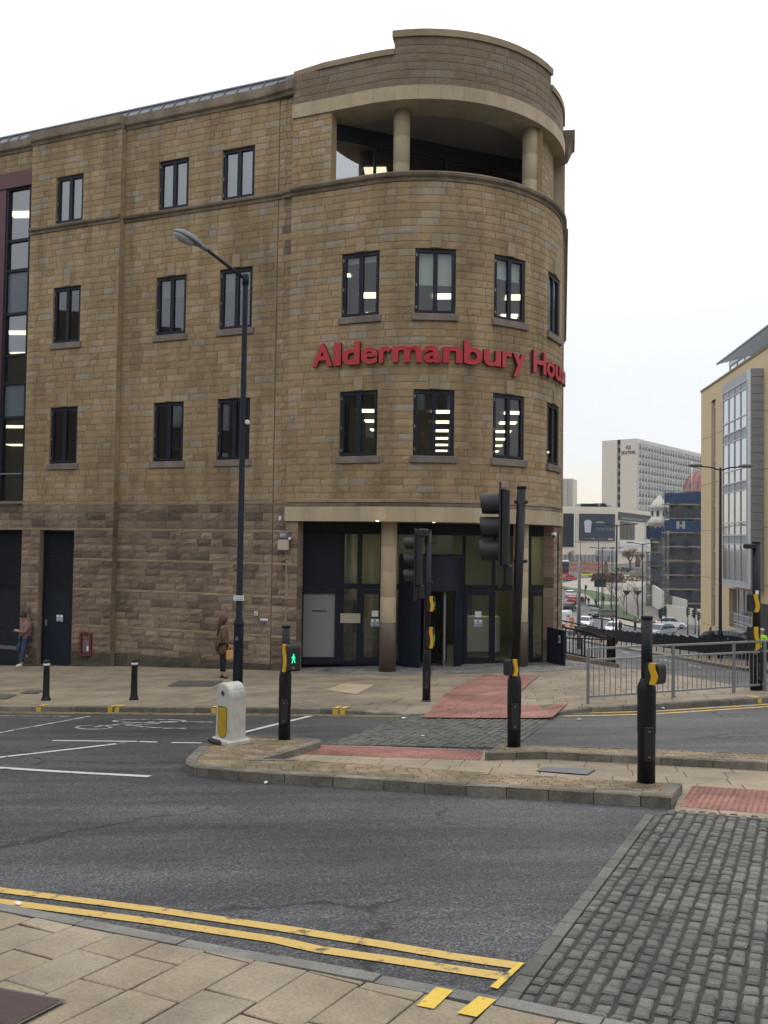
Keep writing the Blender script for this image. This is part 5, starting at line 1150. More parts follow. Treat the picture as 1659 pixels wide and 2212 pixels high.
# small things on the wall
def wall_thing(name, label, cat, q, z, d=.04): p_ = wp(q, z, d); return empty(name, p_, label, cat), path(q)[1]
def on_wall(x, y): 
    d = ray(x, y); n3 = Vector((FN.x, FN.y, 0)); t = (Vector((F0.x, F0.y, 0))-CAM).dot(n3)/d.dot(n3); p_ = CAM+d*t; return -(p_.xy-F0).dot(FD), p_.z
q, z = on_wall(622, 1156); t, n_ = wall_thing('alarm_box', 'grey and beige intruder alarm box on the pier left of the entrance', 'alarm box', q, z, .20)
Mw = facing(n_.x, n_.y); Mwb = Matrix((Mw.col[0], -Mw.col[2], Mw.col[1])).transposed(); nn = Vector((n_.x, n_.y, 0))
b = MB(); b.bbox(nn*.05, (.33, .1, .2), 'grey_box', M=Mwb, b=.02); bx = b.build('case', t); b = MB(); b.box(nn*.103, (.15, .004, .10), 'sign_white', M=Mwb); b.box(nn*.1045, (.135, .004, .085), 'sign_navy', M=Mwb); add_text(b, 'ADT', .065, .002, 'sign_white', nn*.108, Mw, .003); b.build('badge', bx)
b = MB(); b.bbox(nn*.05+VUP*-.28, (.34, .1, .3), 'beige_box', M=Mwb, b=.02); b.build('junction_box', t); b = MB(); b.lathe(nn*.06+VUP*-.14+Mw @ Vector((.2, 0, 0)), [(.04, 0), (.045, .03), (.03, .07), (.01, .085)], 'white_plastic', 12); b.build('dome_sensor', t)
q, z = on_wall(614, 1119); t, _n = wall_thing('wall_sensor', 'tiny white sensor on the wall at the left end of the tan fascia', 'sensor', q, z, .20); b = MB(); b.bbox(nn*.04, (.07, .08, .09), 'white_plastic', M=Mwb, b=.015); b.build('case', t); b = MB(); b.lathe(nn*.05-VUP*.08, [(.03, 0), (.035, .03), (.02, .05)], 'white_plastic', 10); b.build('lens', t)
q, z = on_wall(555, 1325); t, _n = wall_thing('wall_sign', 'small square white notice with a padlock mark on the stone wall', 'sign', q, z, .05); b = MB(); b.box((0, 0, 0), (.11, .012, .11), 'sign_white', M=Mwb); b.box(nn*.009+Mw @ Vector((0, -.015, 0)), (.05, .004, .045), 'ink_grey', M=Mwb); b.tube([nn*.01+Mw @ Vector((.02*math.cos(a*.524), .012+.022*math.sin(a*.524), 0)) for a in range(7)], .005, 'ink_grey', 6); b.build('plate', t)
q, z = on_wall(570, 1338); t, _n = wall_thing('wall_sign', 'narrow white name strip with a black end on the stone wall', 'sign', q, z, .05); b = MB(); b.box(Mw @ Vector((.03, 0, 0)), (.26, .012, .055), 'sign_white', M=Mwb); b.box(Mw @ Vector((-.13, 0, 0)), (.05, .012, .055), 'ink', M=Mwb); b.build('plate', t)
q, z = on_wall(570, 1345.5); t, _n = wall_thing('wall_sign', 'small purple plate below the white strip on the stone wall', 'sign', q, z, .05); b = MB(); b.box((0, 0, 0), (.17, .012, .06), 'sign_purple', M=Mwb); b.build('plate', t)
q0_, z0_ = -7.10, .02; t, _n = wall_thing('inlet_box', 'red framed glass fronted inlet box low on the wall beside the blue door', 'inlet box', -6.88, .36, BAY+.02)
b = MB()
for x0, x1, y0, y1 in ((-.23, .23, -.36, -.30), (-.23, .23, .30, .36), (-.23, -.16, -.3, .3), (.16, .23, -.3, .3)): b.box(Mw @ Vector(((x0+x1)/2, (y0+y1)/2, .03)), (x1-x0, .07, y1-y0), 'red_box', M=Mwb)
b.build('red_frame', t); b = MB(); b.box(Mw @ Vector((0, 0, -.02)), (.33, .02, .62), 'ink', M=Mwb); b.box(Mw @ Vector((.03, -.12, 0)), (.26, .02, .3), 'ink_grey', M=Mwb); b.box(Mw @ Vector((.07, -.13, .015)), (.07, .01, .15), 'sign_white', M=Mwb); b.build('cabinet_glass', t)
def notice(label, p_, nrm, w_, h_, lines, head=True):
    n3 = Vector((nrm[0], nrm[1], 0)).normalized(); M1 = facing(n3.x, n3.y); M2 = Matrix((M1.col[0], -M1.col[2], M1.col[1])).transposed(); t = empty('safety_sign', p_, label, 'sign'); b = MB(); b.box((0, 0, 0), (w_, .008, h_), 'sign_white', M=M2); b.box(n3*.005+M1 @ Vector((0, -h_*.17, 0)), (w_*.92, .004, h_*.58), 'sign_blue', M=M2)
    b.lathe(n3*.005+M1 @ Vector((0, h_*.3, 0)), [(h_*.13, 0), (h_*.13, .003)], 'sign_blue', 12, M=M1)
    for k, tx in enumerate(lines): add_text(b, tx, h_*.23, .001, 'sign_white', n3*.0085+M1 @ Vector((0, -h_*(.05+.25*k), 0)), M1, .002)
    b.build('plate', t)
q_ = wp(-8.1, 1.09, BAY-.14); notice('white and blue fire exit keep clear notice on the navy louvred door', q_, FN, .25, .2, ('FIRE EXIT', 'KEEP CLEAR'))
for px, lab in ((810, 'white and blue keep shut notice on the glass left of the round column'), (1032, 'white and blue keep shut notice on the glass door right of the revolving door')):
    u_ = eu(px); notice(lab, ept(u_, 1.30, .09), en, .24, .21, ('FIRE EXIT', 'KEEP CLEAR')); t = empty('paper_notice', ept(u_, 1.56, .085), 'plain white paper taped above the notice '+('left of the round column' if px < 900 else 'right of the revolving door'), 'notice'); b = MB(); b.box((0, 0, 0), (.19, .004, .17), 'sign_white', M=Matrix((Me.col[0], -Me.col[2], Me.col[1])).transposed()); b.build('sheet', t)
b = MB()
for px in (799, 1157):
    u_ = eu(px); add_text(b, 'm:m', .2, .002, 'ink_grey', ept(u_, .92, .03), Me, .004)
    for k in range(3): b.box(ept(u_, .74-.09*k, .03), (.3-.04*k, .002, .02), 'ink_grey', M=Matrix((Me.col[0], -Me.col[2], Me.col[1])).transposed())
b.build('door_lettering', bld)
b = MB(); b.box(ept(eu(690), 1.62, .035), (.42, .004, .035), 'ink', M=Matrix((Me.col[0], -Me.col[2], Me.col[1])).transposed()); b.build('door_strip', bld)
# CCTV dome on the right pier, navy gate, card reader
d = ray(1197, 1157); p_ = CAM+d*(25.6/d.y); t = empty('security_camera', p_, 'white dome security camera on the pier right of the entrance', 'camera'); b = MB(); b.lathe((0, 0, -.05), [(.05, 0), (.075, .02), (.075, .12), (.05, .14)], 'white_plastic', 14); b.build('housing', t); b = MB(); b.lathe((-.02, -.06, -.02), [(.045, 0), (.04, .02), (.02, .04)], 'lens_dark', 12, M=Matrix.Rotation(R_(80), 3, 'X')); b.build('lens', t)
ga, gb = AY(1180, 1362, 26.0), AY(1219, 1366, 24.9); t = empty('metal_gate', (ga.x, ga.y, g(ga.x, ga.y)), 'navy metal gate panel standing open beside the right entrance pier', 'gate'); o0 = t.location.copy(); b = MB(); a0 = Vector((ga.x, ga.y, 0))-Vector((o0.x, o0.y, 0)); c0 = Vector((gb.x, gb.y, 0))-Vector((o0.x, o0.y, 0)); mid = (a0+c0)/2; dd = (c0-a0); yaw = math.atan2(dd.y, dd.x); HG = 1.02
b.bbox(mid+VUP*.55, (dd.length, .04, HG-.1), 'panel_navy', rz=yaw, b=.008); b.build('panel', t); b = MB()
for q_ in (a0, c0): b.box(q_+VUP*.5, (.06, .06, 1.06), 'frame_navy', rz=yaw)
for z in (.06, 1.03): b.bar(a0+VUP*z, c0+VUP*z, .05, .05, 'frame_navy')
b.build('frame', t); b = MB(); nd = Vector((dd.y, -dd.x, 0)).normalized(); b.box(a0+dd*.78+VUP*.78+nd*.03, (.11, .01, .2), 'sign_white', rz=yaw); b.box(a0+dd*.78+VUP*.78+nd*.036, (.08, .006, .14), 'ink', rz=yaw); b.build('plate', t)
# ------------------------------------------------------------------ people
def skin_obj(name, chains, m, parent, sub=1):
    V = []; Ed = []; Rr = []; key = {}
    def vid(p, r):
        k = tuple(round(c, 4) for c in p)
        if k not in key: key[k] = len(V); V.append(tuple(p)); Rr.append(r)
        return key[k]
    for ch in chains:
        pr = None
        for p, r in ch:
            i = vid(p, r)
            if pr is not None and pr != i: Ed.append((pr, i))
            pr = i
    me = bpy.data.meshes.new(name); me.from_pydata(V, Ed, []); o = bpy.data.objects.new(name, me); COL.objects.link(o)
    o.modifiers.new('skin', 'SKIN'); sv = me.skin_vertices[0].data if me.skin_vertices else None
    if sv is None:
        bpy.context.view_layer.objects.active = o; bpy.ops.mesh.customdata_skin_add(); sv = me.skin_vertices[0].data
    for i, r in enumerate(Rr):
        r = r if isinstance(r, tuple) else (r, r); sv[i].radius = r; sv[i].use_root = (i == 0)
    s = o.modifiers.new('sub', 'SUBSURF'); s.levels = sub; s.render_levels = sub
    bpy.context.view_layer.update(); nm = bpy.data.meshes.new_from_object(o.evaluated_get(bpy.context.evaluated_depsgraph_get())); bpy.data.objects.remove(o); bpy.data.meshes.remove(me)
    nm.name = name; nm.materials.clear(); nm.materials.append(MATS[m]); nm.polygons.foreach_set('use_smooth', [True]*len(nm.polygons)); o = bpy.data.objects.new(name, nm); COL.objects.link(o); o.parent = parent; return o
def hand(w, d, side, curl=.35):
    """palm and five fingers from the wrist w along d; side points to the thumb"""
    w = Vector(w); d = Vector(d).normalized(); s = Vector(side); s = (s-d*s.dot(d)).normalized(); n = d.cross(s); ch = []
    palm = w+d*.05; ch.append([(w, .024), (palm, (.034, .02))])
    for k, (off, l) in enumerate(((.026, .07), (.009, .078), (-.009, .072), (-.026, .058))):
        b_ = palm+d*.035+s*off; a1 = b_+d*l*.5+n*l*curl*.25; ch.append([(palm, (.034, .02)), (b_, .0095), (a1, .0085), (a1+d*l*.4*(1-curl*.6)+n*l*curl*.5, .007)])
    ch.append([(w, .024), (w+d*.02+s*.032, .012), (w+d*.055+s*.052+n*.01, .010), (w+d*.085+s*.052+n*.02, .008)]); return ch
def person(name, loc, yaw, label, J, body, group=None, scale=1.0, fingers=True):
    """J: joint positions (local: +Y forward, +X to the person's right); body: list of garments"""
    r = empty(name, loc, label, 'person', group, rz=yaw); r.scale = (scale,)*3; v = lambda k: Vector(J[k])
    hd = v('head'); nk = v('neck'); tilt = (hd-nk).normalized(); f_ = Vector(J.get('face', (0, 1, 0))).normalized()
    ch = [[(v('pelvis'), (.15, .11)), ((v('pelvis')+v('chest'))/2, (.13, .10)), (v('chest'), (.165, .11)), (nk-tilt*.04, (.085, .075)), (nk, .052), (nk+tilt*.06, .056), (hd-tilt*.06+f_*.03, (.062, .07)), (hd+f_*.01, (.076, .094)), (hd+tilt*.075-f_*.005, (.062, .078)), (hd+tilt*.105, .035)]]
    for s in 'LR':
        ch.append([(v('chest'), (.165, .11)), (v('sh'+s), .062), (v('el'+s), .043), (v('wr'+s), .027)]); ch.append([(v('pelvis'), (.15, .11)), (v('hip'+s), .088), (v('kn'+s), .058), (v('an'+s), .037), (v('an'+s)+(v('to'+s)-v('an'+s))*.45, .030)])
        if fingers: d = (v('wr'+s)-v('el'+s)); ch += hand(v('wr'+s), d+Vector(J.get('hd'+s, (0, 0, 0))), J.get('th'+s, (0, 0, 1)))
        else: d = (v('wr'+s)-v('el'+s)).normalized(); ch.append([(v('wr'+s), .027), (v('wr'+s)+d*.09, (.034, .016)), (v('wr'+s)+d*.16, .012)])
    skin_obj('body', ch, 'skin', r)
    fc = MB(); x_ = tilt.cross(f_).normalized()
    for sx in (-1, 1): fc.lathe(hd+f_*.088+x_*.033*sx, [(.011, -.008), (.009, .003), (.003, .006)], 'ink', 8, M=Matrix((x_, tilt, f_)).transposed())
    fc.mesh([hd+f_*.085-tilt*.0, hd+f_*.085-tilt*.04+x_*.016, hd+f_*.085-tilt*.04-x_*.016, hd+f_*.115-tilt*.035], [(0, 1, 3), (0, 3, 2), (1, 2, 3)], 'skin'); fc.box(hd+f_*.078-tilt*.075, (.045, .012, .008), 'cloth_red', M=Matrix((x_, f_, tilt)).transposed())
    for sx in (-1, 1): fc.lathe(hd+x_*.077*sx-tilt*.015, [(.024, -.008), (.026, .002), (.012, .008)], 'skin', 8, M=Matrix((f_, tilt, x_)).transposed())
    fc.build('face', r)
    for nm, m, chains in body(v, hd, nk, tilt, f_): skin_obj(nm, chains, m, r)
    return r
def legs_of(v, a, rs, toes=None): return [[(v('pelvis'), (.165, .125)), (v('hip'+s), rs[0]), (v('kn'+s), rs[1]), (v('an'+s)+(v('kn'+s)-v('an'+s)).normalized()*.06, rs[2])] for s in 'LR']
def shoes_of(v, r=.056): return [[(v('an'+s)+(v('an'+s)-v('to'+s))*.25-Vector((0, 0, .02)), r), (v('an'+s)+(v('to'+s)-v('an'+s))*.45+Vector((0, 0, -.005)), r), (v('to'+s)+(v('to'+s)-v('an'+s))*.2, r*.7)] for s in 'LR']
# leaning man
JM = dict(pelvis=(0, -.02, .92), chest=(0, -.05, 1.27), neck=(0, -.02, 1.43), head=(0, .06, 1.55), face=(0, .75, -.66), shL=(-.19, -.07, 1.35), shR=(.19, -.07, 1.35), elL=(-.25, .03, 1.09), elR=(.25, .03, 1.09), wrL=(-.08, .23, 1.13), wrR=(.07, .24, 1.12), thL=(.2, .2, 1), thR=(-.2, .2, 1),
          hipL=(-.09, 0, .88), knL=(-.09, .06, .47), anL=(-.09, .10, .08), toL=(-.1, .24, .035), hipR=(.09, 0, .88), knR=(.1, .20, .52), anR=(.1, -.12, .30), toR=(.1, -.07, .17))
def man_body(v, hd, nk, t, f):
    c = [[(v('pelvis')-Vector((0, 0, .14)), (.215, .18)), (v('pelvis')+Vector((0, 0, .06)), (.225, .19)), ((v('pelvis')+v('chest'))/2, (.22, .19)), (v('chest'), (.225, .18)), (nk, (.10, .10)), (nk+Vector((0, -.01, .05)), (.095, .1))]]
    for s in 'LR': c.append([(v('chest'), (.205, .155)), (v('sh'+s), .095), (v('el'+s), .078), (v('wr'+s)-(v('wr'+s)-v('el'+s)).normalized()*.03, .056)])
    hood = [[(nk+Vector((-.08, -.06, .03)), .05), (nk+Vector((0, -.10, .05)), .07), (nk+Vector((.08, -.06, .03)), .05)]]
    hair = [[(hd-f*.05-t*.07, (.10, .10)), (hd-f*.04+t*.03, (.112, .12)), (hd+t*.09+f*.02, (.10, .105)), (hd+t*.075+f*.085, .06)]]
    return [('jacket', 'jacket_brown', c), ('hood', 'jacket_brown', hood), ('trousers', 'denim', legs_of(v, 0, (.105, .078, .062))), ('shoes', 'shoe_white', shoes_of(v)), ('hair', 'hair_dark', hair)]
p = wp(-9.15, 0, .43); pm = Vector((p.x, p.y, g(p.x, p.y)))
man = person('person', pm, math.atan2(.55, .83) + R_(62), 'person in a brown hooded jacket leaning on the wall with one foot up', JM, man_body)
man.rotation_euler.z = math.atan2(-.55, -.83)-R_(90)
b = MB(); b.bbox((0, .345, 1.17), (.075, .012, .15), 'ink', M=Matrix.Rotation(R_(-40), 3, 'X'), b=.003); ph = b.build('mobile_phone', loc=pm, rz=man.rotation_euler.z, label='small dark phone held by the person leaning on the wall', cat='phone')
# standing woman
JW = dict(pelvis=(0, 0, .90), chest=(0, -.01, 1.23), neck=(0, 0, 1.38), head=(.01, .02, 1.52), face=(.35, .93, 0), shL=(-.165, 0, 1.31), shR=(.165, 0, 1.31), elL=(-.21, -.02, 1.05), elR=(.21, -.05, 1.06), wrL=(-.14, .20, 1.0), wrR=(.19, .12, .88), thL=(.5, .2, 1), thR=(-.2, .6, .6),
          hipL=(-.08, 0, .86), knL=(-.07, .015, .47), anL=(-.07, -.01, .10), toL=(-.08, .14, .035), hipR=(.08, 0, .86), knR=(.06, .03, .47), anR=(.06, .03, .10), toR=(.07, .18, .035))
def woman_body(v, hd, nk, t, f):
    c = [[(v('pelvis')-Vector((0, 0, .30)), (.21, .18)), (v('pelvis')-Vector((0, 0, .1)), (.205, .175)), ((v('pelvis')+v('chest'))/2, (.17, .145)), (v('chest'), (.185, .145)), (nk-Vector((0, 0, .03)), (.085, .08))]]
    for s in 'LR': c.append([(v('chest'), (.175, .13)), (v('sh'+s), .08), (v('el'+s), .062), (v('wr'+s)-(v('wr'+s)-v('el'+s)).normalized()*.02, .047)])
    hair = [[(hd+t*.11, .06), (hd+t*.06-f*.01, (.105, .12)), (hd-f*.03, (.118, .13)), (hd-f*.06-t*.12, (.125, .105)), (nk-f*.09-Vector((0, 0, .02)), (.11, .07)), (nk-f*.11-Vector((0, 0, .16)), (.10, .055)), (nk-f*.12-Vector((0, 0, .26)), (.05, .03))]]
    sc = [[(nk+Vector((-.1, -.02, -.05)), .055), (nk+Vector((0, -.09, -.02)), .055), (nk+Vector((.1, -.02, -.05)), .055), (nk+Vector((0, .09, -.05)), .055), (nk+Vector((-.1, -.02, -.05)), .055)], [(nk+Vector((-.1, -.02, -.05)), .055), (nk+Vector((-.13, -.11, -.16)), .05), (nk+Vector((-.12, -.14, -.28)), .03)], [(nk+Vector((0, .09, -.05)), .055), (nk+Vector((.05, .13, -.25)), .05), (nk+Vector((.06, .14, -.45)), .035)]]
    boots = shoes_of(v, .054)+[[(v('an'+s), .05), (v('an'+s)+(v('kn'+s)-v('an'+s))*.4, .056)] for s in 'LR']+[[(v('an'+s)+(v('an'+s)-v('to'+s))*.25-Vector((0, 0, .02)), .03), (v('an'+s)+(v('an'+s)-v('to'+s))*.25-Vector((0, 0, .075)), .022)] for s in 'LR']
    return [('coat', 'coat_khaki', c), ('scarf', 'scarf', sc), ('tights', 'tights', legs_of(v, 0, (.09, .063, .045))), ('boots', 'tights', boots), ('hair', 'hair_auburn', hair)]
p = G(480, 1460); pw = Vector((p.x, p.y, g(p.x, p.y))); dW = 22.6/pw.y if pw.y > 23.3 else 1; pw = AY(480, 1460, min(pw.y, 22.8)); pw.z = g(pw.x, pw.y)
wom = person('person', pw, 0, 'person with long auburn hair in a khaki coat by the lamp post', JW, woman_body, scale=1.0); wom.rotation_euler.z = math.atan2(.45, .89)-R_(90)
b = MB(); b.bbox((.215, .15, .655), (.09, .24, .23), 'bag_tan', b=.012, M=Matrix.Rotation(R_(0), 3, 'Z')); 
for sx in (-.03, .03): b.tube([(.215+sx, .08, .76), (.21+sx*.6, .10, .86), (.205, .15, .885), (.21+sx*.6, .20, .86), (.215+sx, .22, .76)], .008, 'bag_tan', 6)
b.build('handbag', loc=pw, rz=wom.rotation_euler.z, label='small tan handbag hanging from the hand of the person by the lamp post', cat='handbag')
# walkers far off
JS = dict(pelvis=(0, 0, .92), chest=(0, -.01, 1.27), neck=(0, 0, 1.43), head=(0, .02, 1.57), shL=(-.19, 0, 1.36), shR=(.19, 0, 1.36), elL=(-.24, -.05, 1.09), elR=(.24, .03, 1.09), wrL=(-.22, .1, .88), wrR=(.23, .18, .93), hipL=(-.09, 0, .88), knL=(-.09, .12, .48), anL=(-.09, .1, .09), toL=(-.1, .24, .035), hipR=(.09, 0, .88), knR=(.09, -.02, .47), anR=(.09, -.2, .12), toR=(.1, -.08, .035))
def plain_body(top, leg, hat=None, longc=False):
    def f_(v, hd, nk, t, f):
        c = [[(v('pelvis')-Vector((0, 0, .3 if longc else .08)), (.19, .15)), ((v('pelvis')+v('chest'))/2, (.18, .14)), (v('chest'), (.195, .14)), (nk-Vector((0, 0, .02)), .08)]]
        for s in 'LR': c.append([(v('chest'), (.195, .14)), (v('sh'+s), .09), (v('el'+s), .07), (v('wr'+s), .05)])
        o = [('jacket', top, c), ('trousers', leg, legs_of(v, 0, (.10, .075, .06))), ('shoes', 'tights', shoes_of(v))]
        if hat: o.append(('helmet', hat, [[(hd+t*.05, (.115, .13)), (hd+t*.10, (.10, .11)), (hd+t*.14, .05)]]))
        else: o.append(('hair', 'hair_dark', [[(hd-f*.03, (.085, .10)), (hd+t*.06, (.085, .1)), (hd+t*.1, .05)]]))
        return o
    return f_
def far_pt(x, Y, off=0.0): p_ = AY(x, 1200, Y); return Vector((p_.x, p_.y, g(p_.x, p_.y)+off))
person('person', far_pt(1645, 38), R_(-60), 'road worker in yellow hi-vis clothes and a white helmet behind the guard rail', JS, plain_body('hi_vis', 'hi_vis', 'helmet'))
wk1 = person('person', far_pt(1536, 47.5), R_(100), 'walker in black clothes in front of the narrow glazed strip of the tan building', JS, plain_body('cloth_dark', 'cloth_dark', longc=True), fingers=False)
wk2 = person('person', far_pt(1342, 108), R_(80), 'dark dressed pedestrian crossing just behind the white car', JS, plain_body('cloth_dark', 'cloth_dark'), 'pedestrians at the crossing', fingers=False)
wk3 = person('person', far_pt(1373, 124), R_(20), 'person in an orange vest standing alone at the foot of the grass verge', JS, plain_body('barrier_orange', 'cloth_dark'), fingers=False)
for k, (x, Y, c_, lab) in enumerate(((1257, 176, 'cloth_dark', 'leftmost dark figure of the group waiting under the green signal'), (1261, 174, 'cloth_blue', 'person in blue in the group waiting under the green signal'), (1266, 178, 'cloth_red', 'person in a red top in the group waiting under the green signal'), (1272, 172, 'cloth_dark', 'rightmost dark figure of the group waiting under the green signal'), (1287, 170, 'cloth_dark', 'lone dark figure right of the waiting group on the pale path'), (1304, 178, 'cloth_dark', 'small dark figure on the pale path below the dark panel sign'))):
    pr = copy_tree(wk2); pr.location = far_pt(x, Y); pr.rotation_euler.z = R_(60*k); pr['label'] = lab; pr['group'] = 'people waiting by the far crossing'
    for ch in pr.children:
        if ch.name.startswith('jacket') and c_ != 'cloth_dark': ch.data = ch.data.copy(); ch.data.materials[0] = MATS[c_]
pr = copy_tree(wk2); pr.location = far_pt(1339, 109.5); pr['label'] = 'second pedestrian, half hidden behind the first by the white car'; pr.rotation_euler.z = R_(-100)
pr = copy_tree(wk2); pr.location = far_pt(1440, 131); pr['label'] = 'pedestrian walking behind the white hatchback below the pale wall'; pr.rotation_euler.z = R_(-80)

# ------------------------------------------------------------------ vehicles
def loft(mb, st, m, roof=None, glass=None):
    rings = []
    for x, w, z0, z1, ins in st: rings.append([(x, -w, z0), (x, -w*1.0, z0+(z1-z0)*.55), (x, -w+ins, z1), (x, w-ins, z1), (x, w, z0+(z1-z0)*.55), (x, w, z0)])
    V = [p_ for r_ in rings for p_ in r_]; n = 6
    for i in range(len(st)-1):
        for k in range(n):
            f_ = (i*n+k, i*n+(k+1) % n, (i+1)*n+(k+1) % n, (i+1)*n+k)
            mm = m if glass is None else (roof if k == 2 and 1 <= i < len(st)-2 else glass)
            mb.mesh([V[j] for j in f_], [(0, 1, 2, 3)], mm, .5, smooth=False)
    mb.mesh(rings[0], [tuple(range(n))], m); mb.mesh(rings[-1], [tuple(range(n-1, -1, -1))], m)
def car(name, label, loc, yaw, paint_, cat='car', kind='hatch', group=None, lit=True, tail=True):
    r = empty(name, loc, label, cat, group, rz=yaw); b_ = MB()
    if kind == 'van':
        loft(b_, [(-2.4, .85, .3, 1.0, .05), (-2.35, .95, .28, 1.05, .02), (1.4, .95, .25, 1.05, .02), (2.2, .9, .25, .95, .08), (2.5, .8, .35, .7, .1)], paint_); loft(b_, [(-2.38, .9, 1.05, 2.0, .1), (-2.3, .93, 1.05, 2.08, .12), (.9, .93, 1.05, 2.08, .12), (1.4, .9, 1.05, 1.7, .1), (1.9, .88, 1.0, 1.06, .1)], paint_)
        wb = (-1.5, 1.55)
    else:
        loft(b_, [(-2.06, .66, .42, .8, .06), (-1.96, .80, .28, .93, .05), (-1.3, .87, .22, .97, .04), (0, .89, .2, .95, .03), (1.0, .88, .2, .93, .05), (1.6, .84, .22, .84, .12), (1.95, .74, .3, .70, .14), (2.1, .58, .36, .60, .1)], paint_); wb = (-1.28, 1.3)
    b_.build('body', r)
    if kind != 'van':
        c_ = MB(); loft(c_, [(-1.95, .72, .9, .96, .05), (-1.62, .74, .93, 1.34, .12), (-.95, .76, .93, 1.47, .15), (.1, .76, .93, 1.46, .15), (.42, .75, .92, 1.38, .13), (1.15, .74, .9, .93, .06)], paint_, paint_, 'car_glass')
        for sx in (-1, 1):
            c_.bar((-.25, sx*.765, .95), (-.3, sx*.64, 1.44), .05, .07, paint_); c_.bar((1.1, sx*.735, .93), (.4, sx*.63, 1.39), .05, .06, paint_); c_.bar((-1.75, sx*.73, .95), (-1.2, sx*.63, 1.43), .05, .14, paint_)
        c_.build('cabin', r)
    else: c_ = MB(); c_.face([(1.42, -.78, 1.08), (1.42, .78, 1.08), (1.06, .74, 1.66), (1.06, -.74, 1.66)], 'car_glass'); [c_.face([(x0, sx*.945, 1.15), (x1, sx*.945, 1.15), (x1, sx*.90, 1.75), (x0, sx*.90, 1.75)], 'car_glass') for sx in (-1, 1) for x0, x1 in ((.2, 1.0), (-1.0, 0), (-2.1, -1.2))]; c_.build('windows', r)
    for x in wb:
        for sx in (-1, 1):
            w_ = MB(); M = Matrix.Rotation(R_(90), 3, 'X'); w_.lathe((x, sx*.80, .31), [(.24, -.1), (.31, -.09), (.31, .09), (.24, .1)], 'tyre', 16, M=M); wo_ = w_.build('wheel', r); h_ = MB(); h_.lathe((x, sx*.89, .31), [(.19, -.02), (.19, .012), (.05, .02)], 'hub', 10, M=M); h_.build('rim', wo_)
    for sx in (-1, 1):
        h_ = MB(); h_.bbox((1.9 if kind != 'van' else 2.42, sx*.6, .66), (.28, .3, .14), 'head_lamp' if lit else 'hub', rz=-sx*.4, b=.02); h_.build('headlight', r); t_ = MB(); t_.bbox((-2.0 if kind != 'van' else -2.41, sx*.68, .82), (.12, .18, .2), 'tail_lamp' if tail else 'car_red', b=.02); t_.build('tail_light', r); m_ = MB(); m_.bbox((.75, sx*.95, .98), (.1, .18, .12), paint_, b=.02); m_.build('wing_mirror', r)
    g_ = MB(); g_.box((2.09 if kind != 'van' else 2.5, 0, .45), (.03, .9, .16), 'ink'); g_.box((2.12 if kind != 'van' else 2.53, 0, .47), (.01, .5, .11), 'plate_white'); g_.build('grille', r)
    return r
def toward(x, Y): p_ = far_pt(x, Y); return math.atan2(-p_.y, -p_.x)
car('parked_car', 'white hatchback driving towards us just beyond the black fence', far_pt(1327, 113), R_(-118), 'car_white', lit=False)
car('white_car', 'white saloon with bright headlights left of the grey column', far_pt(1266, 127), R_(-112), 'car_white')
car('dark_car', 'dark grey car coming towards us beside the dark direction sign', far_pt(1287, 147), R_(-115), 'car_grey', lit=False)
car('black_car', 'black car behind the advertising panel in the left lane', far_pt(1232, 160), R_(66), 'car_black', tail=False)
car('red_car', 'red hatchback in the left lane between black car and small white car', far_pt(1238, 178), R_(66), 'car_red')
car('white_car', 'small white car, the farthest of the left lane queue behind the red one', far_pt(1234, 193), R_(66), 'car_white')
car('white_van', 'white van half hidden by the building edge behind the advertising panel', far_pt(1221, 131), R_(66), 'car_white', 'van', 'van')
car('silver_car', 'car with glowing red tail lights hidden behind the stair railing', far_pt(1241, 118), R_(66), 'car_silver')
car('white_car', 'white hatchback seen side on, turning below the pale retaining wall', far_pt(1450, 127), R_(-8), 'car_white', lit=False)
car('silver_van', 'silver car roof showing above the black fence in mid road', far_pt(1426, 96), R_(-140), 'car_silver', lit=False)
car('silver_car', 'pale silver car parked behind the fence before the tan building', far_pt(1590, 50), R_(-35), 'car_silver', lit=False)
car('yellow_car', 'small yellow car on the far road by the orange barriers', G(1263, 1246).to_3d()+VUP*g(*G(1263, 1246)), R_(165), 'car_yellow', lit=False)
p = G(1230, 1253); car('red_car', 'red car in front of the bus at the far left', Vector((p.x, p.y, g(p.x, p.y))), R_(20), 'car_red', lit=False)
p = G(1228, 1247); p3 = Vector((p.x, p.y+6, g(p.x, p.y+6))); bs = empty('bus', p3, 'dark double deck bus with a white roof at the far left', 'bus', rz=R_(-100)); b = MB(); b.bbox((0, 0, 1.1), (9, 2.4, 1.5), 'car_red', b=.1); b.bbox((0, 0, 2.9), (9, 2.4, 2.2), 'car_grey', b=.1); b.bbox((0, 0, 4.1), (9, 2.4, .35), 'car_white', b=.12); b.build('body', bs)
b = MB(); b.box((4.52, 0, 2.9), (.03, 2.0, 1.3), 'car_glass'); b.box((4.52, 0, 1.4), (.03, 2.1, .9), 'car_glass'); b.build('windscreen', bs); b = MB(); b.box((4.55, 0, 2.35), (.03, 1.5, .4), 'netting_blue'); b.build('destination_panel', bs)
for x in (-2.8, 2.8):
    for sx in (-1, 1): w_ = MB(); w_.lathe((x, sx*1.1, .5), [(.5, -.14), (.5, .14)], 'tyre', 14, M=Matrix.Rotation(R_(90), 3, 'X')); w_.build('wheel', bs)

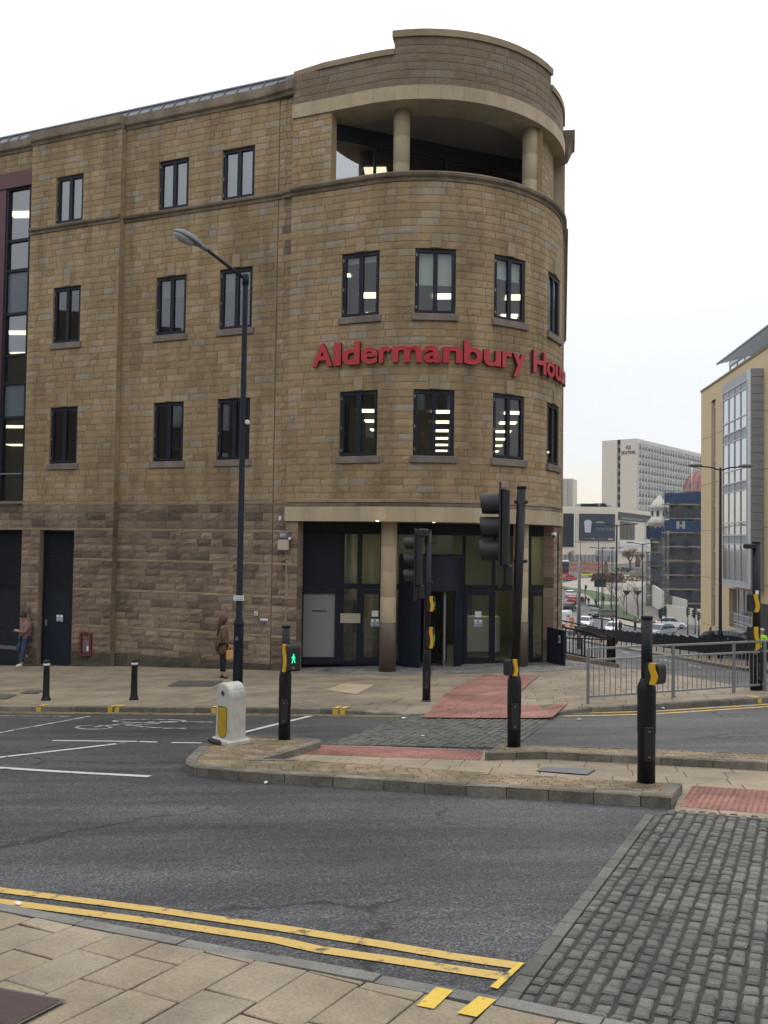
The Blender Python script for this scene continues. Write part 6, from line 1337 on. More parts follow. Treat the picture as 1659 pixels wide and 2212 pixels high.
# ------------------------------------------------------------------ the far side of the road
FZ = lambda o: (lambda x, y: g(x, y)+o)
z1 = lambda l: [(1206.3+.15033*x, 1097.9+.15033*y) for x, y in l]
def far_sheet(name, poly, m, up, step=6, **k): b_ = MB(); sheet(b_, GP(poly), FZ(up), m, step); return b_.build(name, **(k or ST))
b = MB(); sheet(b, [(10, 140), (75, 140), (75, 250), (10, 250)], RZ, 'asphalt', 8); b.build('far_road', **ST)
far_sheet('plaza', z1([(60, 1075), (300, 1010), (520, 1000), (900, 960), (1300, 950), (1700, 1000), (1700, 1200), (1530, 1190), (1260, 1120), (1000, 1180), (880, 1290), (520, 1190), (60, 1125)]), 'plaza', .02)
far_sheet('ramp_paving', z1([(870, 1390), (860, 1290), (1000, 1180), (1260, 1100), (1540, 1390), (1800, 1420), (1800, 1640), (1400, 1640), (1180, 1605), (940, 1480)]), 'ramp_paving', .05)
far_sheet('grass_verge', z1([(60, 1120), (200, 1150), (520, 1190), (870, 1290), (860, 1345), (520, 1342), (440, 1262), (330, 1222), (60, 1152)]), 'grass', .10, kind='stuff', label='green grass bank below the far plaza', cat='grass')
far_sheet('path', z1([(330, 1222), (440, 1262), (520, 1342), (860, 1345), (875, 1393), (415, 1392), (300, 1290)]), 'plaza', .06)
far_sheet('grass_verge', z1([(415, 1390), (872, 1393), (945, 1480), (1185, 1600), (1150, 1640), (1000, 1602), (850, 1572), (700, 1505), (600, 1425)]), 'grass', .12, kind='stuff', label='green grass verge with thin bare trees beside the paved ramp', cat='grass')
far_sheet('pavement_strip', z1([(480, 1560), (700, 1600), (900, 1660), (1150, 1720), (1400, 1750), (1700, 1760), (1700, 1720), (1150, 1660), (850, 1590), (600, 1500)]), 'plaza', .06)
# median with the black fence
ma, mb_ = Vector((16.4, 33)), Vector((20.6, 92)); md_ = (mb_-ma).normalized(); mn = Vector((-md_.y, md_.x))
mp_ = [ma+mn*1.5, ma-mn*1.0, mb_-mn*1.0, mb_+mn*1.5]; b = MB(); sheet(b, mp_, FZ(.02), 'slab_far', 2); b.build('median', **ST); b = MB(); kerb(b, resample([mp_[3], mp_[0]], 4), .2, FZ(.03), FZ(-.2), 'kerb_stone', 3); kerb(b, resample([mp_[1], mp_[2]], 4), .2, FZ(.03), FZ(-.2), 'kerb_stone', 3); b.build('median_kerb', **ST)
fp0 = Vector((ma.x, ma.y+2, g(ma.x, ma.y+2))); fe = empty('zigzag_fence', fp0, 'black metal fence of slanting zigzag panels along the middle of the road', 'fence'); L0 = (mb_-ma).length-3; npn = 31
for k in range(npn):
    t = k/(npn-1)*L0; q_ = ma+md_*(2+t); z = g(*q_); o_ = Vector((q_.x, q_.y, z))-fp0; ya = math.atan2(md_.y, md_.x)+R_(62)
    b = MB(); dv = Vector((math.cos(ya), math.sin(ya), 0)); w_ = 1.5; a = o_-dv*w_*.5; c_ = o_+dv*w_*.5; nv = Vector((-dv.y, dv.x, 0))*.02
    V = [a+VUP*.22, c_+VUP*.30, c_+VUP*1.14, a+VUP*.72]; b.mesh([x-nv for x in V]+[x+nv for x in V], [(0, 1, 2, 3), (7, 6, 5, 4), (0, 4, 5, 1), (1, 5, 6, 2), (2, 6, 7, 3), (3, 7, 4, 0)], 'black_rough')
    b.bar(V[3], V[2], .05, .05, 'black_paint'); b.build('panel', fe)
    b = MB(); b.box(c_+VUP*.55, (.05, .05, 1.2), 'black_paint', rz=ya); b.build('post', fe)
for k in range(14):      # dashed lane line and stop bars on the road this side of the median
    q_ = Vector((13.2, 24))+md_*(k*5.2); b = MB(); stripe(b, [q_, q_+md_*2.2], .12, lambda x, y: RZ(x, y)+.012, 'paint_white', .5); b.build('road_marking', **ST)
b = MB()
for k in range(8): q_ = Vector((9.6+k*.75, 47)); b.face([(*(q_+v), RZ(*(q_+v))+.012) for v in (Vector((0, 0)), Vector((.4, .1)), Vector((.4, .5)), Vector((0, .4)))], 'paint_white_worn')
b.build('road_marking', **ST)
b = MB(); e_ = [RB[i]+Vector((.35, .2)) for i in range(len(RB))]; stripe(b, e_, .1, lambda x, y: RZ(x, y)+.012, 'paint_yellow', .5); b.build('yellow_line', **ST)
# stair railing at the corner of the stone building
t = empty('stair_railing', (6.2, 30.2, g(6.2, 30.2)), 'black metal railing round the basement stair right of the stone building', 'railing'); o0 = t.location.copy()
c_ = [Vector((5.9, 30.2)), Vector((7.9, 30.0)), Vector((9.3, 36.5)), Vector((7.2, 37.0))]; bz = lambda q_: g(*q_)
pl = MB()
for a, d_ in zip(c_, c_[1:]): A = Vector((*a, bz(a)))-o0; B_ = Vector((*d_, bz(d_)))-o0; pl.bar(A+VUP*.05, B_+VUP*.05, .3, .34, 'string_stone')
pl.build('plinth', t)
for a, d_ in zip(c_, c_[1:]):
    A = Vector((*a, bz(a)))-o0+VUP*.2; B_ = Vector((*d_, bz(d_)))-o0+VUP*.2; b = MB()
    for z in (.08, .92): b.bar(A+VUP*z, B_+VUP*z, .05, .05, 'black_paint')
    n = int((B_-A).length/.12)
    for k in range(n+1): b.tube([A.lerp(B_, k/n)+VUP*.05, A.lerp(B_, k/n)+VUP*.92], .012 if k % 8 else .03, 'black_paint', 6)
    b.build('rail_panel', t)
for off, zz in ((0, 1.35), (.9, 1.3)): b = MB(); b.bar(Vector((6.0+off, 33+off*2, g(6, 33)+zz))-o0, Vector((7.9+off*.6, 31+off*4, g(7.9, 31)+1.12))-o0, .06, .05, 'black_paint'); b.build('handrail', t)
# far lamps
def far_lamp(x, Y, top, arm, label, two=True, base=None):
    P = far_pt(x, Y); tp = AY(x, top, Y); h = tp.z-P.z; r = empty('street_lamp', P, label, 'street lamp', 'double armed lamps along the road'); b_ = MB(); b_.lathe((0, 0, -.1), [(.14, 0), (.13, 1.5), (.09, 1.6), (.06, h+.1)], 'lamp_blue_black', 12); b_.build('pole', r)
    for s in ((-1, 1) if two else (-1,)):
        b_ = MB(); b_.tube([(0, 0, h-.15), (s*arm*.3, 0, h), (s*arm*.72, 0, h+.06)], .035, 'lamp_blue_black', 8); b_.build('arm', r); b_ = MB(); ell(b_, Vector((s*arm*.84, 0, h+.08)), Matrix.Identity(3), arm*.25, .19, [(-.07, .55), (-.02, .95), (.03, 1), (.10, .75), (.13, .3)], 'lantern_grey', 12); b_.build('lantern', r)
    return r
far_lamp(1556, 46.5, 1010, 1.62, 'nearest double armed lamp on the right, in front of the tan glass bay')
far_lamp(1332, 73.6, 1133, 1.65, 'double armed lamp standing left of the white poster panel wall, arms over the dark poster')
far_lamp(1388, 91, 1174, 1.55, 'double armed lamp in front of the pale blue netted scaffold corner')
far_lamp(1301, 119, 1184, 1.6, 'double armed lamp with pale heads below the cinema poster')
far_lamp(1322, 137, 1184, 1.6, 'slim farther lamp just right of the one below the poster')
far_lamp(1254, 205, 1171, 1.55, 'smallest lamp at the left, over the bus and yellow car')
far_lamp(1293, 150, 1166, 1.2, 'thin single armed pole in front of the poster centre', two=False)
# tall grey column and road signs
p = far_pt(1251.5, 62); b = MB(); h = AY(1251.5, 1209, 62).z-p.z; b.lathe((0, 0, -.1), [(.12, 0), (.115, h*.5), (.105, h), (.06, h+.04), (.01, h+.06)], 'galvanised', 14); b.box((0, -.12, .9), (.1, .02, .4), 'galvanised'); b.build('grey_column', loc=p, label='plain tall grey column by the left edge of the road view', cat='post')
p = far_pt(1314, 75); t = empty('direction_sign', p, 'grey back of a road direction sign on two black posts', 'road sign')
for sx in (-.52, .45): b = MB(); b.lathe((sx, 0, -.1), [(.05, 0), (.045, 2.95)], 'black_paint', 10); b.build('post', t)
b = MB(); b.bbox((0, -.03, 2.5), (1.36, .03, .72), 'cladding_grey', b=.01); b.bar((-.66, -.06, 2.3), (.66, -.06, 2.3), .04, .04, 'black_paint'); b.bar((-.66, -.06, 2.7), (.66, -.06, 2.7), .04, .04, 'black_paint'); b.build('panel', t)
p = far_pt(1297, 168); t = empty('dark_panel_sign', p, 'large dark sign panel on posts above the far pale path', 'road sign'); b = MB(); b.bbox((0, 0, 4.6), (2.3, .1, 1.5), 'black_rough', b=.02); b.build('panel', t)
for sx in (-.6, .7): b = MB(); b.lathe((sx, .1, -.1), [(.06, 0), (.06, 4.5)], 'black_paint', 8); b.build('post', t)
p = far_pt(1236, 101); t = empty('advertising_panel', p, 'free standing white advertising panel with red lettering and a burger picture', 'advertising panel', rz=R_(-15)); b = MB(); b.bbox((0, 0, 1.35), (1.25, .16, 1.95), 'hub', b=.03); b.box((0, 0, .2), (.9, .1, .5), 'grey_box'); b.build('case', t); b = MB(); b.box((0, -.085, 1.35), (1.13, .01, 1.8), 'ad_white')
Mt = facing(0, -1)
for k, tx in enumerate(('STOP', 'ME', 'IF YOU CAN')[:0]): pass
for k, (w_, z) in enumerate(((.5, 1.9), (.55, 1.7), (.5, 1.5))): b.box((0, -.092, z), (w_, .004, .13), 'ad_red')
b.box((-.38, -.092, 2.12), (.25, .004, .2), 'ad_red'); b.lathe((0, -.094, 1.05), [(.26, 0), (.26, .004)], 'ad_bun', 14, M=Mt); b.box((0, -.1, 1.0), (.5, .004, .08), 'ad_red'); b.build('poster', t)
# distant traffic signals
def far_signal(x, Y, label, h=3.4, lit=None, yaw=0, n=1):
    P = far_pt(x, Y); r = empty('traffic_light', P, label, 'traffic light', 'distant traffic lights'); b_ = MB(); b_.lathe((0, 0, -.1), [(.09, 0), (.085, .8), (.06, .85), (.057, h)], 'black_paint', 10); b_.build('pole', r)
    for k in range(n):
        Mh = Matrix.Rotation(yaw+k*2.2, 3, 'Z'); b_ = MB(); c2 = Vector((0, 0, h-.55-.25*k))+Mh @ Vector((.22, 0, 0)); b_.bbox(c2, (.3, .22, .95), 'black_rough', b=.03, M=Mh); b_.bbox(c2+Mh @ Vector((0, .03, -.03)), (.46, .03, 1.2), 'black_rough', b=.01, M=Mh)
        for q_ in (-.3, 0, .3): b_.lathe(c2+Mh @ Vector((0, -.11, q_)), [(.115, 0), (.115, .2)], 'hood_black', 12, M=Mh @ Matrix.Rotation(R_(90), 3, 'X'))
        ho = b_.build('signal_head', r)
        if lit: b_ = MB(); b_.lathe(c2+Mh @ Vector((0, -.13, -.3)), [(.11, 0), (.10, .2)], lit, 12, M=Mh @ Matrix.Rotation(R_(90), 3, 'X')); b_.build('lit_lens', ho)
    return r
far_signal(1430, 112, 'pair of black traffic lights at the left end of the white hatchback', yaw=1.2, n=2)
far_signal(1439, 116, 'traffic light just behind the first one by the white hatchback', yaw=2.0)
far_signal(1486, 112, 'traffic light with its head turned right below the scaffolding', yaw=1.5)
far_signal(1502, 116, 'traffic light close to the corner of the tan building', yaw=1.5, n=2)
far_signal(1510, 108, 'last traffic light touching the edge of the tan building', h=2.9, yaw=1.5)
far_signal(1264, 179, 'traffic light showing green above the waiting group', h=3.6, lit='green_lit', yaw=.25)
for x, Y, lab in ((1373, 122, 'short black post in front of the grass verge, the left one'), (1393, 118, 'short black post right of the verge, the right one')):
    p = far_pt(x, Y); b = MB(); b.lathe((0, 0, -.1), [(.12, 0), (.12, .9), (.08, .95), (.08, 1.9), (.02, 1.95)], 'black_paint', 10); b.build('short_post', loc=p, label=lab, cat='post')
# bare trees
def tree(name, loc, h, label, seed, spread=.45, depth=5, bark='bark', trunk=.026, twigs=None, group=None, lean=.1, first=.4):
    rnd = random.Random(seed); r = empty(name, loc, label, 'tree', group); tb_ = MB(); cb = MB(); 
    def grow(p, d, l, rad, lv):
        q_ = p+d*l; mid_ = p.lerp(q_, .5)+Vector((rnd.uniform(-1, 1), rnd.uniform(-1, 1), 0))*l*.05
        (tb_ if lv == 0 else cb).tube([p, mid_, q_], [rad, rad*.85, rad*.7], bark, 6 if lv < 2 else 4, caps=False)
        if lv >= depth: return
        n = rnd.choice((2, 3, 3)) if lv else 4
        for k in range(n):
            nd = (d+Vector((rnd.uniform(-1, 1), rnd.uniform(-1, 1), rnd.uniform(-.25, .7)))*spread*(1.25 if lv else 1.0)).normalized()
            grow(p.lerp(q_, rnd.uniform(.65, 1)), nd, l*rnd.uniform(.58, .82), rad*.62, lv+1)
    grow(Vector((0, 0, -.1)), Vector((rnd.uniform(-lean, lean)*.5, rnd.uniform(-lean, lean)*.5, 1)).normalized(), h*first, h*trunk*.5, 0)
    if twigs:
        vs3 = [Vector(v) for v in cb.v]; 
        for k in range(twigs[1]):
            v = rnd.choice(vs3)+Vector((rnd.gauss(0, 1), rnd.gauss(0, 1), rnd.gauss(0, .8)))*h*.05; s = h*twigs[2]; u_ = Vector((rnd.uniform(-1, 1), rnd.uniform(-1, 1), rnd.uniform(-1, 1))).normalized(); w_ = u_.orthogonal().normalized(); cb.face([v, v+u_*s, v+u_*s*.5+w_*s*.4], twigs[0])
    tb_.build('trunk', r); cb.build('crown', r); return r
for k, (x, y, h, lab) in enumerate(((1347, 1330, 5.6, 'thin bare young tree on the grass verge, left of the two bowls'), (1379, 1337, 5.8, 'thin bare young tree at the right tip of the grass verge'), (1319, 1318, 5.5, 'thin bare young tree behind the dark sign panel'), (1327, 1312, 5.2, 'thin bare young tree beside the far path among the lamp poles'), (1290, 1268, 5.5, 'small bare tree beside the plaza above the grass bank'))):
    p = G(x, y); tree('young_tree', Vector((p.x, p.y, g(p.x, p.y))), h, lab, 11+k, .55, 5, group='young bare street trees')
p = G(1362, 1229); tree('bare_tree', Vector((p.x, p.y, g(p.x, p.y))), 10.5, 'broad bare brown tree in front of the cinema wall', 31, .85, 6, 'bark_red', .06, ('leaf_brown', 900, .035), first=.24)
p = G(1381, 1228); tree('bare_tree', Vector((p.x, p.y, g(p.x, p.y))), 8.6, 'second bare brown tree right of the broad one, beside the scaffolding', 37, .8, 6, 'bark_red', .05, ('leaf_brown', 600, .035), first=.24)
p = G(1232, 1216); tree('bare_tree', Vector((p.x, p.y, g(p.x, p.y))), 5.5, 'reddish bare tree above the bus at the building edge', 41, .7, 5, 'bark_red', .06, ('barrier_orange', 60, .02), first=.3)
def bush(loc, sx, sy, sz, m, n, label, seed, cat='bush', cone=False):
    rnd = random.Random(seed); r = empty('bush' if not cone else 'conifer', loc, label, cat); b_ = MB(); st = MB(); st.lathe((0, 0, -.2), [(sz*.04, 0), (sz*.02, sz*.6)], 'bark', 6); st.build('stem', r)
    for k in range(n):
        z = rnd.random(); rr = math.sqrt(rnd.random())*((1-z)*.9+.15 if cone else math.sqrt(max(.05, 1-(z-.3)**2*1.6))); a = rnd.random()*6.283; c2 = Vector((sx*rr*math.cos(a), sy*rr*math.sin(a), z*sz)); s = min(sx, sz)*rnd.uniform(.12, .26); u_ = Vector((rnd.gauss(0, 1), rnd.gauss(0, 1), rnd.gauss(0, 1))).normalized(); w_ = u_.orthogonal().normalized(); b_.face([c2-u_*s, c2+w_*s*.6, c2+u_*s, c2-w_*s*.6], m)
    b_.build('foliage', r); return r
def on_g(x, y): p_ = G(x, y); return Vector((p_.x, p_.y, g(p_.x, p_.y)))
bush(on_g(1309, 1241), 1.1, 1.1, 4.2, 'leaf_brown', 260, 'tall brown conifer shaped shrub on the plaza', 3, 'shrub', True)
bush(on_g(1297, 1256), 3.0, 1.5, 2.2, 'bark_red', 350, 'reddish brown leafless hedge clump left on the plaza', 4); bush(on_g(1326, 1258), 3.6, 1.5, 2.4, 'leaf_brown', 380, 'brown hedge clump in the middle of the plaza', 5); bush(on_g(1350, 1236), 4.0, 1.5, 1.4, 'leaf_dark', 300, 'dark green clipped bush under the broad bare tree', 6); bush(on_g(1374, 1255), 4.6, 1.2, 1.5, 'leaf_brown', 300, 'low brown planting at the right of the plaza', 7)
p = on_g(1377, 1246); b = MB(); b.bbox((0, 0, .8), (3.6, 3.6, 1.6), 'theatre_stone', b=.1); b.bbox((0, 0, 2.2), (2.2, 2.2, 1.3), 'theatre_stone', b=.1); b.lathe((0, 0, 2.8), [(.8, 0), (.65, 1.0), (.7, 1.5), (.4, 2.6), (.3, 3.0), (.32, 3.4), (.1, 3.7)], 'bark_red', 12); b.build('monument', loc=p, label='brown stone monument with a statue shape beside the bare trees', cat='monument')
for k in range(12):
    x = 1226+k*6.4; p = on_g(x, 1238-.35*k+random.uniform(-4, 2)); b = MB(); [b.box((0, 0, z), (1.9, .05, .12), 'barrier_orange') for z in (.35, .6, .85, 1.0)]; b.box((-.9, 0, .5), (.1, .3, 1.0), 'barrier_orange'); b.box((.9, 0, .5), (.1, .3, 1.0), 'barrier_orange'); [b.box((x_, 0, .6), (.07, .05, .8), 'barrier_orange') for x_ in (-.5, 0, .5)]; b.build('barrier', loc=p, rz=random.uniform(-.5, .5), label='orange plastic barrier in the row fencing off the far roadworks', cat='barrier', group='orange barriers at the far roadworks')
for k in range(9):
    x = 1232+k*8.2; p = on_g(x, 1222+random.uniform(-2, 2)); b = MB(); [b.box((0, 0, z), (2.4, .05, .13), 'barrier_orange') for z in (.4, .7, 1.0)]; [b.box((x_, 0, .55), (.1, .3, 1.0), 'barrier_orange') for x_ in (-1.15, 0, 1.15)]; b.build('barrier', loc=p, rz=random.uniform(-.6, .6), label='orange plastic barrier in the row fencing off the far roadworks', cat='barrier', group='orange barriers at the far roadworks')
for x, y, lab in ((1378, 1291, 'dark bowl planter on a post right, among the bare trees'), (1354, 1291, 'dark bowl planter on a post left, among the bare trees')):
    p = far_pt(x, 150); h = AY(x, 1285, 150).z-p.z; b = MB(); b.lathe((0, 0, 0), [(.07, 0), (.05, h)], 'black_paint', 8); b.lathe((0, 0, h), [(.15, 0), (.5, .35), (.66, .6), (.66, .72)], 'black_rough', 14); b.build('planter', loc=p, label=lab, cat='planter')
# pale retaining walls below the theatre
def wall_run(name, pts, m, th, label):
    b_ = MB()
    for (x0, y0, t0, Y0), (x1, y1, t1, Y1) in zip(pts, pts[1:]):
        A, B_ = AY(x0, y0, Y0), AY(x1, y1, Y1); At, Bt = AY(x0, t0, Y0), AY(x1, t1, Y1); n3 = Vector(((B_-A).y, -(B_-A).x, 0)).normalized()*-th
        za, zb = min(A.z, g(A.x, A.y))-.5, min(B_.z, g(B_.x, B_.y))-.5
        V = [Vector((A.x, A.y, za)), Vector((B_.x, B_.y, zb)), Bt, At]; b_.mesh(V+[v+n3 for v in V], [(0, 1, 2, 3), (7, 6, 5, 4), (3, 2, 6, 7), (0, 3, 7, 4), (1, 5, 6, 2)], m)
    b_.build(name, label=label, cat='wall')
wall_run('retaining_wall', [(1393, 1265, 1260, 182), (1410, 1280, 1264, 172), (1425, 1295, 1274, 162), (1437, 1308, 1284, 152), (1480, 1330, 1296, 146)], 'wall_pale', .4, 'pale curved retaining wall rising beside the paved ramp')
wall_run('retaining_wall', [(1440, 1336, 1306, 141), (1470, 1346, 1312, 140), (1530, 1356, 1318, 138)], 'wall_pale', .5, 'pale wall under the dark scaffolding behind the white hatchback')
# ------------------------------------------------------------------ buildings across the road
# tan building on the right
TA, TB = Vector((23.8, 66.0)), Vector((22.2, 51.0)); td = (TB-TA).normalized(); tn = Vector((td.y, -td.x)); tn = tn if tn.x < 0 else -tn; Mt_ = facing(tn.x, tn.y); Mtb = Matrix((Mt_.col[0], -Mt_.col[2], Mt_.col[1])).transposed()
def tpt(u, z, d=0.0): p_ = TA+td*u+tn*d; return Vector((p_.x, p_.y, z))
def tb(x, y, d=0.0):
    r_ = ray(x, y); n3 = Vector((tn.x, tn.y, 0)); P0 = Vector((TA.x, TA.y, 0))+n3*d; t = (P0-CAM).dot(n3)/r_.dot(n3); p_ = CAM+r_*t; return (p_.xy-TA).dot(td), p_.z
T = empty('tan_office_block', (TA.x, TA.y, g(*TA)), 'tan stone office block with a grey projecting glass bay at the right', 'building'); T.location = (0, 0, 0)
ZT = tb(1514, 848)[1]; ZB = -9.0; UE = 30.0
def tbox(mb, u0, u1, z0, z1, d0, d1, m): mb.box(tpt((u0+u1)/2, (z0+z1)/2, (d0+d1)/2), (u1-u0, d1-d0, z1-z0), m, M=Mtb)
su0, su1 = tb(1536.5, 1000)[0], tb(1545.5, 1000)[0]; sz0, sz1 = tb(1540, 1352)[1], tb(1541, 864)[1]
bu0, bu1 = tb(1561.5, 1000, .7)[0], tb(1622.5, 1000, .7)[0]; bz0, bz1 = tb(1590, 1268, .7)[1], tb(1561.5, 834.5, .7)[1]
gu0, gu1 = tb(1575, 1300)[0], tb(1624, 1300)[0]; gz0, gz1 = tb(1590, 1357)[1], tb(1585, 1272)[1]
b = MB()
def twall(u0, u1, z0, z1): b.face([tpt(u0, z0), tpt(u1, z0), tpt(u1, z1), tpt(u0, z1)], 'tan_panel')
twall(0, su0, ZB, ZT); twall(su0, su1, ZB, sz0); twall(su0, su1, sz1, ZT); twall(su1, gu0, ZB, ZT); twall(gu0, gu1, gz1, ZT); twall(gu0, gu1, ZB, gz0); twall(gu1, UE, ZB, ZT)
for (u, z0, z1) in ((su0, sz0, sz1), (su1, sz0, sz1), (gu0, gz0, gz1), (gu1, gz0, gz1)): b.face([tpt(u, z0), tpt(u, z1), tpt(u, z1, -.3), tpt(u, z0, -.3)], 'tan_panel')
b.face([tpt(0, ZB), tpt(0, ZT), tpt(0, ZT, -18), tpt(0, ZB, -18)], 'tan_panel'); b.face([tpt(0, ZT), tpt(UE, ZT), tpt(UE, ZT, -18), tpt(0, ZT, -18)], 'cladding_grey'); b.face([tpt(UE, ZB), tpt(UE, ZT), tpt(UE, ZT, -18), tpt(UE, ZB, -18)], 'tan_panel'); b.face([tpt(0, ZB, -18), tpt(UE, ZB, -18), tpt(UE, ZT, -18), tpt(0, ZT, -18)], 'tan_panel')
for z in (11.6, 8.2, 4.8, 1.4, -2.0, -4.6):
    for u0, u1 in ((0, su0-.02), (su1+.02, bu0)): tbox(b, u0, u1, z-.02, z+.02, -.01, .004, 'tan_joint')
    tbox(b, bu1+.1, UE, z-.02, z+.02, -.01, .004, 'tan_joint')
tbox(b, -.05, UE, ZT-.02, ZT+.12, -.3, .06, 'tan_joint'); b.build('wall', T)
def glazing(nm, u0, u1, z0, z1, d, cols, rows, fr='cladding_light', gl='glass_far', t=.07, spand=()):
    f_ = MB(); zs = [z0+(z1-z0)*r_ for r_ in rows]
    for k in range(cols+1): u = u0+(u1-u0)*k/cols; tbox(f_, u-t/2, u+t/2, z0, z1, d-.05, d+.05, fr)
    for z in zs: tbox(f_, u0, u1, z-t/2, z+t/2, d-.048, d+.052, fr)
    o = f_.build(nm, T)
    for i, (a, c_) in enumerate(zip(zs, zs[1:])): pn = MB(); pn.face([tpt(u0, a, d), tpt(u1, a, d), tpt(u1, c_, d), tpt(u0, c_, d)], 'cladding_grey' if i in spand else gl); pn.build('spandrel' if i in spand else 'pane', o)
    bk_ = MB(); bk_.face([tpt(u0, z0, d-1.2), tpt(u1, z0, d-1.2), tpt(u1, z1, d-1.2), tpt(u0, z1, d-1.2)], 'office_dark'); bk_.build('room', o)
rows = [0, .02, .12, .19, .22, .34, .40, .43, .58, .64, .67, .80, .85, .88, .96, 1.0]
glazing('window_strip', su0, su1, sz0, sz1, -.2, 1, [0, .14, .17, .33, .36, .53, .56, .73, .76, .97, 1.0], spand=(1, 3, 5, 7, 9))
glazing('bay_window', bu0+.1, bu1-.75, bz0+.35, bz1-.55, .7, 4, [0, .19, .235, .30, .46, .505, .57, .72, .77, .83, .96, 1.0], spand=(1, 4, 7, 10))
b = MB(); tbox(b, bu1-.75, bu1, bz0, bz1, 0, .72, 'cladding_light'); tbox(b, bu0, bu0+.1, bz0, bz1, 0, .72, 'cladding_light'); tbox(b, bu0, bu1-.75, bz1-.55, bz1, 0, .72, 'cladding_grey'); tbox(b, bu0, bu1-.75, bz0, bz0+.35, 0, .72, 'cladding_light')
n = 26
for k in range(n): z = bz0+(bz1-bz0)*k/n; tbox(b, bu1, bu1+.06, z+.015, z+(bz1-bz0)/n-.015, -.05, .74, 'cladding_grey')
b.build('bay_cladding', T)
glazing('shop_window', gu0, gu1, gz0, gz1, -.25, 4, [0, .08, .16, .34, 1.0], spand=(0, 2))
pu0, pz0 = tb(1632, 1361); pz1 = tb(1632, 1305)[1]; b = MB(); tbox(b, gu1+.5, UE-2, tb(1640, 1420)[1], tb(1640, 1302)[1], .0, .06, 'ink'); b.build('dark_shopfront', T)
b = MB(); ru = tb(1574, 950, -1.6)[0]; rz0, rz1 = ZT-.1, tb(1575, 765, -1.6)[1]
tbox(b, ru, UE, rz1-.9, rz1, -14, -1.6, 'cladding_light'); b.build('rooftop_storey', T)
glazing('rooftop_glazing', ru, UE, rz0, rz1-.9, -1.7, 16, [0, .45, .5, 1.0], spand=())
b = MB(); tipu = tb(1551, 789, .3)[0]; zc = tb(1551, 789, .3)[1]
for k in range(9): d_ = -1.6+k*.24; b.bar(tpt(tipu+.1*(8-k), zc+.06+.05*(8-k), d_), tpt(UE, zc+.06+.05*(8-k), d_), .12, .04, 'cladding_light')
u = tipu+.3
while u < UE: b.bar(tpt(u, rz1-.5, -1.65), tpt(u, zc+.1, .4), .05, .08, 'cladding_grey'); u += 1.3
b.bar(tpt(tipu, zc+.06, .4), tpt(UE, zc+.1, .4), .06, .1, 'lantern_grey'); b.build('sun_louvre', T)
b = MB(); sheet(b, [(21.5, 34), (26, 34), (26, 70), (21.9, 70)], FZ(.03), 'slab_far', 2); b.build('pavement_by_tan_block', **ST)
# scaffolded theatre
def scaffold(name, label, x0, x1, Y, ytop, ybot, depth, netm, lifts, blue=(), skip=(), core=True):
    a, c_ = AY(x0, ybot, Y), AY(x1, ybot, Y); zt = AY(x0, ytop, Y).z; zb = min(a.z, g(a.x, a.y))-.3; X0, X1 = a.x, c_.x; r = empty(name, (X0, Y, zb), label, 'building'); r.location = (0, 0, 0)
    b_ = MB()
    if core:
        P4 = [(X0+1.2, Y+1.3), (X1, Y+1.3), (X1+4, Y+depth), (X0+1.2+depth*.38, Y+depth)]; b_.prism(P4, zb, zt-.8, 'theatre_stone')
        n_ = max(1, int((X1-X0-2)/2.6))
        for k in range(n_):
            for z in range(int(zb)+2, int(zt)-2, 4): b_.box((X0+1.9+k*2.6, Y+1.26, z+1.2), (1.1, .12, 2.2), 'office_dark'); b_.box((X0+1.9+k*2.6, Y+1.2, z+2.5), (1.5, .3, .2), 'theatre_stone')
        b_.build('stone_wall', r)
    b_ = MB(); nx = max(2, round((X1-X0)/1.9))
    for k in range(nx+1):
        x = X0+(X1-X0)*k/nx
        for yy in (0, 1.0): b_.tube([(x, Y+yy, zb), (x, Y+yy, zt+.9)], .035, 'scaffold_tube', 5, caps=False)
    H = (zt-zb)/lifts
    for k in range(lifts+1):
        z = zb+H*k
        for yy in (0, 1.0): b_.tube([(X0-.3, Y+yy, z+.02), (X1+.3, Y+yy, z+.02)], .03, 'scaffold_tube', 5); b_.tube([(X0-.3, Y, z+1.0), (X1+.3, Y, z+1.0)], .03, 'scaffold_tube', 5)
        for i in range(nx): 
            if (i+k) % 3 == 0: b_.tube([(X0+(X1-X0)*i/nx, Y-.03, z), (X0+(X1-X0)*(i+1)/nx, Y-.03, min(zt, z+H))], .025, 'scaffold_tube', 5)
    b_.tube([(X0, Y, zt), (X0+depth*.36, Y+depth, zt)], .03, 'scaffold_tube', 5); b_.build('scaffold_tubes', r)
    for k in range(1, lifts): z = zb+H*k; b_ = MB(); b_.box(((X0+X1)/2, Y+.45, z-.04), (X1-X0+.2, .9, .07), 'scaffold_board'); b_.box(((X0+X1)/2, Y-.05, z+.08), (X1-X0+.2, .04, .2), 'scaffold_board'); b_.build('boards', r)
    for k in range(lifts):
        if k in skip: continue
        z = zb+H*k; bl = k in blue; b_ = MB(); nn_ = 14; V = []
        for j in (0, 1):
            for i in range(nn_+1): V.append((X0+(X1-X0)*i/nn_, Y-.12-random.uniform(0, .08), z+.22+(H-.3)*(random.uniform(.72, 1.0) if j else random.uniform(-.12, .08))))
        b_.mesh(V, [(i, i+1, nn_+2+i, nn_+1+i) for i in range(nn_)], 'netting_blue' if bl else netm); V2 = [(X0-.1+depth*.36*j, Y+depth*j, z+.22+(H-.3)*q_) for j in (0, 1) for q_ in (0, 1)]; b_.mesh(V2, [(0, 1, 3, 2)], 'netting_blue' if bl else netm); b_.build('net_sheet', r)
    return r, X0, X1, zb, zt
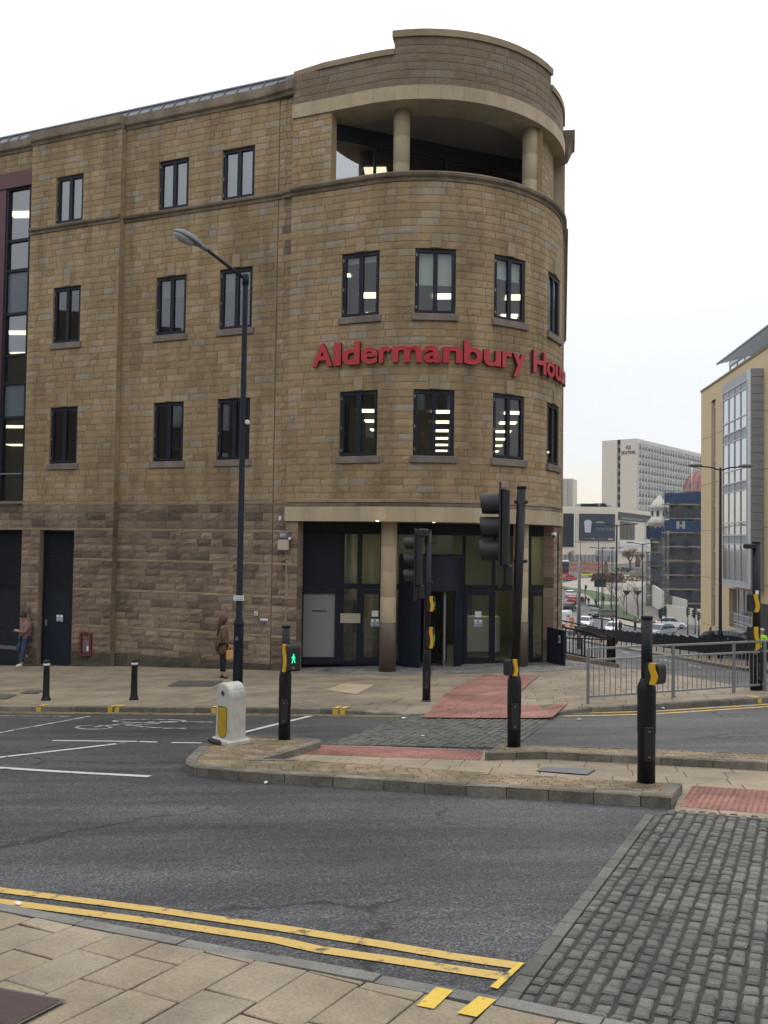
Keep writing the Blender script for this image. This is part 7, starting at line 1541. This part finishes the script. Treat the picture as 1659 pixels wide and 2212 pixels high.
for nm, op, src in (('netting_open', .42, 'netting'), ('netting_pale', .4, 'netting')):
    m = MATS[src].copy(); m.name = nm; MATS[nm] = m; t = m.node_tree; bs_ = t.nodes['Principled BSDF']; bs_.inputs['Alpha'].default_value = 1-op
    if nm == 'netting_pale':
        for n_ in t.nodes:
            if n_.type == 'MIX': n_.inputs['A'].default_value = (.06, .08, .11, 1); n_.inputs['B'].default_value = (.12, .15, .19, 1)
sc, X0, X1, zb_, zt_ = scaffold('scaffolded_theatre', 'stone theatre wrapped in dark netted scaffolding with blue strips', 1435, 1600, 150, 1059, 1314, 14, 'netting_open', 9, blue=(6, 8), skip=())
b = MB(); b.box((X0+2.2, 149.8, zb_+(zt_-zb_)/9*6.55), (.5, .03, 1.3), 'hub'); b.box((X0+2.7, 149.8, zb_+(zt_-zb_)/9*6.5), (.5, .03, .35), 'hub'); b.box((X0+3.2, 149.8, zb_+(zt_-zb_)/9*6.55), (.5, .03, 1.3), 'hub'); b.build('banner_mark', sc)
dc = AY(1530, 1057, 162); b = MB(); b.lathe((dc.x, 162, dc.z-.8), [(4.5, 0), (4.5, .6), (4.35, .8), (4.2, 1.6), (3.8, 2.5), (3.1, 3.4), (2.1, 4.0), (.9, 4.35), (.1, 4.45)], 'dome_red', 32)
for k in range(16): a = k*math.pi/8; b.tube([(dc.x+r_*math.cos(a), 162+r_*math.sin(a), dc.z-.8+z) for r_, z in ((4.4, .8), (4.25, 1.6), (3.85, 2.5), (3.15, 3.42), (2.15, 4.03), (.9, 4.4))], .07, 'dome_red', 5)
b.build('dome', sc)
q_ = AY(1494.5, 1046, 152); b = MB(); b.tube([(q_.x, 152, q_.z-1), (q_.x, 152, q_.z+4)], .09, 'white_plastic', 6); b.build('pole', sc)
sc2, A0, A1, zb2, zt2 = scaffold('scaffolded_wing', 'lower theatre wing in pale open scaffolding left of the dark one', 1396, 1437, 173, 1134, 1268, 10, 'netting_pale', 6, blue=(5,), skip=(4,))
q_ = AY(1424, 1134, 178); b = MB(); b.lathe((q_.x, 178, q_.z-1), [(2.2, 0), (2.2, 1.2), (2.5, 1.4), (1.75, 2.3), (1.6, 2.4), (1.55, 4.2), (1.85, 4.4), (1.9, 4.7), (1.3, 5.6), (.6, 6.4), (.15, 7)], 'wall_pale', 16)
for k in range(8): a = k*math.pi/4+.3; b.box((q_.x+1.58*math.cos(a), 178+1.58*math.sin(a), q_.z+2.3), (.1, .5, 1.1), 'office_dark', rz=a)
b.build('turret', sc2)
# cinema with the large poster
CA, CB, CC = Vector(((1190-829.5)/F_PX*300, 300)), Vector(((1335-829.5)/F_PX*300, 300)), Vector(((1425-829.5)/F_PX*348, 348))
ci = empty('cinema', (0, 0, 0), 'pale flat fronted building with a dark film poster wall', 'building'); zt = AY(1300, 1095, 300).z; zb = -4.5
b = MB()
def wallq(p0, p1, z0, z1, m, out_=0.0):
    d_ = (p1-p0).normalized(); n3 = Vector((d_.y, -d_.x))*out_; b.face([(*(p0+n3), z0), (*(p1+n3), z0), (*(p1+n3), z1), (*(p0+n3), z1)], m)
wallq(CA, CB, zb, zt, 'cinema_wall'); wallq(CB, CC, zb, zt, 'cinema_wall'); b.face([(*CA, zt), (*CB, zt), (*CC, zt), (CA.x, 360, zt)], 'cladding_grey'); b.face([(CC.x, CC.y, zb), (CA.x, 360, zb), (CA.x, 360, zt), (CC.x, CC.y, zt)], 'cinema_wall'); b.build('wall', ci)
zz = lambda y: AY(1290, y, 300).z; xx = lambda x: (x-829.5)/F_PX*300
b = MB(); b.box(((xx(1190)+xx(1243))/2, 299.9, (zz(1110)+zz(1182))/2), (xx(1243)-xx(1190), .3, zz(1110)-zz(1182)), 'frame_dark'); b.box((xx(1241), 299.7, (zz(1110)+zz(1182))/2), (.35, .3, zz(1110)-zz(1182)), 'sign_white'); b.build('dark_recess', ci)
b = MB(); b.box(((xx(1190)+xx(1335))/2, 299.9, zz(1206)), (xx(1335)-xx(1190), .3, zz(1198)-zz(1213)), 'glass_far')
for k in range(16): b.box((xx(1200+k*8.5), 299.7, zz(1206)), (.25, .2, zz(1198)-zz(1213)), 'cladding_light')
b.box(((xx(1288)+xx(1335))/2, 299.8, zz(1195)), (xx(1335)-xx(1288), .4, 2.0), 'cladding_grey'); b.build('ground_glazing', ci)
side = lambda t: CB.lerp(CC, t)
b = MB(); H_ = zt
wallq(side(.0), side(1), zt-4.3, zt-1.6, 'frame_navy', .2)
for k in range(11): wallq(side(.04+k*.03), side(.055+k*.03), zt-11, zt-4.6, 'frame_dark', .25); wallq(side(.72+k*.026), side(.733+k*.026), zt-11, zt-4.6, 'frame_dark', .25)
wallq(side(.02), side(1), zt-15.5, zt-11.4, 'glass_far', .25); wallq(side(.05), side(.55), zt-4.0, zt-3.2, 'ink_grey', .3); wallq(side(.6), side(.8), zt-4.0, zt-3.4, 'ink_grey', .3); b.build('side_facade', ci)
b = MB(); pr = random.Random(5)
for k in range(7): x = xx(1275+k*9); h = pr.uniform(.6, 1.8); b.box((x, 312, zt+h/2), (pr.uniform(2, 5), 4, h), 'cladding_grey')
b.build('roof_plant', ci)
po = empty('film_poster', (xx(1289.5), 299.6, zz(1139)), 'large dark blue film poster with pale lettering on the cinema wall', 'poster'); pw_, ph_ = xx(1328)-xx(1251), zz(1110)-zz(1168)
b = MB(); b.box((0, 0, 0), (pw_, .3, ph_), 'poster_navy'); b.build('panel', po)
b = MB(); Mq = facing(0, -1)
b.mesh([Vector((x*pw_, -.17, z*ph_)) for x, z in ((-.34, -.20), (-.18, -.20), (-.17, .02), (-.15, .18), (-.2, .27), (-.32, .27), (-.37, .18), (-.35, .02))], [tuple(range(8))], 'poster_pale'); b.build('pale_shape', po)
b = MB(); add_text(b, 'SPECTRE', 1.25, .02, 'poster_ink', (pw_*.22, -.18, -ph_*.08), Mq, .01, 1.35); add_text(b, 'IMAX', .75, .02, 'ad_white', (pw_*.38, -.18, -ph_*.44), Mq, .03); 
for x, w_ in ((-.43, .05), (-.32, .1), (-.02, .5)): b.box((x*pw_, -.17, -ph_*.43), (w_*pw_, .02, .22), 'ink_grey')
b.box((0, -.17, -ph_*.47), (.16*pw_, .02, .18), 'ink_grey'); b.build('lettering', po)
# hotel slab
HA, HB_, HC = Vector(((1300-829.5)/F_PX*391, 391)), Vector(((1375-829.5)/F_PX*380, 380)), Vector(((1513-829.5)/F_PX*439, 439)); HC = HB_+(HC-HB_)*1.5
ho = empty('hotel_block', (0, 0, 0), 'tall beige concrete slab block with rows of windows reading ICE SKATING', 'building'); zt = AY(1375, 947, 380).z; zb = -4
b = MB(); dA = (HB_-HA); nA = Vector((dA.y, -dA.x)).normalized()
wallq(HA, HA+dA*.44, zb, zt, 'concrete_hotel'); wallq(HA+dA*.54, HB_, zb, zt, 'concrete_hotel'); wallq(HA+dA*.44, HA+dA*.54, zb, zt, 'frame_dark', -1.0)
for t in (.44, .54): p_ = HA+dA*t; b.face([(*p_, zb), (*p_, zt), (*(p_-nA), zt), (*(p_-nA), zb)], 'concrete_hotel')
wallq(HB_, HC, zb, zt, 'hotel_side'); bk2 = HA-HB_; b.face([(*HA, zt), (*HB_, zt), (*HC, zt), (*(HC+bk2), zt)], 'concrete_hotel'); b.face([(*HA, zb), (*(HC+bk2), zb), (*(HC+bk2), zt), (*HA, zt)], 'concrete_hotel'); b.build('wall', ho)
for k in range(10):
    b = MB(); z = zt-3.5-k*3.45; p0, p1 = HA+dA*.445, HA+dA*.535; n3 = -nA*.9; b.face([(*(p0+n3), z), (*(p1+n3), z), (*(p1+n3), z+1.2), (*(p0+n3), z+1.2)], 'hotel_window'); b.build('stair_window', ho)
dS = HC-HB_; nS = Vector((dS.y, -dS.x)).normalized(); NB = 36; LH = (zt-1.6-8)/10
for k in range(11):
    z = zt-1.7-k*3.42; b = MB(); wallq(HB_+dS*.012, HC, z-1.75, z, 'hotel_window', .12); wallq(HB_+dS*.012, HC, z-2.75, z-1.75, 'hotel_spandrel', .16)
    for i in range(NB+1):
        p_ = HB_+dS*(.012+.988*i/NB); b.box((p_.x+nS.x*.2, p_.y+nS.y*.2, z-1.4), (.35, .5, 2.8), 'hotel_side', rz=math.atan2(dS.y, dS.x))
        if i < NB and random.random() < .45: q_ = HB_+dS*(.012+.988*(i+.5)/NB)+nS*.2; b.box((q_.x, q_.y, z-.55-random.random()*.5), (1.2, .08, .9), 'blind', rz=math.atan2(dS.y, dS.x))
    b.build('window_band', ho)
ht = MB(); Mh = facing(nA.x, nA.y); pc = HA+dA*.77+nA*.15
for tx, y in (('ICE', 966.5), ('SKATING', 977.5)): z = AY(1358, y, 382).z; add_text(ht, tx, 2.1, .2, 'ink', (pc.x, pc.y, z), Mh @ Matrix.Diagonal((.72, 1, 1)), .0, 1.08)
ht.build('lettering', ho)
# pale tower at the building edge
Xa, Xb, Xc = (1200-829.5)/F_PX*500, (1238-829.5)/F_PX*500, (1246.5-829.5)/F_PX*512; zt = AY(1230, 1034, 500).z; tw = empty('tower_block', (0, 0, 0), 'pale far tower block with small square windows at the edge of the stone building', 'building'); b = MB()
b.face([(Xa, 500, -5), (Xb, 500, -5), (Xb, 500, zt), (Xa, 500, zt)], 'tower_far'); b.face([(Xb, 500, -5), (Xc, 512, -5), (Xc, 512, zt), (Xb, 500, zt)], 'cinema_wall'); b.face([(Xa, 500, zt), (Xb, 500, zt), (Xc, 512, zt), (Xa, 520, zt)], 'tower_far'); b.face([(Xa, 520, -5), (Xc, 512, -5), (Xc, 512, zt), (Xa, 520, zt)], 'tower_far'); b.build('wall', tw)
b = MB()
for k in range(9):
    for x in (1228.5, 1214, 1206): X = (x-829.5)/F_PX*500; z = AY(1230, 1040+k*7.6, 500).z; b.box((X, 499.9, z), (1.5, .2, 1.1), 'hotel_spandrel'); b.box((X, 499.85, z-.1), (1.0, .2, .7), 'hotel_side')
b.build('windows', tw)
# buildings across the street behind the camera and to the left: only their reflections show
def opposite(label, x, y, rz, w_, d_, h, seed):
    pr = random.Random(seed); z0 = g(x, y)-1; r = empty('opposite_building', (x, y, z0), label, 'building', rz=rz); b_ = MB(); b_.box((0, 0, h/2), (w_, d_, h), 'opposite_stone')
    for k in range(int(w_/6)): hh = pr.uniform(1, 4); b_.box((-w_/2+3+k*6, 0, h+hh/2), (pr.uniform(3, 5), d_*.8, hh), 'opposite_stone')
    b_.build('wall', r); wn = MB()
    for k in range(int(w_/3)):
        for f__ in range(int(h/3.6)): wn.box((-w_/2+1.7+k*3, -d_/2, 2+f__*3.6), (1.3, .1, 1.9), 'glass_far'); wn.box((-w_/2+1.7+k*3, d_/2, 2+f__*3.6), (1.3, .1, 1.9), 'glass_far')
    wn.build('windows', r)
opposite('dark stone building left across the street, seen only as a reflection in the wing windows', -45, 6, R_(-62), 40, 10, 16.5, 2)
opposite('dark stone building behind the viewer, seen only as a reflection in the corner windows', 4, -24, R_(5), 46, 10, 14.5, 3)

hm = bpy.data.materials.new('haze_air'); hm.use_nodes = True; MATS['haze_air'] = hm; t = hm.node_tree; t.nodes.clear(); o_ = t.nodes.new('ShaderNodeOutputMaterial'); vp = t.nodes.new('ShaderNodeVolumePrincipled'); vp.inputs['Color'].default_value = (.9, .92, .95, 1); vp.inputs['Density'].default_value = HAZE; t.links.new(vp.outputs[0], o_.inputs['Volume'])
hz = MB(); hz.box((0, 1900, 25), (8600, 4400, 72), 'haze_air'); hz.build('haze', kind='stuff', label='pale damp air over the street', cat='haze')
